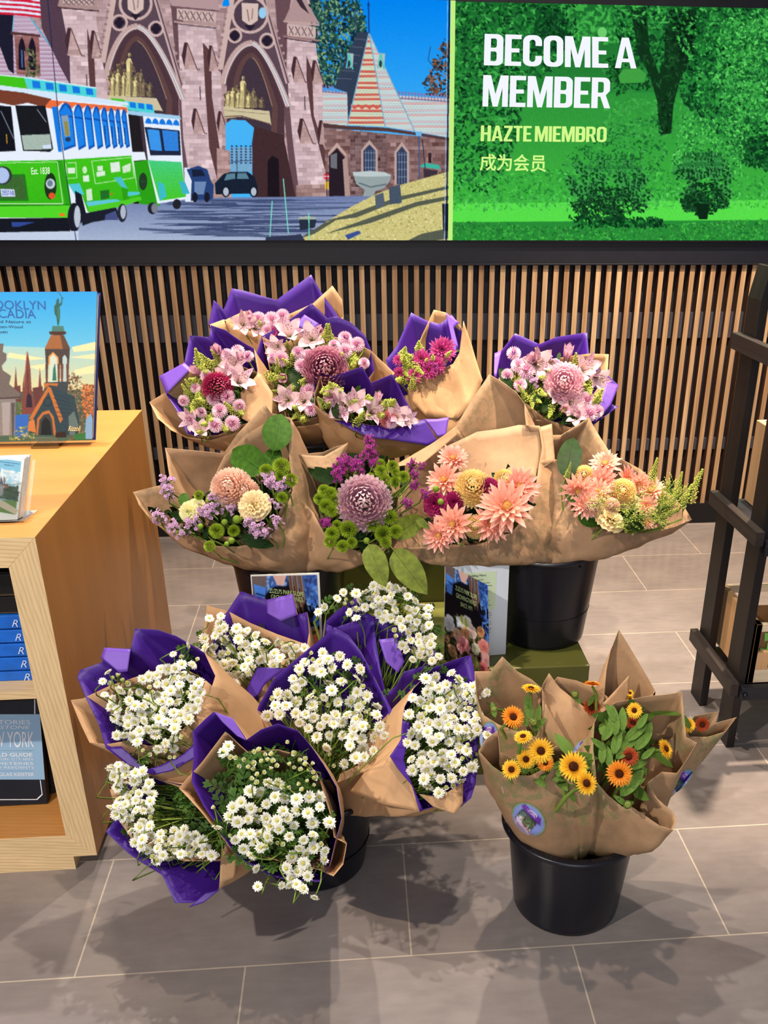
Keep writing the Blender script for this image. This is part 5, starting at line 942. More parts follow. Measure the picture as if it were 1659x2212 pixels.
wv2 = qa.noise(qa.coord((34, 34, 7)), 1.6, 1); fl = qa.mix(1.0, qa.ramp(wv2, [(.55, (0, 0, 0)), (.6, (255, 255, 255))]), qa.ramp(at.outputs['Fac'], [(.3, (0, 0, 0)), (.45, (255, 255, 255)), (.75, (255, 255, 255)), (.9, (0, 0, 0))]), 'MULTIPLY'); qa.col(qa.mix(fl, bc_, rgba((110, 30, 60))))
m_al = petal_mat('alstroemeria_petal', [(0, (150, 150, 96)), (.35, (230, 196, 206)), (.8, (240, 214, 218)), (.95, (210, 160, 180)), (1, (150, 130, 100))], .3)
P['alstro'] = ('alstroemeria_bloom', [mbproto('alstroemeria_bloom', alstro(s), [m_al, qa.m]) for s in (1, 2)], None)
mb = MB(); vs, fs, tt = [], [], []
for i in range(5): petal(vs, fs, tt, 6.283 * i / 5, .03, .8, .26, 1.42, -.12, -.3, cup=.6, n=5, shape=.8)
mb.add(vs, fs, 0, tt); P['alstro_bud'] = ('alstroemeria_bud', [mbproto('alstroemeria_bud', mb, [petal_mat('alstroemeria_bud_petal', [(0, (150, 150, 100)), (.4, (206, 150, 176)), (.8, (226, 184, 200)), (1, (120, 66, 90))], .25)])], None)
# statice and pepper-grass sprigs, along +Z
def statice(seed, n=26):
    R = random.Random(seed); mb = MB(); mb.tube([(0, 0, -.6), (.02, 0, -.1), (0, 0, .3)], .016, 5, 1)
    for k in range(n):
        a = R.uniform(0, 6.28); r = R.uniform(.05, .34); z = R.uniform(-.28, .45); r *= 1 - max(0, z) * .6; c = Vector((r * math.cos(a), r * math.sin(a), z))
        mb.tube([(0, 0, z - .25), c * .6 + Vector((0, 0, -.1)), c], .010, 3, 1)
        vs, fs, tt = [], [], []; s0 = R.uniform(0, 6)
        for i in range(5): petal(vs, fs, tt, s0 + 6.283 * i / 5, .01, .085, .075, .35, -.3, 0, cup=.1, n=2, shape=.4)
        d = (c + Vector((R.uniform(-.2, .2), R.uniform(-.2, .2), .25))).normalized(); q = Vector((0, 0, 1)).rotation_difference(d); mb.add([q @ v + c for v in vs], fs, 0, tt)
        vs, fs, tt = [], [], []
        for i in range(4): petal(vs, fs, tt, s0 + 6.283 * i / 4, .01, .06, .06, 1.0, -.3, 0, cup=.1, n=2, shape=.4)
        mb.add([q @ v + c for v in vs], fs, 0, tt)
    return mb
def stat_mats(name, a, b): return [petal_mat(name, [(0, a), (1, b)], .2), m_green]
P['statice_lilac'] = ('statice_sprig', [mbproto('lilac_statice', statice(s, 34), stat_mats('statice_lilac_petal_%s' % 'abc'[s], (196, 150, 196), (226, 190, 218))) for s in (0, 1)], None)
P['statice_magenta'] = ('statice_sprig', [mbproto('magenta_statice', statice(s, 44), stat_mats('statice_magenta_petal_%s' % 'abc'[s], (130, 30, 110), (186, 70, 160))) for s in (0, 1)], None)
def pepper(seed, n=130):
    R = random.Random(seed); mb = MB(); mb.tube([(0, 0, -.7), (.01, .01, 0), (0, .02, .5)], .012, 5, 0, .006)
    for k in range(n):
        f = k / n; z = -.42 + .95 * f; a = k * 2.4; r = (.16 * (1 - f) + .02) * R.uniform(.5, 1.15); c = Vector((r * math.cos(a), r * math.sin(a), z))
        if k % 2 == 0: mb.tube([(0, 0, z - .03), c], .004, 3, 0)
        mb.ball(c, .033 * (1.1 - .5 * f), 5, 3, 1, .6, R.random())
    return mb
m_pep = petal_mat('pepper_grass_seed', [(0, (160, 176, 66)), (1, (210, 214, 112))], .2)
P['pepper'] = ('pepper_grass_sprig', [mbproto('pepper_grass_sprig', pepper(s), [m_green, m_pep]) for s in (0, 1)], None)
def wisp(seed):
    R = random.Random(seed); mb = MB(); mb.tube([(0, 0, -.5), (.02, 0, 0), (0, .03, .5)], .009, 4, 0, .004)
    for k in range(26):
        z = -.3 + k * .03; a = R.uniform(0, 6.28); L = R.uniform(.1, .25) * (1.2 - z); d = Vector((math.cos(a), math.sin(a), .9)) * L; mb.tube([(0, 0, z), Vector((0, 0, z)) + d * .6, Vector((0, 0, z)) + d], .005, 3, 0, .003)
        for q in range(5): mb.ball(Vector((0, 0, z)) + d * (.5 + q * .12) + Vector((R.uniform(-.02, .02), R.uniform(-.02, .02), R.uniform(-.02, .02))), .014, 4, 3, 1, .8, R.random())
    return mb
P['wisp'] = ('wispy_green_sprig', [mbproto('wispy_sprig', wisp(s), [m_green, m_pep]) for s in (0, 1)], None)
# calendula
ck = dict(cup=.2, n=3, shape=.5)
def calen(name, stops, seed, dbl=True):
    r = [(26, .13, .37, .085, .02, -.1, 0, ck), (24, .13, .34, .085, .16, -.1, .015, ck)]
    if dbl: r += [(22, .12, .28, .08, .36, -.2, .03, ck), (18, .12, .20, .07, .6, -.2, .035, ck)]
    return proto(name, ringset(r, seed, .12), petal_mat(name + '_petal', stops, .25))
Y = [(0, (214, 130, 10)), (.5, (244, 186, 40)), (1, (250, 210, 70))]; O = [(0, (200, 90, 10)), (.5, (238, 140, 30)), (1, (246, 170, 60))]; RR_ = [(0, (90, 20, 12)), (.5, (150, 48, 24)), (1, (196, 96, 40))]
P['cal_yellow'] = ('calendula_bloom', [calen('yellow_calendula', Y, 3), calen('yellow_calendula_b', Y, 4, False)], ('flower_center', None)); P['cal_orange'] = ('calendula_bloom', [calen('orange_calendula', O, 5)], ('flower_center', None)); P['cal_red'] = ('calendula_bloom', [calen('rust_calendula', RR_, 6)], ('flower_center', None))
C_cal = dome(.155, .03, .55, petal_mat('calendula_centre', [(0, (40, 14, 10)), (1, (110, 50, 16))]), 'flower_center', 70)
mb = MB(); mb.ball((0, 0, 0), .36, 10, 6, 0, .9, .3); vs, fs, tt = ringset([(12, .30, .55, .2, 1.35, .5, -.22, kd)], 3); mb.add(vs, fs, 0, tt); vs, fs, tt = ringset([(10, .1, .3, .1, 1.4, 0, .1, kd)], 5); mb.add(vs, fs, 1, tt); P['cal_bud'] = ('calendula_bud', [mbproto('calendula_bud', mb, [petal_mat('calendula_bud_green', [(0, (110, 136, 60)), (1, (160, 176, 96))]), petal_mat('calendula_bud_tip', Y)])], None)
CENT = {'daisy': C_daisy, 'spray_peach': C_spray, 'button_pink': C_button, 'cal_yellow': C_cal, 'cal_orange': C_cal, 'cal_red': C_cal}
# leaves: base at the origin, tip along +Y, face +Z (length 1)
def leafdata(w=.55, fold=.14, droop=.35, n=10, wave=.02, tipp=1.0):
    vs, fs, tt = [], [], []
    for k in range(n + 1):
        s = k / n; wd = w * .5 * (s ** .6) * ((1 - s) ** .75) / .395 if 0 < k < n else .004; zc_ = -droop * s * s
        for j, u in enumerate((-1, -.5, 0, .5, 1)): vs.append(Vector((u * wd, s, zc_ + abs(u) * fold * wd * 2 * .5 + wave * math.sin(k * 1.7 + j) * abs(u)))); tt.append(s)
    for k in range(n):
        for j in range(4): b = k * 5 + j; fs.append((b, b + 1, b + 6, b + 5))
    return vs, fs, tt
def leafproto(name, mat, **kw):
    d = leafdata(**kw); mb = MB(); mb.add(*d[:2], 0, d[2]); mb.tube([(0, -.12, .0)] + [(0, s, -kw.get('droop', .35) * s * s + .004) for s in np.linspace(0, .95, 6)], .011, 4, 0, .003); return mbproto(name, mb, [mat])
P['leaf_big'] = ('broad_leaf', [leafproto('broad_leaf', m_bleaf, w=.62)], None); P['leaf_dark'] = ('dark_leaf', [leafproto('dark_leaf', m_dleaf, w=.42)], None); P['leaf_slim'] = ('slim_leaf', [leafproto('slim_leaf', m_dleaf, w=.34, droop=.2)], None); P['leaf_lemon'] = ('drooping_leaf', [leafproto('drooping_leaf', m_lemon, w=.5, droop=.25)], None); P['leaf_cal'] = ('calendula_leaf', [leafproto('calendula_leaf', m_cal, w=.34, droop=.12)], None)
def fernleaf():
    mb = MB(); mb.tube([(0, -.2, 0), (0, .5, 0), (0, .95, -.05)], .02, 4, 0, .008)
    for (x, y, a, L) in ((0, .55, 0, .5), (.0, .4, .9, .42), (0, .4, -.9, .42), (0, .15, 1.1, .36), (0, .15, -1.1, .36), (0, .68, .55, .34), (0, .68, -.55, .34)):
        for da, l2, off in ((0, 1, 0), (.5, .55, .3), (-.5, .55, .3)):
            vs, fs, tt = leafdata(.42, .1, .1, 4); rot = Matrix.Rotation(-(a + da), 3, 'Z'); b = Vector((x, y, 0)) + Matrix.Rotation(-a, 3, 'Z') @ Vector((0, L * off, 0)); mb.add([rot @ (v * L * l2) + b for v in vs], fs, 0, tt)
    return mb
FERN = fernleaf(); LEAFD = leafdata(.4, .14, .2, 5)
# ------------------------------------------------------------------ papers
PURPLE = paper_mat('purple_paper', (64, 28, 130), .42, 0, None, .25, .05, .05); LILAC = paper_mat('lilac_sheen', (104, 68, 172), .45, 0, None, .3, .05, .05)  # lilac folds: sheen of the purple paper painted as a lighter tone
KR = paper_mat('kraft_ribbed', (192, 152, 112), .6, 110, None, .25, .14, .06); KP = paper_mat('kraft_printed', (178, 142, 108), .6, 0, (96, 102, 70, .47, 150), .25, .14, .12); KW = paper_mat('kraft_flower_shop', (182, 146, 110), .6, 0, (116, 136, 84, .56, 190), .25, .14, .12); KB = paper_mat('kraft_plain', (188, 148, 108), .6, 0, None, .25, .14, .12)
def basis(n):
    n = n.normalized(); u = Vector((1, 0, 0)); u = (u - n * u.dot(n)).normalized(); return u, n.cross(u), n
class Bouquet:
    def __init__(s, name, label, group, c, Y, neck, T=50, lx=0.0, rpx=100):
        s.c = at_y(c[0], c[1], Y); s.cpx = c; s.rpx = rpx; t = math.radians(T); s.n = Vector((lx, -math.sin(t), math.cos(t))).normalized(); s.u, s.v, _ = basis(s.n)
        s.neck = Vector(neck); s.root = thing(name, s.neck, label, 'bouquet', group); s.ppm = FPX / depth_of(s.c); s.R = random.Random(label); s.pap = []; s.heads = []
    def pt(s, x, y, off=0.0):
        p = at_plane(x, y, s.c, s.n)
        if off: p = p + (Vector((0, 0, CAMH)) - p).normalized() * off
        return p
    def paper(s, name, rim, mat, nr=.05, dz=0.0, bulge=.06, offs=0.0, nv=16, crumple=.004, neck=None, shape=1.0, stretch=1.0, outer=None):
        loop = []; k = len(rim); step = .009
        for i in range(k):
            a, b = rim[i], rim[(i + 1) % k]; pa = s.pt(a[0], a[1], offs + (a[2] if len(a) > 2 else 0)); pb = s.pt(b[0], b[1], offs + (b[2] if len(b) > 2 else 0)); m_ = max(1, int((pb - pa).length / step))
            for j in range(m_): loop.append(pa.lerp(pb, j / m_))
        ctr = sum(loop, Vector()) / len(loop); N = len(loop); nk = Vector(neck) if neck else s.neck
        an = [math.atan2((p - ctr).dot(s.v), (p - ctr).dot(s.u)) for p in loop]
        un = [an[0]]
        for a in an[1:]: un.append(un[-1] + (a - un[-1] + math.pi) % (2 * math.pi) - math.pi)
        tot = un[-1] - un[0]; sg = 1 if tot > 0 else -1; mono = [un[0]]
        for i in range(1, N): mono.append(un[0] + sg * 2 * math.pi * i / N)
        ang = [.55 * a + .45 * b for a, b in zip(un, mono)]
        vs = []; ax = (ctr - nk).normalized(); sd = s.R.uniform(0, 50)
        for j in range(nv + 1):
            t = j / nv
            for i, p in enumerate(loop):
                q = nk + Vector((math.cos(ang[i]) * nr, math.sin(ang[i]) * nr * stretch, dz)); r = p.lerp(q, t ** shape)
                rel = r - (nk + ax * (r - nk).dot(ax)); o = rel.normalized() if rel.length > 1e-5 else Vector(); r = r + o * (bulge * math.sin(math.pi * t) * (p - q).length)
                w_ = crumple * (.35 + 1.6 * t * (1 - t) * 2); h = noise.noise(r * 16 + Vector((sd, 0, 0))) + .5 * noise.noise(r * 41 + Vector((0, sd, 0))) + 1.1 * (.25 - abs(noise.noise(r * 11 + Vector((0, 0, sd))))); r = r + (o if rel.length > 1e-5 else s.n) * (h * w_)
                vs.append(r)
        fs = [(j * N + i, j * N + (i + 1) % N, (j + 1) * N + (i + 1) % N, (j + 1) * N + i) for j in range(nv) for i in range(N)]
        acc = 0
        for f in fs[::7]:
            a_, b_, c_ = vs[f[0]], vs[f[1]], vs[f[2]]; m_ = (a_ + c_) * .5; rel = m_ - (nk + ax * (m_ - nk).dot(ax)); acc += (b_ - a_).cross(c_ - a_).dot(rel)
        if acc < 0: fs = [f[::-1] for f in fs]
        o = mesh(name, vs, fs, [outer or mat, mat], s.root, True); md = o.modifiers.new('thick', 'SOLIDIFY'); md.thickness = .0008; md.offset = -1; md.material_offset = 1; md.material_offset_rim = 1
        s.pap.append((vs, fs)); return o
    def sheet(s, name, poly, mat, curve=.0, crumple=.002, offs=0.0):
        """a loose corner of paper: outline with depth per corner, filled as a fine, slightly curled grid"""
        P3 = [s.pt(p[0], p[1], offs + (p[2] if len(p) > 2 else 0)) for p in poly]; bm = bmesh.new(); f = bm.faces.new([bm.verts.new(p) for p in P3])
        bmesh.ops.triangulate(bm, faces=[f]); bmesh.ops.subdivide_edges(bm, edges=bm.edges[:], cuts=5, use_grid_fill=True); sd = s.R.uniform(0, 50); c = sum(P3, Vector()) / len(P3)
        for v in bm.verts: v.co += s.n * (noise.noise(v.co * 15 + Vector((sd, 0, 0))) * crumple + curve * ((v.co - c).length ** 2))
        me = bpy.data.meshes.new(name); bm.to_mesh(me); bm.free(); me.materials.append(mat); me.polygons.foreach_set('use_smooth', [True] * len(me.polygons)); o = bpy.data.objects.new(name, me); COL.objects.link(o); o.parent = s.root; o.matrix_parent_inverse = Matrix.Translation(-s.root.location); md = o.modifiers.new('thick', 'SOLIDIFY'); md.thickness = .0007; md.offset = 0; return o
    def head(s, x, y, bulge):
        d2 = min(1, ((x - s.cpx[0]) ** 2 + (y - s.cpx[1]) ** 2) / (s.rpx * 1.25) ** 2); return s.pt(x, y, 0) , d2
    def flower(s, kind, x, y, dpx, off=.02, tilt=.25, lean=None, spin=None, stem=True, lab=None):
        nm, var, sub = P[kind]; p, d2 = s.head(x, y, 0); p = p + (Vector((0, 0, CAMH)) - p).normalized() * off
        size = dpx / (FPX / depth_of(p)); tocam = (Vector((0, 0, CAMH)) - p).normalized(); rad = (p - s.c); rad = rad - s.n * rad.dot(s.n)
        d = (s.n * .55 + tocam * .45 + rad * 2.2 + Vector((s.R.gauss(0, tilt), s.R.gauss(0, tilt), s.R.gauss(0, tilt)))).normalized()
        if lean: d = (s.u * lean[0] + s.v * lean[1] + s.n * lean[2]).normalized()
        q = Vector((0, 0, 1)).rotation_difference(d) @ Matrix.Rotation(s.R.uniform(0, 6.28) if spin is None else spin, 3, 'Z').to_quaternion()
        o = bpy.data.objects.new(nm, s.R.choice(var)); COL.objects.link(o); o.parent = s.root; o.matrix_parent_inverse = Matrix.Translation(-s.root.location); o.location = p; o.rotation_mode = 'QUATERNION'; o.rotation_quaternion = q; o.scale = (size,) * 3
        if lab: o['label'] = lab
        if kind in CENT:
            c = bpy.data.objects.new('flower_center', CENT[kind]); COL.objects.link(c); c.parent = o
        if stem: s.heads.append((p, d, size))
        return o
    def leaf(s, kind, x0, y0, x1, y1, off=.03, roll=0.0, off1=None):
        """leaf from its base pixel to its tip pixel"""
        nm, var, _ = P[kind]; a = s.pt(x0, y0, off); b = s.pt(x1, y1, off if off1 is None else off1); L = (b - a).length; yv = (b - a).normalized(); tc = (Vector((0, 0, CAMH)) - a).normalized(); zv = (tc - yv * tc.dot(yv)).normalized(); xv = yv.cross(zv)
        m3 = Matrix((xv, yv, zv)).transposed() @ Matrix.Rotation(roll, 3, 'Y'); o = bpy.data.objects.new(nm, var[0]); COL.objects.link(o); o.parent = s.root; o.matrix_parent_inverse = Matrix.Translation(-s.root.location); o.location = a; o.rotation_mode = 'QUATERNION'; o.rotation_quaternion = m3.to_quaternion(); o.scale = (L,) * 3; return o
    def stems(s, r=.0012, frac=1.0, mat=None, curl=.02, name='stems', seg=5):
        mb = MB(); R = s.R
        for p, d, size in s.heads:
            if R.random() > frac: continue
            e = s.neck + Vector((R.uniform(-.03, .03), R.uniform(-.03, .03), .01)); a = p - d * (size * .12); b = a - d * .03 + Vector((R.uniform(-1, 1), R.uniform(-1, 1), R.uniform(-1, 0))) * curl; c = b.lerp(e, .45) + Vector((R.uniform(-1, 1), R.uniform(-1, 1), 0)) * curl
            mb.tube([a, a.lerp(b, .5) + Vector((R.uniform(-1, 1), R.uniform(-1, 1), 0)) * curl * .3, b, c, e], r, seg, 0, r * 1.5, list(np.linspace(1, 0, 5)))
        o = mb.build(name, mat or m_green, s.root, True); tag(o, kind='stuff'); return o
    def foliage(s, poly, n, size, mat=None, depth=(.02, .09), fern=False, name='foliage', up=.5):
        mb = MB(); R = s.R; lo = (min(p[0] for p in poly), min(p[1] for p in poly)); hi = (max(p[0] for p in poly), max(p[1] for p in poly)); k = 0
        while k < n:
            x, y = R.uniform(lo[0], hi[0]), R.uniform(lo[1], hi[1])
            if not inpoly(x, y, poly): continue
            k += 1; p = s.pt(x, y, -R.uniform(*depth)); d = (s.n * up + Vector((R.gauss(0, .6), R.gauss(0, .6), R.gauss(0, .4)))).normalized(); tc = (s.n + Vector((R.gauss(0, .5), R.gauss(0, .5), R.gauss(0, .5)))).normalized(); xv = d.cross(tc).normalized(); zv = xv.cross(d); m3 = Matrix((xv, d, zv)).transposed(); L = size * R.uniform(.7, 1.3)
            src = (FERN.v, FERN.f) if fern else (LEAFD[0], LEAFD[1]); mb.add([m3 @ (v * L) + p for v in src[0]], src[1], 0, .5)
        o = mb.build(name, mat or m_leaf, s.root, True); tag(o, kind='stuff'); return o
    def scatter(s, kind, poly, n, dpx, mind=15, off=(.0, .035), tilt=.3, cluster=.5, stem=True, keep=None):
        R = s.R; pts = [] if keep is None else keep; lo = (min(p[0] for p in poly), min(p[1] for p in poly)); hi = (max(p[0] for p in poly), max(p[1] for p in poly)); k = 0; tries = 0; mine = []
        while k < n and tries < 20000:
            tries += 1
            if mine and R.random() < cluster: a = R.choice(mine); an = R.uniform(0, 6.28); rr = R.uniform(mind, mind * 1.6); x, y = a[0] + rr * math.cos(an), a[1] + rr * math.sin(an)
            else: x, y = R.uniform(lo[0], hi[0]), R.uniform(lo[1], hi[1])
            if not inpoly(x, y, poly) or any((x - a) ** 2 + (y - b) ** 2 < mind * mind for a, b in pts): continue
            pts.append((x, y)); mine.append((x, y)); k += 1; s.flower(kind, x, y, R.uniform(*dpx), R.uniform(*off), tilt, stem=stem)
        return pts
    def decal(s, cx, cy, rx, ry, ang, painter, name='sticker', lab=None):
        bv = BVHTree.FromPolygons([v for q in s.pap for v in q[0]], [tuple(i + sum(len(w[0]) for w in s.pap[:k]) for i in f) for k, q in enumerate(s.pap) for f in q[1]]); N = 26; vs = []; cs = []; ok = {}; O_ = Vector((0, 0, CAMH)); CV = painter()
        hit0 = bv.ray_cast(O_, Vector(ray(cx, cy)).normalized())[0]
        for j in range(N):
            for i in range(N):
                u, v = i / (N - 1) * 2 - 1, j / (N - 1) * 2 - 1; r = math.hypot(u, v); m_ = max(abs(u), abs(v)); f = m_ / r if r > 0 else 1; a, b = u * f, v * f   # square grid squeezed to a disc
                x = cx + rx * a * math.cos(ang) - ry * b * math.sin(ang); y = cy + rx * a * math.sin(ang) + ry * b * math.cos(ang); d = Vector(ray(x, y)).normalized(); h = bv.ray_cast(O_, d)[0]
                if h is None or (h - hit0).length > .06: h = O_ + d * (hit0 - O_).length
                vs.append(h - d * .0016); cs.append(CV.sample(np.array([[50 + 50 * a, 50 + 50 * b]]))[0])
        fs = [(j * N + i, j * N + i + 1, (j + 1) * N + i + 1, (j + 1) * N + i) for j in range(N - 1) for i in range(N - 1)]; o = mesh(name, vs, fs, PR, s.root, True); ca = o.data.color_attributes.new('Col', 'FLOAT_COLOR', 'POINT'); c = np.concatenate([s2l(np.array(cs)), np.ones((len(cs), 1))], 1); ca.data.foreach_set('color', c.astype(np.float32).ravel())
        if lab: o['label'] = lab
        return o
# ------------------------------------------------------------------ purple wrapped mixed bouquets at the back
GB_, GK, GF, GC = 'purple wrapped mixed bouquets', 'kraft wrapped mixed bouquets', 'feverfew bouquets', 'calendula bouquets'
ZRB = .458 + .231; ZRK = ZPED + .231; ZRC = .199
def mixed(name, label, c, Y, neck, rpx, T=52, lx=0, grp=GB_): return Bouquet(name, label, grp, c, Y, neck, T, lx, rpx)
# top one, half hidden
B2 = mixed('mixed_bouquet', 'topmost purple wrapped bouquet, only a few pink flowers showing above its kraft front', (600, 690), 2.36, (-.13, 2.33, ZRB - .03), 110, 62)
B2.paper('purple_paper', [(450, 702), (462, 648), (483, 668), (500, 623), (527, 628), (597, 648), (672, 593), (693, 630), (715, 660), (735, 690), (700, 706), (640, 722), (573, 716), (527, 700), (483, 690)], PURPLE, outer=KR, bulge=.03)
B2.paper('kraft_paper', [(484, 692), (527, 672), (600, 690), (676, 655), (718, 617), (740, 647), (742, 684), (700, 712), (640, 730), (573, 727), (527, 711)], KB, nr=.055, bulge=.05, offs=.004)
for k, x, y, d in (('alstro', 525, 699, 52), ('alstro', 553, 708, 50), ('button_pink', 559, 689, 27), ('button_pink', 587, 690, 29), ('button_pink', 611, 683, 27), ('button_pink', 578, 712, 22), ('spray_magenta', 590, 717, 26), ('alstro_bud', 540, 684, 40), ('pepper', 600, 705, 34), ('pepper', 563, 702, 34), ('button_pink', 545, 690, 22)): B2.flower(k, x, y, d * (1.3 if k == 'pepper' else 1.12), .03)
B2.foliage([(515, 695), (620, 685), (640, 715), (560, 720)], 60, .03)
B2.stems(.0015)
B1 = mixed('mixed_bouquet', 'leftmost purple wrapped bouquet, with a crimson chrysanthemum, beside the bookcase', (470, 845), 2.17, (-.20, 2.25, ZRB - .03), 95, 50, -.18)
B1.paper('purple_paper', [(360, 852), (343, 813), (398, 783), (410, 725), (452, 728), (455, 702), (487, 713), (520, 737), (549, 753), (556, 800), (545, 860), (540, 912), (520, 918), (470, 940), (425, 943), (402, 935), (385, 895)], PURPLE, outer=KR, bulge=.05)
B1.paper('kraft_paper', [(322, 869), (362, 845), (420, 790), (480, 770), (540, 800), (562, 806), (558, 860), (541, 916), (505, 936), (455, 951), (405, 945), (370, 930), (340, 903)], KR, nr=.056, bulge=.08, offs=-.004)
B1.sheet('paper_fold', [(344, 813), (398, 783), (413, 796), (360, 852)], LILAC, offs=.008)
B1.sheet('kraft_fold', [(561, 808), (590, 850), (588, 905), (548, 918), (523, 905), (521, 850)], KB, 1.2, offs=.028)
for k, x, y, d in (('mum_crimson', 470, 838, 66), ('alstro', 508, 785, 62), ('alstro', 518, 822, 64), ('alstro', 492, 812, 52), ('alstro_bud', 470, 762, 60), ('alstro_bud', 428, 806, 46), ('button_pink', 490, 768, 26), ('button_pink', 514, 760, 27), ('button_pink', 537, 770, 22), ('button_pink', 446, 812, 24), ('button_pink', 461, 861, 28), ('button_pink', 493, 858, 29), ('button_pink', 475, 888, 30), ('button_pink', 466, 918, 29), ('button_pink', 503, 914, 30), ('button_pink', 410, 905, 24), ('button_pink', 397, 865, 22), ('button_pink', 516, 876, 26), ('button_pink', 422, 838, 20), ('button_pink', 434, 892, 22), ('alstro', 413, 905, 52), ('alstro', 432, 930, 46), ('pepper', 428, 776, 60), ('pepper', 452, 785, 60), ('pepper', 420, 825, 58), ('pepper', 440, 870, 60), ('pepper', 405, 850, 46), ('pepper', 446, 916, 46), ('pepper', 520, 890, 44), ('pepper', 425, 865, 50), ('alstro_bud', 520, 775, 46)): B1.flower(k, x, y, d * (1.3 if k == 'pepper' else 1.12), .045)
for x, y in ((440,800),(412,838),(432,858),(500,885),(455,905),(418,880),(470,775),(436,935),(487,925)): B1.flower('pepper', x, y, B1.R.uniform(46, 66), .045, .35)
B1.foliage([(405, 780), (530, 770), (540, 880), (500, 935), (410, 930), (395, 860)], 140, .035); B1.stems(.0015)
B3 = mixed('mixed_bouquet', 'central purple wrapped bouquet with a plum globe chrysanthemum under the topmost one', (695, 805), 2.24, (-.09, 2.30, ZRB - .03), 110, 52)
B3.paper('purple_paper', [(551, 771), (566, 726), (603, 707), (630, 687), (673, 655), (707, 687), (727, 683), (760, 697), (787, 723), (801, 755), (810, 800), (770, 850), (720, 890), (673, 903), (620, 913), (598, 890), (572, 830)], PURPLE, outer=KR, bulge=.05)
B3.paper('kraft_paper', [(567, 727), (600, 745), (680, 720), (760, 735), (800, 757), (853, 806), (830, 830), (790, 860), (720, 905), (673, 918), (625, 924), (604, 880), (582, 800), (576, 765)], KR, nr=.056, bulge=.06, offs=.003)
B3.sheet('paper_fold', [(635, 703), (658, 680), (690, 700), (676, 720)], LILAC, offs=.01)
for k, x, y, d in (('mum_plum', 702, 800, 98), ('alstro', 625, 720, 64), ('alstro', 672, 730, 66), ('alstro', 598, 748, 50), ('alstro_bud', 612, 815, 52), ('alstro', 620, 862, 60), ('alstro', 655, 865, 54), ('button_pink', 607, 775, 30), ('button_pink', 644, 762, 26), ('button_pink', 666, 766, 22), ('button_pink', 651, 790, 28), ('button_pink', 745, 731, 27), ('button_pink', 772, 744, 28), ('button_pink', 745, 758, 29), ('button_pink', 722, 747, 24), ('button_pink', 786, 785, 22), ('button_pink', 668, 845, 28), ('button_pink', 672, 885, 26), ('button_pink', 590, 774, 22), ('pepper', 703, 733, 56), ('pepper', 594, 815, 52), ('pepper', 630, 838, 40), ('pepper', 652, 825, 38), ('pepper', 640, 880, 46), ('pepper', 765, 776, 56), ('pepper', 632, 770, 36), ('pepper', 620, 745, 30), ('pepper', 592, 862, 30), ('pepper', 638, 900, 34), ('alstro_bud', 690, 715, 40)): B3.flower(k, x, y, d * (1.3 if k == 'pepper' else 1.12), .05)
B3.leaf('leaf_slim', 643, 840, 626, 775, .045); B3.leaf('leaf_slim', 665, 835, 642, 806, .05); B3.leaf('leaf_slim', 668, 722, 672, 692, .04)
for x, y in ((690,745),(712,722),(760,790),(600,800),(660,820),(622,785),(735,770),(655,905),(610,845)): B3.flower('pepper', x, y, B3.R.uniform(46, 66), .045, .35)
B3.foliage([(590, 740), (790, 740), (790, 800), (690, 890), (610, 890)], 150, .035); B3.stems(.0015)
B5 = mixed('mixed_bouquet', 'narrow upright bouquet with magenta chrysanthemums in a tall kraft and purple wrap', (930, 785), 2.33, (.235, 2.30, ZRB - .05), 80, 60, .05)
B5.paper('purple_paper', [(833, 778), (857, 747), (888, 675), (923, 693), (950, 700), (975, 680), (992, 698), (1000, 730), (985, 790), (940, 812), (895, 850), (870, 855), (850, 815)], PURPLE, outer=KR, nr=.05, bulge=.03)
B5.paper('kraft_paper', [(890, 790), (905, 740), (923, 700), (937, 669), (963, 675), (982, 690), (996, 704), (1010, 745), (990, 775), (978, 788), (945, 803), (898, 823), (878, 840)], KB, nr=.062, bulge=.10, offs=.004, crumple=.006)
B5.sheet('kraft_fold', [(997, 703), (1016, 748), (1041, 824), (1015, 880, -.01), (985, 910, -.02), (920, 905, -.02), (892, 875, -.005), (878, 842), (898, 822), (945, 802), (978, 787), (991, 765)], KB, 1.5, .006, .014)
B5.sheet('paper_fold', [(963, 675), (992, 697), (980, 708), (990, 750), (981, 770), (973, 720)], LILAC, offs=.012)
for k, x, y, d in (('spray_magenta', 955, 756, 56), ('spray_magenta', 911, 776, 44), ('spray_magenta', 944, 790, 40), ('spray_magenta', 895, 812, 34), ('spray_magenta', 860, 778, 24), ('spray_magenta', 926, 800, 40), ('spray_magenta', 968, 765, 34), ('spray_magenta', 863, 805, 26), ('pepper', 878, 790, 66), ('pepper', 872, 762, 50), ('pepper', 905, 748, 44), ('pepper', 962, 772, 46), ('pepper', 866, 820, 56), ('pepper', 918, 782, 34), ('wisp', 885, 815, 60), ('statice_magenta', 940, 800, 36)): B5.flower(k, x, y, d * (1.3 if k == 'pepper' else 1.12), .035)
for x, y in ((870,775),(885,770),(876,805),(890,830),(900,795),(935,775)): B5.flower('pepper', x, y, B5.R.uniform(46, 66), .045, .35)
B5.foliage([(845, 780), (985, 750), (970, 790), (880, 845)], 80, .03); B5.stems(.0015)
B6 = mixed('mixed_bouquet', 'rightmost purple wrapped bouquet with pale pink globe chrysanthemum and lilies', (1205, 825), 2.28, (.44, 2.30, ZRB - .04), 100, 50, .10)
B6.paper('purple_paper', [(1067, 813), (1068, 763), (1083, 757), (1113, 720), (1165, 743), (1200, 728), (1268, 718), (1272, 763), (1300, 800), (1337, 832), (1320, 873), (1335, 878), (1283, 918), (1233, 924), (1180, 905), (1110, 850)], PURPLE, outer=KR, bulge=.05)
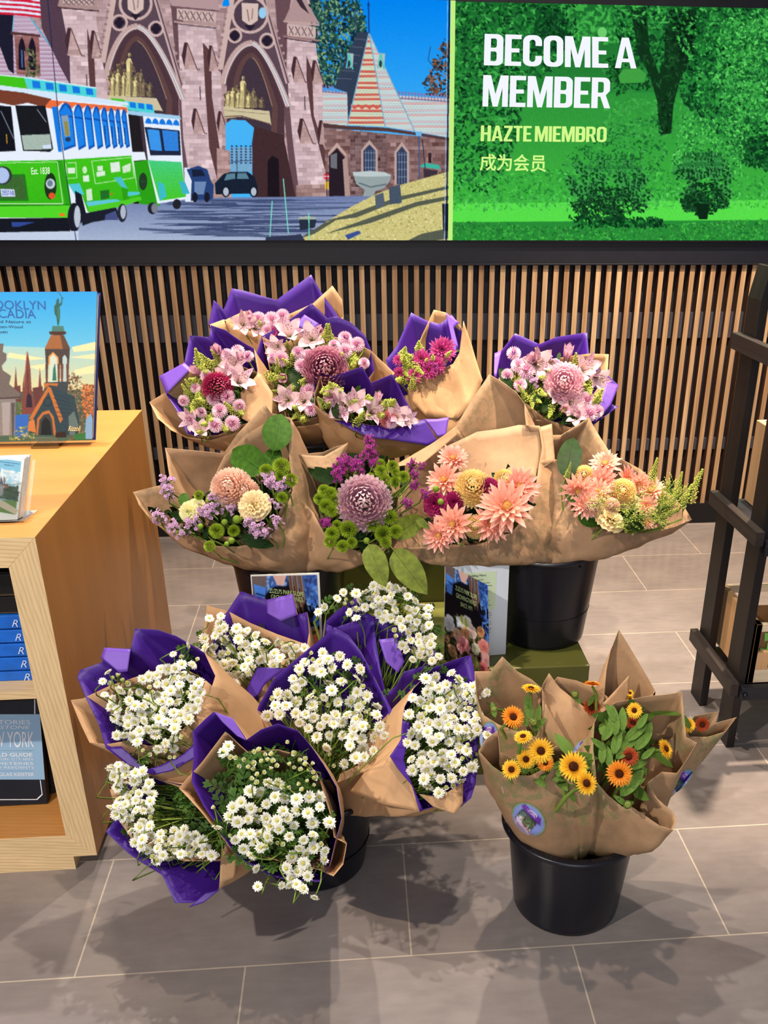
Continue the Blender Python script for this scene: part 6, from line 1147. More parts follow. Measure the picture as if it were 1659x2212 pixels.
B6.paper('kraft_paper', [(1077, 817), (1110, 790), (1190, 775), (1272, 764), (1315, 765), (1312, 820), (1300, 860), (1270, 905), (1234, 928), (1200, 913), (1158, 907), (1133, 874), (1105, 845)], KB, nr=.056, bulge=.05, offs=.003)
B6.sheet('paper_fold', [(1067, 812), (1068, 764), (1083, 757), (1072, 815)], LILAC, offs=.008)
B6.sheet('paper_fold', [(1310, 824), (1337, 832), (1320, 874), (1285, 914), (1296, 868)], LILAC, offs=.008)
for k, x, y, d in (('mum_pink', 1218, 828, 86), ('alstro', 1160, 785, 70), ('alstro_bud', 1150, 780, 60), ('alstro', 1204, 850, 66), ('alstro', 1262, 797, 66), ('alstro_bud', 1225, 770, 56), ('alstro', 1290, 815, 54), ('alstro', 1234, 868, 56), ('alstro', 1245, 900, 50), ('alstro_bud', 1215, 885, 50), ('button_pink', 1110, 764, 27), ('button_pink', 1119, 789, 28), ('button_pink', 1137, 803, 32), ('button_pink', 1124, 832, 26), ('button_pink', 1096, 810, 24), ('button_pink', 1137, 782, 22), ('button_pink', 1267, 862, 29), ('button_pink', 1273, 892, 33), ('button_pink', 1289, 888, 27), ('button_pink', 1250, 890, 22), ('statice_lilac', 1181, 776, 36), ('statice_lilac', 1155, 823, 40), ('statice_lilac', 1203, 786, 26), ('pepper', 1190, 800, 40), ('pepper', 1168, 850, 56), ('pepper', 1274, 838, 50), ('pepper', 1292, 858, 56), ('pepper', 1150, 870, 40), ('pepper', 1220, 880, 40), ('pepper', 1164, 765, 34), ('wisp', 1115, 820, 44)): B6.flower(k, x, y, d * (1.3 if k == 'pepper' else 1.12), .045)
for a in ((1104, 842, 1077, 790), (1165, 888, 1208, 856), (1210, 915, 1248, 897), (1150, 870, 1175, 845), (1205, 780, 1210, 758)): B6.leaf('leaf_slim', *a, .05)
for x, y in ((1175,815),(1255,830),(1160,865),(1280,870),(1130,850),(1190,885),(1240,790)): B6.flower('pepper', x, y, B6.R.uniform(46, 66), .045, .35)
B6.foliage([(1095, 800), (1290, 790), (1290, 880), (1240, 915), (1150, 880)], 170, .035); B6.stems(.0015)
B4 = mixed('mixed_bouquet', 'lowest purple wrapped bouquet, half closed over pink lilies, in front of the plum chrysanthemum', (790, 870), 2.12, (.00, 2.22, ZRB - .06), 90, 56, .04)
B4.paper('purple_paper', [(680, 852), (677, 792), (683, 788), (717, 813), (783, 792), (802, 827), (847, 808), (873, 857), (903, 907), (880, 916), (840, 920), (800, 918), (760, 911), (720, 903), (695, 885)], PURPLE, outer=KR, nr=.055, bulge=.05)
B4.paper('kraft_paper', [(678, 850), (692, 812), (700, 840), (760, 860), (850, 870), (910, 912), (945, 956, .01), (915, 962, .012), (870, 948, .012), (800, 932, .01), (740, 912), (700, 892), (681, 875)], KB, nr=.075, bulge=.10, offs=.004, crumple=.007, neck=(.03, 2.20, ZRB - .03))
B4.sheet('paper_fold', [(720, 905), (800, 919), (872, 921), (834, 948, .012), (795, 944, .014), (755, 925, .008)], PURPLE, -1.0, offs=.022)
B4.sheet('paper_fold', [(872, 921), (917, 905), (946, 955), (930, 963), (834, 948, .004)], PURPLE, 0, offs=.026)
B4.sheet('paper_fold', [(917, 906), (945, 905), (970, 901), (963, 941), (946, 945)], LILAC, .5, offs=.004)
for k, x, y, d in (('alstro', 742, 875, 76), ('alstro', 768, 872, 62), ('alstro', 806, 890, 60), ('alstro', 858, 900, 54), ('alstro_bud', 722, 862, 64), ('alstro_bud', 815, 868, 46), ('alstro', 880, 905, 44), ('button_pink', 737, 890, 24), ('button_pink', 845, 912, 26), ('carn_red', 838, 907, 36), ('spray_magenta', 820, 895, 18), ('pepper', 702, 845, 52), ('pepper', 717, 836, 56), ('pepper', 734, 846, 50), ('pepper', 798, 862, 44), ('pepper', 830, 880, 62), ('pepper', 848, 868, 44), ('pepper', 790, 900, 40), ('pepper', 694, 868, 40)): B4.flower(k, x, y, d * (1.3 if k == 'pepper' else 1.12), .03)
B4.leaf('leaf_slim', 727, 905, 720, 858, .04)
for x, y in ((710,872),(760,868),(825,898),(708,850),(775,905)): B4.flower('pepper', x, y, B4.R.uniform(46, 66), .045, .35)
B4.foliage([(690, 850), (850, 860), (890, 908), (730, 900)], 100, .032); B4.stems(.0015)
# ------------------------------------------------------------------ kraft wrapped bouquets in the middle pair of buckets
K1 = mixed('mixed_bouquet', 'left kraft wrapped bouquet with peach globe, cream carnation and lilac statice', (520, 1080), 1.84, (-.165, 1.90, ZRK - .05), 130, 50, -.15, GK)
K1.paper('kraft_paper', [(357, 967, -.02), (420, 973, -.02), (483, 980, -.02), (513, 937), (573, 873), (587, 892), (628, 903), (624, 977), (631, 1060), (614, 1107), (591, 1150), (557, 1174), (513, 1182), (467, 1180), (437, 1166), (393, 1155), (357, 1144), (327, 1124), (300, 1090), (287, 1063), (347, 1048), (366, 1030)], KP, nr=.07, bulge=.10, crumple=.008, neck=(-.15, 1.88, ZRK - .012))
K1.paper('kraft_paper', [(460, 1035), (485, 985), (530, 940), (580, 910), (626, 925), (629, 1050), (600, 1110), (550, 1160), (480, 1160), (430, 1120)], KP, nr=.055, bulge=.04, crumple=.006, offs=-.01)
for k, x, y, d, o in (('mum_peach', 502, 1056, 98, .05), ('mum_peach', 530, 1066, 70, .045), ('carn_cream', 549, 1092, 74, .07), ('carn_lemon', 408, 1106, 48, .05), ('carn_lemon', 424, 1094, 40, .045)): K1.flower(k, x, y, d, o, .1)
for x, y, d in ((430, 1070, 22), (457, 1078, 24), (575, 1017, 30), (608, 1008, 38), (628, 1037, 30), (605, 1030, 26), (610, 1075, 26), (468, 1147, 33), (505, 1146, 26), (453, 1180, 25), (480, 1080, 18)): K1.flower('button_green', x, y, d, .055)
for x, y, d in ((512, 1122, 20), (485, 1128, 15), (500, 1168, 15), (490, 1175, 12), (433, 1137, 14), (520, 1120, 12)): K1.flower('button_bud', x, y, d, .06)
for x, y, d in ((362, 1040, 46), (364, 1066, 40), (343, 1118, 44), (370, 1135, 42), (392, 1147, 44), (418, 1128, 46), (473, 1090, 48), (460, 1077, 34), (590, 1045, 50), (575, 1027, 40), (612, 1045, 42), (494, 1080, 36), (540, 1132, 48), (567, 1145, 52), (598, 1128, 36), (583, 1083, 32), (455, 1105, 44), (500, 1100, 36), (598, 1092, 26), (560, 1150, 40), (440, 1100, 40)): K1.flower('statice_lilac', x, y, d * 1.15, .055, .35)
for a in ((572, 1020, 486, 962), (590, 975, 610, 880), (572, 1020, 605, 962), (395, 1095, 400, 1060)): K1.leaf('leaf_big', *a, .035)
for a in ((402, 1118, 360, 1108), (520, 1160, 585, 1178), (510, 1110, 475, 1135), (412, 1110, 428, 1085), (448, 1140, 440, 1165)): K1.leaf('leaf_dark', *a, .045)
K1.foliage([(340, 1110), (430, 1080), (560, 1030), (615, 1040), (600, 1130), (520, 1175), (400, 1150)], 260, .034, m_dleaf); K1.stems(.0015)
K2 = mixed('mixed_bouquet', 'kraft wrapped bouquet with a large mauve globe chrysanthemum, green pompons and magenta statice', (775, 1085), 1.84, (-.105, 1.895, ZRK - .05), 100, 50, .03, GK)
K2.paper('kraft_paper', [(633, 1064), (625, 980), (648, 981), (697, 976), (727, 963), (752, 957), (745, 985, -.02), (780, 1005, -.03), (830, 1020, -.03), (865, 1070, -.02), (862, 1120), (845, 1160), (830, 1200), (808, 1215), (770, 1190), (723, 1181), (698, 1148), (678, 1108), (655, 1085)], KP, nr=.065, bulge=.06, crumple=.008, neck=(-.10, 1.885, ZRK - .012))
K2.sheet('kraft_fold', [(650, 983), (700, 985), (752, 957), (722, 1012), (690, 1016), (664, 1010)], KP, 1.0, offs=.006)
K2.flower('mum_mauve', 786, 1087, 132, .06, .05)
for x, y, d in ((822, 1002, 22), (848, 1008, 28), (823, 1018, 28), (872, 1030, 26), (833, 1037, 24), (853, 1042, 24), (800, 1030, 18), (855, 1022, 20), (713, 1067, 32), (700, 1060, 28), (725, 1080, 32), (705, 1093, 32), (717, 1103, 28), (690, 1078, 26), (753, 1143, 38), (718, 1153, 32), (713, 1170, 28), (740, 1180, 28), (760, 1172, 24), (728, 1135, 24), (815, 1108, 38), (843, 1117, 34), (805, 1132, 32), (828, 1153, 38), (855, 1148, 30), (833, 1172, 26), (830, 1100, 28)): K2.flower('button_green', x, y, d, .065)
K2.flower('button_bud', 792, 1168, 15, .065); K2.flower('button_bud', 712, 1112, 22, .04)
for x, y, d in ((800, 955, 40), (804, 975, 44), (790, 985, 46), (770, 1000, 46), (808, 998, 40), (737, 1008, 52), (732, 1028, 50), (745, 995, 44), (778, 1015, 42), (762, 1005, 36), (890, 1003, 32), (911, 1008, 26), (896, 1047, 34), (917, 1067, 38), (881, 1087, 34), (896, 1025, 30), (707, 1130, 40), (700, 1122, 30)): K2.flower('statice_magenta', x, y, d, .06, .3)
for a in ((726, 1040, 660, 1010), (748, 1040, 690, 1010)): K2.leaf('leaf_dark', *a, .02)
for a in ((790, 1000, 745, 980), (800, 1000, 835, 985), (780, 1170, 772, 1135), (776, 1140, 786, 1190)): K2.leaf('leaf_dark', *a, .03)
for a, o, o1 in (((796, 1176, 828, 1256), .10, .13), ((850, 1188, 913, 1272), .09, .13), ((845, 1160, 922, 1112), .06, .05), ((900, 1120, 925, 1140), .05, .06)): K2.leaf('leaf_lemon', *a, o, 0, o1)
K2.foliage([(690, 1050), (760, 1010), (860, 1010), (860, 1150), (780, 1185), (710, 1150)], 220, .034, m_dleaf); K2.stems(.0015)
K3 = mixed('mixed_bouquet', 'kraft wrapped bouquet of peach chrysanthemums and wine carnations with a tall paper back', (1040, 1085), 1.86, (.39, 1.90, ZRK - .05), 120, 52, -.06, GK)
K3.paper('kraft_paper', [(841, 1186, .01), (856, 1125), (868, 1070), (893, 1012), (935, 965), (985, 923), (978, 960, -.02), (985, 920, -.02), (1013, 873, -.02), (1057, 808, -.02), (1085, 826, -.02), (1113, 846, -.02), (1133, 873), (1137, 918), (1164, 922), (1170, 975), (1162, 1023), (1156, 1060), (1142, 1107), (1104, 1150), (1035, 1176), (987, 1178), (925, 1181)], KP, nr=.065, bulge=.10, crumple=.008, neck=(.405, 1.888, ZRK - .012))
K3.sheet('kraft_fold', [(985, 923, .01), (987, 940, .012), (915, 1000, .014), (848, 1010, .01), (862, 1000), (930, 960)], KB, .6, offs=.012)
K3.sheet('kraft_fold', [(1165, 923), (1192, 916), (1199, 995), (1175, 1010), (1168, 990)], KP, .6, offs=-.01)
K3.sheet('kraft_fold', [(945, 978), (1030, 935), (1120, 920), (1165, 924), (1168, 985), (1155, 1040), (1060, 1050), (985, 1030)], KP, .8, .005, -.018)
for k, x, y, d, o in (('spray_peach', 978, 992, 66, .035), ('spray_peach', 960, 1038, 80, .045), ('spray_peach', 1122, 1052, 86, .05), ('mum_lemon', 1022, 1056, 82, .055), ('spray_peach', 1060, 1132, 84, .06), ('spray_peach', 1094, 1096, 116, .085), ('spray_peach', 980, 1133, 84, .07), ('spray_peach', 948, 1157, 72, .06), ('mum_lemon', 1028, 1138, 52, .05), ('mum_lemon', 1088, 1036, 44, .04), ('carn_wine', 940, 1090, 50, .06), ('carn_wine', 981, 1083, 40, .055), ('carn_wine', 1056, 1054, 42, .075), ('mum_lemon', 1040, 1140, 40, .05)): K3.flower(k, x, y, d * 1.1, o, .2)
for x, y in ((942, 1056), (952, 1084)): K3.flower('button_bud', x, y, 15, .075)
for a in ((1085, 1040, 1060, 1020), (1130, 1090, 1160, 1090), (960, 1165, 1000, 1168), (1100, 1090, 1150, 1070), (1010, 1165, 1040, 1160), (930, 1120, 905, 1135)): K3.leaf('leaf_dark', *a, .04)
K3.foliage([(930, 1040), (1000, 1000), (1120, 1030), (1140, 1090), (1080, 1150), (950, 1160)], 200, .034, m_dleaf); K3.stems(.0015)
K4 = mixed('mixed_bouquet', 'rightmost kraft wrapped bouquet, peach flowers spilling right with green pepper grass', (1325, 1070), 1.88, (.465, 1.91, ZRK - .05), 130, 50, .16, GK)
K4.paper('kraft_paper', [(1168, 995), (1194, 940, -.02), (1214, 940, -.02), (1273, 902, -.02), (1290, 933, -.02), (1320, 980), (1383, 1013), (1423, 1047), (1478, 1096), (1494, 1122), (1444, 1142), (1410, 1151), (1334, 1149), (1290, 1138), (1260, 1124), (1234, 1100), (1222, 1037), (1211, 993)], KP, nr=.07, bulge=.08, crumple=.007, neck=(.445, 1.888, ZRK - .012))
for k, x, y, d, o in (('spray_peach', 1307, 1004, 66, .045), ('spray_peach', 1250, 1060, 80, .05), ('spray_peach', 1300, 1040, 70, .05), ('spray_peach', 1353, 1036, 62, .045), ('spray_peach', 1405, 1062, 66, .045), ('spray_peach', 1265, 1090, 66, .055), ('spray_peach', 1330, 1075, 50, .05), ('mum_lemon', 1344, 1063, 58, .055), ('mum_lemon', 1262, 1026, 42, .035), ('carn_cream', 1318, 1124, 62, .06), ('carn_cream', 1300, 1110, 40, .05), ('mum_peach', 1278, 1095, 46, .06), ('mum_peach', 1320, 1094, 38, .06), ('spray_peach', 1397, 1092, 46, .06), ('carn_cream', 1365, 1090, 44, .05), ('spray_peach', 1380, 1045, 50, .045), ('spray_peach', 1400, 1128, 30, .05), ('spray_peach', 1290, 1062, 60, .055)): K4.flower(k, x, y, d * 1.1, o, .25)
for x, y, d, sp_ in ((1412, 1020, 62, (.25, 1, .35)), (1466, 1050, 62, (.25, 1, .3)), (1500, 1052, 84, (.5, 1, .3)), (1440, 1065, 60, (.1, 1, .5)), (1480, 1075, 60, (.5, 1, .4)), (1450, 1090, 60, (.3, .8, .6)), (1420, 1105, 60, (.4, .5, .8)), (1440, 1112, 56, (.5, .2, .8)), (1425, 1080, 56, (.2, .8, .6)), (1228, 1018, 40, (0, .6, .7))): K4.flower('pepper', x, y, d, .06, .1, sp_)
for x, y, d, sp_ in ((1300, 1078, 90, (.6, .3, .8)), (1340, 1100, 100, (.8, -.3, .6)), (1290, 1090, 90, (-.3, -.3, .8)), (1380, 1080, 90, (.6, .6, .6)), (1430, 1080, 100, (.5, .8, .4)), (1365, 1120, 100, (.9, .1, .5)), (1330, 1128, 70, (.2, -.6, .7)), (1400, 1120, 80, (.9, -.3, .5)), (1450, 1085, 90, (.7, .6, .5))): K4.flower('wisp', x, y, d, .085, .1, sp_)
for a in ((1222, 1035, 1242, 924), (1240, 1040, 1232, 985), (1255, 1030, 1280, 1000)): K4.leaf('leaf_dark', *a, .03)
for a in ((1242, 1085, 1226, 1042), (1250, 1105, 1292, 1138)): K4.leaf('leaf_big', *a, .05)
for a in ((1345, 1110, 1395, 1115), (1360, 1140, 1400, 1135), (1375, 1135, 1345, 1112)): K4.leaf('leaf_dark', *a, .06)
K4.foliage([(1240, 1020), (1320, 1010), (1430, 1060), (1450, 1120), (1340, 1140), (1250, 1110)], 240, .034, m_dleaf); K4.stems(.0015)
# ------------------------------------------------------------------ feverfew bouquets in the floor bucket at the left
def fever(label, c, Y, neck, rpx, T=42, lx=0): return Bouquet('feverfew_bouquet', label, GF, c, Y, neck, T, lx, rpx)
def fill_fever(b, poly, nd, nb, dpx=(22, 30), mind=15, fol=150, folpoly=None, off=(.0, .05)):
    pts = b.scatter('daisy', poly, int(nd * .84), dpx, mind, off, .46, .72); b.scatter('bud', poly, int(nb * 1.2), (9, 14), 11, (.0, .05), .4, .3, keep=pts)
    b.stems(.0011, 1, m_green, .028); b.foliage(folpoly or poly, fol, .026, m_leaf, (.015, .08), True)
ZN = ZRC - .03
F4 = fever('rearmost feverfew bouquet, between the two shop cards', (830, 1395), 1.62, (-.03, 1.575, ZN), 110, 44, .05)
F4.paper('purple_paper', [(700, 1346), (727, 1320), (770, 1290), (787, 1322), (850, 1350, -.01), (910, 1378, -.01), (948, 1414), (918, 1437), (873, 1451), (856, 1481), (833, 1501), (821, 1440), (812, 1385), (807, 1332), (760, 1343), (723, 1356)], PURPLE, bulge=.05)
F4.sheet('paper_fold', [(818, 1382), (857, 1377), (873, 1430), (860, 1453), (833, 1430)], LILAC, offs=.008)
for x, y, d in ((688, 1322, 22), (700, 1312, 22), (728, 1293, 22), (742, 1280, 20), (770, 1335, 22)): F4.flower('daisy', x, y, d, .05, .5)
fill_fever(F4, [(690, 1310), (740, 1275), (800, 1262), (870, 1270), (935, 1310), (955, 1390), (950, 1430), (890, 1425), (850, 1370), (815, 1335), (730, 1325)], 66, 8, (20, 27), 14, 110)
F2 = fever('feverfew bouquet at the back left, in front of the leaning shop card', (555, 1415), 1.64, (-.15, 1.565, ZN), 110, 44, -.05)
F2.paper('purple_paper', [(470, 1345), (493, 1318), (520, 1277), (577, 1295), (632, 1283), (642, 1328), (663, 1322), (667, 1367), (660, 1410), (622, 1446), (592, 1482), (560, 1510), (533, 1524), (500, 1517), (473, 1488), (463, 1455), (455, 1400)], PURPLE, outer=KR, bulge=.05)
F2.paper('kraft_paper', [(447, 1307), (493, 1320), (540, 1345), (600, 1370), (655, 1390), (640, 1415), (600, 1430), (560, 1450), (530, 1462), (500, 1455), (468, 1445), (442, 1410), (441, 1357)], KR, nr=.042, bulge=.04, offs=-.003)
F2.sheet('paper_fold', [(577, 1296), (632, 1283), (642, 1328), (607, 1342), (577, 1325)], LILAC, offs=.007)
F2.sheet('paper_fold', [(533, 1490), (557, 1441), (620, 1444), (596, 1460), (573, 1478), (560, 1500), (540, 1515)], PURPLE, .6, offs=.03)
for x, y, d in ((452, 1336, 22), (477, 1331, 20), (474, 1362, 26), (484, 1355, 22), (535, 1362, 18)): F2.flower('daisy', x, y, d, .05, .5)
F2.sheet('paper_fold', [(463, 1455), (473, 1488), (500, 1518), (533, 1525), (560, 1511), (555, 1492), (530, 1498), (503, 1490), (482, 1462)], PURPLE, 0, .002, 0.008)
fill_fever(F2, [(415, 1385), (450, 1370), (480, 1340), (540, 1370), (620, 1380), (660, 1400), (640, 1435), (560, 1440), (530, 1490), (480, 1470), (440, 1420)], 52, 12, (22, 29), 16, 120)
F3 = fever('central feverfew bouquet, its white heads spread over both its neighbours', (705, 1535), 1.50, (-.09, 1.50, ZN), 130, 42, 0)
F3.paper('purple_paper', [(683, 1389), (723, 1355), (753, 1373), (780, 1407), (803, 1453), (827, 1500), (850, 1540), (867, 1560), (868, 1593), (853, 1633), (830, 1640), (795, 1660), (727, 1688), (680, 1680), (620, 1600), (575, 1565), (556, 1533), (560, 1522), (597, 1460), (650, 1415)], PURPLE, outer=KR, bulge=.06)
F3.sheet('kraft_fold', [(826, 1600), (836, 1640), (796, 1664), (728, 1692), (735, 1672), (790, 1645)], KR, .0, .002, .008)
F3.sheet('paper_fold', [(830, 1500), (850, 1540), (868, 1562), (869, 1594), (854, 1634), (838, 1630), (848, 1590), (844, 1560)], PURPLE, 0, .002, 0.006)
fill_fever(F3, [(565, 1545), (590, 1500), (650, 1430), (680, 1400), (730, 1410), (800, 1450), (830, 1510), (850, 1600), (820, 1620), (770, 1660), (720, 1660), (690, 1600), (640, 1560)], 78, 22, (24, 32), 18, 170)
F1 = fever('leftmost feverfew bouquet, standing against the side of the bookcase', (330, 1540), 1.45, (-.17, 1.50, ZN), 120, 44, -.12)
F1.paper('purple_paper', [(185, 1506), (167, 1462), (173, 1447), (222, 1430), (218, 1420), (225, 1399), (282, 1402), (292, 1357), (340, 1360), (380, 1373), (407, 1390), (442, 1410), (465, 1460), (453, 1497), (430, 1533), (420, 1560), (420, 1610), (422, 1634), (373, 1664), (333, 1673), (313, 1668), (273, 1650), (229, 1614), (215, 1570)], PURPLE, outer=KR, bulge=.06)
F1.paper('kraft_paper', [(153, 1512), (178, 1509), (240, 1480), (330, 1450), (410, 1450), (445, 1470), (425, 1520), (400, 1570), (365, 1605), (320, 1612), (275, 1600), (230, 1608), (193, 1605), (173, 1560)], KR, nr=.042, bulge=.05, offs=-.003)
F1.sheet('paper_fold', [(225, 1399), (282, 1402), (275, 1450), (256, 1452), (219, 1421)], LILAC, offs=.007)
for x, y, d in ((222, 1472, 20), (234, 1452, 22), (226, 1501, 20), (406, 1395, 18), (374, 1413, 18)): F1.flower('daisy', x, y, d, .05, .5)
F1.sheet('paper_fold', [(273, 1650), (229, 1614), (262, 1612), (300, 1648), (318, 1662), (345, 1655), (395, 1630), (421, 1606), (422, 1636), (373, 1665), (333, 1674), (313, 1668)], PURPLE, 0, .002, 0.012)
fill_fever(F1, [(218, 1480), (240, 1450), (290, 1480), (370, 1420), (420, 1395), (435, 1440), (440, 1500), (415, 1560), (410, 1620), (340, 1660), (310, 1640), (280, 1590), (235, 1590), (240, 1530)], 84, 18, (22, 30), 15, 130)
F5 = fever('right hand feverfew bouquet, full of white heads beside the calendula bucket', (950, 1585), 1.42, (-.045, 1.47, ZN), 110, 42, .10)
F5.paper('purple_paper', [(937, 1441), (983, 1424), (1017, 1415), (1023, 1440), (1030, 1490), (1037, 1530), (1037, 1575), (1031, 1640), (1027, 1690), (1017, 1723), (992, 1745), (950, 1740), (907, 1753), (893, 1700), (862, 1663), (842, 1634), (866, 1597), (870, 1553), (874, 1527), (893, 1487)], PURPLE, outer=KR, bulge=.04)
F5.sheet('kraft_fold', [(905, 1715), (950, 1722), (1000, 1690), (1000, 1735), (983, 1759), (935, 1742)], KR, .6, .003, .01)
F5.sheet('kraft_fold', [(843, 1636), (893, 1701), (907, 1753), (830, 1738, -.02), (755, 1711, -.05), (790, 1665, -.03)], KR, .0, .003, -.004)
for x, y, d in ((1040, 1480, 20), (1052, 1496, 22), (1046, 1500, 16), (1053, 1588, 26), (1030, 1477, 18)): F5.flower('daisy', x, y, d, .05, .5)
F5.sheet('paper_fold', [(842, 1634), (866, 1598), (870, 1556), (885, 1560), (882, 1600), (872, 1640), (888, 1690), (914, 1750), (907, 1754), (893, 1701), (862, 1664)], PURPLE, 0, .002, 0.008)
fill_fever(F5, [(880, 1510), (930, 1435), (990, 1450), (1040, 1490), (1035, 1580), (1030, 1660), (990, 1700), (950, 1725), (905, 1700), (880, 1640), (870, 1570)], 88, 18, (24, 32), 16, 120)
F6 = fever('lower left feverfew bouquet, drooping over a hanging purple flap', (360, 1780), 1.30, (-.165, 1.44, ZN), 110, 36, -.12)
F6.paper('purple_paper', [(250, 1770), (270, 1700), (300, 1668), (345, 1684), (400, 1695), (470, 1760), (488, 1820), (477, 1857), (475, 1900), (473, 1921), (440, 1940), (412, 1950), (378, 1950), (350, 1890), (300, 1860), (277, 1843), (228, 1797)], PURPLE, outer=KR, bulge=.05)
F6.paper('kraft_paper', [(238, 1707), (267, 1680), (310, 1672), (400, 1705), (470, 1770), (490, 1830), (474, 1860), (400, 1860), (340, 1850), (290, 1820), (255, 1770)], KR, nr=.042, bulge=.04, offs=-.004)
F6.sheet('paper_fold', [(407, 1961), (445, 1928), (476, 1921), (440, 1950)], PURPLE, 0, offs=.012)
F6.sheet('kraft_fold', [(478, 1832), (512, 1850, -.01), (508, 1895, -.01), (474, 1908)], KR, .5, offs=.012)
for x, y, d in ((238, 1662, 26), (255, 1652, 20), (270, 1660, 24), (238, 1745, 22)): F6.flower('daisy', x, y, d, .05, .5)
fill_fever(F6, [(240, 1660), (270, 1650), (320, 1670), (330, 1720), (330, 1790), (400, 1790), (470, 1830), (470, 1850), (400, 1850), (345, 1870), (290, 1820), (250, 1760), (250, 1700)], 84, 12, (21, 29), 14, 170, [(260, 1680), (390, 1690), (470, 1790), (470, 1850), (330, 1850), (260, 1780)])
F7 = fever('frontmost feverfew bouquet, leafy, with heads trailing over the front of the bucket', (575, 1745), 1.24, (-.115, 1.42, ZN), 140, 36, .02)
F7.paper('purple_paper', [(418, 1640), (417, 1580), (462, 1537), (503, 1552), (533, 1598), (563, 1577), (600, 1563), (643, 1577), (673, 1613), (700, 1650), (727, 1700), (737, 1767), (728, 1805), (712, 1870), (693, 1906), (627, 1901), (583, 1891), (533, 1864), (500, 1835), (478, 1800), (440, 1740), (415, 1690)], PURPLE, outer=KR, bulge=.06)
F7.paper('kraft_paper', [(387, 1703), (440, 1640), (487, 1580), (535, 1625), (600, 1618), (650, 1630), (690, 1680), (715, 1760), (722, 1808), (748, 1822), (741, 1867), (720, 1893), (690, 1880), (600, 1860), (500, 1836), (473, 1800), (433, 1753)], KR, nr=.042, bulge=.05, offs=-.003)
F7.sheet('paper_fold', [(462, 1538), (503, 1552), (520, 1580), (533, 1600), (512, 1590), (480, 1560)], LILAC, offs=.007)
fill_fever(F7, [(430, 1740), (470, 1690), (500, 1670), (530, 1700), (600, 1690), (660, 1720), (700, 1720), (720, 1800), (715, 1830), (690, 1900), (640, 1920), (560, 1890), (520, 1830), (470, 1790)], 64, 8, (25, 33), 18, 40)
F7.scatter('bud', [(490, 1630), (620, 1600), (680, 1650), (680, 1720), (540, 1690)], 40, (9, 15), 11, (.02, .06), .4, .3); F7.stems(.001, .4)
F7.foliage([(480, 1650), (560, 1620), (640, 1620), (700, 1680), (710, 1780), (660, 1860), (540, 1860), (480, 1790)], 260, .032, m_leaf, (.0, .06), True)
for x, y, d in ((553, 1876, 24), (557, 1915, 24), (665, 1892, 28), (655, 1920, 30), (680, 1938, 22), (640, 1910, 26), (608, 1913, 20), (625, 1912, 24)): F7.flower('daisy', x, y, d, .05, .4)
for x, y in ((483, 1625), (493, 1612)): F7.flower('daisy', x, y, 28, .03)
F7.heads = F7.heads[-10:]; F7.stems(.001, curl=.006)
# ------------------------------------------------------------------ calendula bouquets in the floor bucket at the right
def calb(label, c, Y, neck, rpx, T=44, lx=0): return Bouquet('calendula_bouquet', label, GC, c, Y, neck, T, lx, rpx)
def shop_sticker():
    C = Canvas(0, 0, 101, 101, (130, 150, 60), 3); C.ell(50, 50, 47, 47, (140, 156, 226)); C.fill([(0, 78), (60, 86), (101, 70), (101, 101), (0, 101)], (176, 140, 206)); C.ring(50, 50, 48, 3.5, (120, 160, 110))
    C.fill([(20, 34), (74, 34), (74, 78), (20, 78)], (46, 50, 60)); C.fill([(24, 44), (40, 44), (40, 72), (24, 72)], (90, 120, 120)); C.fill([(44, 44), (70, 44), (70, 70), (44, 70)], (70, 100, 70)); C.dabs([(24, 52), (72, 52), (72, 76), (24, 76)], 60, [(90, 150, 80), (200, 120, 110), (60, 90, 60), (220, 200, 190)], 1.5, 3)
    C.fill([(22, 70), (42, 72), (70, 84), (78, 90), (30, 84)], (226, 206, 226)); C.dabs([(40, 70), (72, 74), (72, 86), (46, 82)], 40, [(170, 60, 70), (60, 100, 60), (240, 230, 235)], 1, 2.4); C.ell(32, 64, 5, 5, (236, 236, 244))
    C.fill([(14, 20), (72, 16), (82, 38), (12, 36)], (108, 44, 168)); C.fill([(34, 19), (60, 19), (60, 24), (34, 24)], (226, 214, 240)); C.fill([(30, 27), (62, 27), (62, 30), (30, 30)], (206, 190, 226)); return C
C3 = calb('tall half folded calendula wrap at the back, almost without visible flowers', (1360, 1450), 1.46, (.43, 1.40, ZRC - .03), 60, 60, .05)
C3.paper('kraft_paper', [(1303, 1516), (1310, 1450), (1319, 1404), (1338, 1360), (1364, 1404), (1402, 1468), (1417, 1495), (1390, 1512), (1335, 1522)], KW, nr=.04, bulge=.04); C3.sheet('kraft_fold', [(1300, 1522), (1330, 1490), (1358, 1459), (1358, 1500), (1340, 1540)], KW, .5, offs=.02); C3.flower('cal_yellow', 1361, 1497, 18, .02); C3.flower('cal_yellow', 1360, 1512, 26, .01); C3.stems(.002)
C1 = calb('calendula bouquet at the back left of its bucket, next to the feverfew', (1105, 1530), 1.40, (.33, 1.37, ZRC - .03), 65, 48, -.05)
C1.paper('kraft_paper', [(1026, 1450), (1060, 1450), (1085, 1418), (1117, 1450), (1149, 1468), (1172, 1487), (1172, 1560), (1158, 1592), (1117, 1580), (1076, 1565), (1042, 1543), (1028, 1500)], KW, nr=.04, bulge=.07, crumple=.005)
C1.flower('cal_yellow', 1147, 1488, 44, .03, .1, (.1, .75, .5)); C1.flower('cal_orange', 1108, 1549, 54, .03, .15); C1.flower('cal_bud', 1152, 1560, 26, .03); C1.flower('cal_bud', 1068, 1532, 20, .04)
for a in ((1148, 1556, 1136, 1500), (1160, 1560, 1166, 1520), (1070, 1550, 1062, 1515), (1140, 1570, 1120, 1530), (1150, 1580, 1180, 1550)): C1.leaf('leaf_cal', *a, .02)
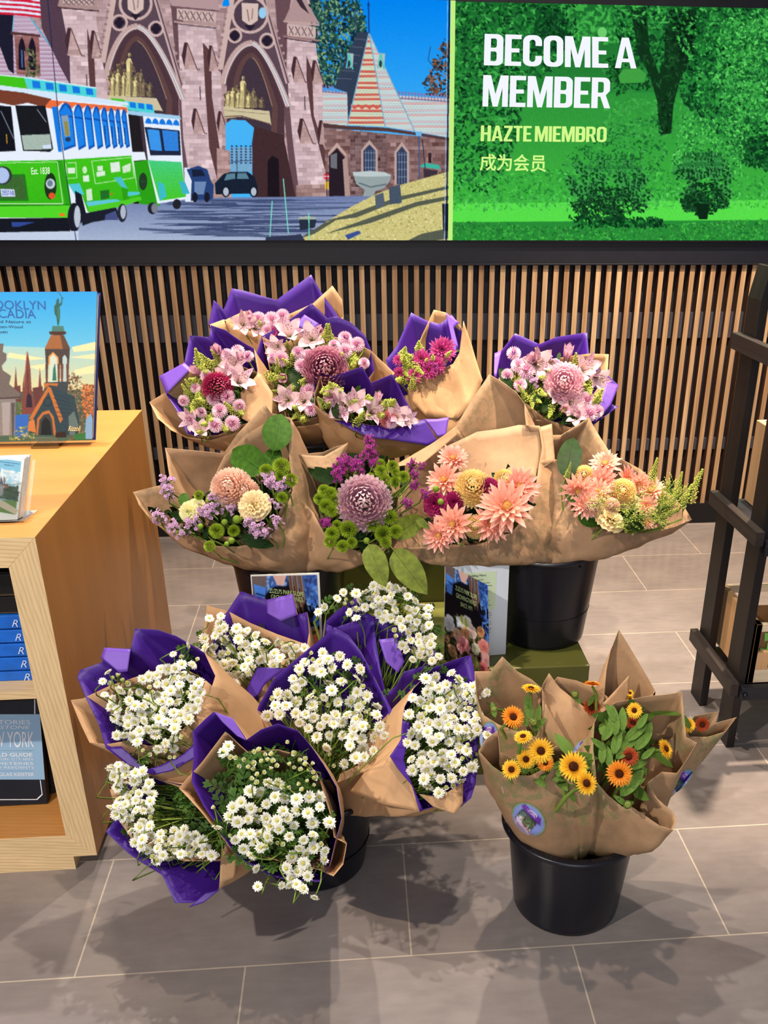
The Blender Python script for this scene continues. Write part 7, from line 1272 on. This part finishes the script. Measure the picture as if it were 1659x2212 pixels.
C1.stems(.0026); C1.decal(1056, 1592, 20, 34, .1, shop_sticker)
C2 = calb('middle calendula bouquet at the back, showing the kraft front of its wrap', (1235, 1505), 1.42, (.385, 1.36, ZRC - .03), 70, 58, 0)
C2.paper('kraft_paper', [(1167, 1510), (1175, 1475), (1186, 1454), (1210, 1486), (1240, 1511), (1280, 1541), (1305, 1528), (1312, 1505, -.02), (1290, 1488, -.02), (1245, 1470, -.02), (1205, 1462, -.02)], KW, nr=.05, bulge=.10, crumple=.006)
C2.flower('cal_orange', 1280, 1478, 40, .02, .05, (.1, .97, .2)); C2.flower('cal_red', 1278, 1528, 42, .0, .2); C2.flower('cal_bud', 1242, 1500, 22, .01); C2.leaf('leaf_cal', 1255, 1520, 1235, 1496, .01); C2.leaf('leaf_cal', 1270, 1525, 1285, 1500, .01); C2.stems(.0026); C2.decal(1262, 1627, 26, 32, .6, shop_sticker)
C2.sheet('kraft_fold', [(1172, 1565), (1178, 1520), (1200, 1560), (1230, 1610), (1205, 1615), (1185, 1600)], KW, .5, offs=.03)
C6 = calb('calendula bouquet at the far right, its wrap pointing out like a horn', (1530, 1560), 1.34, (.44, 1.345, ZRC - .03), 60, 52, .25)
C6.paper('kraft_paper', [(1478, 1572), (1500, 1546), (1552, 1537), (1546, 1562), (1592, 1549), (1568, 1580), (1530, 1592), (1490, 1592)], KW, nr=.045, bulge=.04, crumple=.004)
C6.flower('cal_yellow', 1487, 1567, 34, .012); C6.flower('cal_red', 1517, 1565, 36, .02); C6.leaf('leaf_cal', 1490, 1575, 1478, 1545, .02); C6.stems(.0026); C6.decal(1466, 1690, 14, 40, .82, shop_sticker)
C5 = calb('front right calendula bouquet, leafy, with a rolled paper mouth at its front', (1372, 1610), 1.27, (.435, 1.335, ZRC - .05), 90, 46, .06)
C5.paper('kraft_paper', [(1283, 1561), (1290, 1545), (1332, 1517), (1390, 1506), (1474, 1494), (1478, 1550), (1482, 1592), (1506, 1604), (1485, 1640), (1463, 1671), (1430, 1668, -.01), (1400, 1690), (1420, 1725), (1455, 1755, .02), (1463, 1772, .03), (1455, 1795, .03), (1425, 1785, .02), (1393, 1762, .01), (1364, 1742), (1344, 1742), (1315, 1719), (1288, 1690), (1281, 1620)], KW, nr=.055, bulge=.07, crumple=.006)
for k, x, y, d, o in (('cal_yellow', 1370, 1535, 38, .04), ('cal_red', 1368, 1562, 34, .03), ('cal_red', 1358, 1635, 46, .045), ('cal_orange', 1338, 1671, 62, .06), ('cal_bud', 1356, 1738, 26, .05)): C5.flower(k, x, y, d, o, .12)
C5.flower('cal_yellow', 1437, 1618, 48, .05, .05, (.55, .1, .8))
for a in ((1330, 1590, 1322, 1520), (1345, 1580, 1345, 1525), (1310, 1620, 1276, 1594), (1325, 1630, 1340, 1570), (1318, 1660, 1312, 1610), (1340, 1620, 1385, 1585), (1350, 1600, 1400, 1560), (1370, 1620, 1410, 1580), (1355, 1660, 1400, 1645), (1340, 1720, 1392, 1660), (1330, 1640, 1370, 1600), (1300, 1650, 1302, 1600), (1385, 1640, 1415, 1615), (1360, 1700, 1395, 1680), (1300, 1600, 1330, 1560), (1355, 1740, 1326, 1718), (1375, 1575, 1400, 1540), (1330, 1560, 1310, 1520)): C5.leaf('leaf_cal', *a, .045)
C5.foliage([(1300, 1540), (1400, 1530), (1410, 1640), (1360, 1710), (1300, 1660)], 60, .05, m_cal, (.01, .06)); C5.stems(.0026)
C4 = calb('front left calendula bouquet with seven yellow heads and a round shop sticker', (1165, 1650), 1.24, (.345, 1.30, ZRC - .03), 90, 46, -.05)
C4.paper('kraft_paper', [(1033, 1622), (1050, 1595), (1074, 1578), (1080, 1625), (1110, 1640, -.02), (1160, 1622, -.02), (1212, 1610, -.02), (1265, 1640, -.01), (1286, 1680), (1278, 1719), (1228, 1685), (1193, 1653), (1146, 1676), (1091, 1674), (1062, 1655)], KW, nr=.055, bulge=.07, crumple=.006, neck=(.352, 1.318, ZRC - .05))
for k, x, y, d, o in (('cal_yellow', 1168, 1622, 60, .06), ('cal_yellow', 1136, 1640, 46, .04), ('cal_yellow', 1105, 1662, 46, .03), ('cal_orange', 1178, 1648, 40, .02), ('cal_yellow', 1238, 1656, 70, .05), ('cal_yellow', 1266, 1692, 56, .05)): C4.flower(k, x, y, d, o, .15)
C4.flower('cal_yellow', 1130, 1592, 44, .07, .05, (-.1, .6, .7))
for a in ((1140, 1670, 1110, 1640), (1150, 1650, 1158, 1620), (1205, 1680, 1210, 1640), (1230, 1690, 1250, 1660), (1125, 1620, 1120, 1590), (1190, 1660, 1225, 1640)): C4.leaf('leaf_cal', *a, .01)
C4.foliage([(1100, 1640), (1250, 1630), (1270, 1690), (1120, 1665)], 36, .04, m_cal, (.01, .05)); C4.stems(.003); C4.decal(1142, 1770, 42, 30, .78, shop_sticker, lab='round lilac and purple flower shop sticker')
for p in ((1086, 1706), (1113, 1773)):
    h = C4.pt(*p, 0); bv = BVHTree.FromPolygons(C4.pap[0][0], C4.pap[0][1]); d = Vector(ray(*p)).normalized(); hh_ = bv.ray_cast(Vector((0, 0, CAMH)), d)[0]
    if hh_: m = MB(); m.tube([hh_ - d * .0015 + Vector((-.002, 0, .007)), hh_ - d * .0015 + Vector((.002, 0, -.007))], .0005, 4); m.build('staple', plain('staple', (220, 220, 220), .3, .5), C4.root)
# ------------------------------------------------------------------ light
def area(name, loc, target, size, power, color, spread=180):
    l = bpy.data.lights.new(name, 'AREA'); l.energy = power; l.color = color; l.shape = 'DISK'; l.size = size; l.spread = math.radians(spread); o = bpy.data.objects.new(name, l); COL.objects.link(o); o.location = loc; o.rotation_euler = (Vector(target) - Vector(loc)).to_track_quat('-Z', 'Y').to_euler(); return o
def spot(name, loc, target, power, color, ang=60, blend=.6, r=.03):
    l = bpy.data.lights.new(name, 'SPOT'); l.energy = power; l.color = color; l.spot_size = math.radians(ang); l.spot_blend = blend; l.shadow_soft_size = r; o = bpy.data.objects.new(name, l); COL.objects.link(o); o.location = loc; o.rotation_euler = (Vector(target) - Vector(loc)).to_track_quat('-Z', 'Y').to_euler(); return o
WARM, NEUT, COOL = (1, .80, .60), (1, .90, .79), (.86, .92, 1)
spot('track_spot', (-.55, 2.75, 3.3), (-.15, 1.45, .2), 230, NEUT, 60)
spot('track_spot', (.35, 2.75, 3.3), (.35, 1.4, .2), 230, NEUT, 60)
spot('track_spot', (.2, 1.5, 3.4), (.3, 2.9, .2), 240, WARM, 75)
spot('track_spot', (-1.9, -.3, 2.9), (-.75, 1.5, .3), 300, NEUT, 60)
spot('track_spot', (1.15, 2.2, 3.3), (1.05, 2.65, 0), 900, WARM, 50, .5)
spot('track_spot', (-.15, 2.85, 3.3), (-.25, 2.55, 0), 330, WARM, 34, .6)
spot('track_spot', (-.9, 2.6, 3.3), (-.9, 3.1, .6), 110, WARM, 60, .6)
area('front_fill', (-.2, -2.6, 2.2), (0, 2, .5), 2.4, 60, (.95, .96, 1))  # unseen fill light added on the camera side to brighten the fronts
wd = bpy.data.worlds.new('world'); SC.world = wd; wd.use_nodes = True; bg = wd.node_tree.nodes['Background']; bg.inputs[0].default_value = (.80, .86, 1, 1); bg.inputs[1].default_value = .30
SC.view_settings.view_transform = 'Standard'; SC.view_settings.look = 'None'; SC.view_settings.gamma = 1; SC.view_settings.use_curve_mapping = False; SC.view_settings.exposure = 0
SC.cycles.max_bounces = 8; SC.cycles.caustics_reflective = False; SC.cycles.caustics_refractive = False
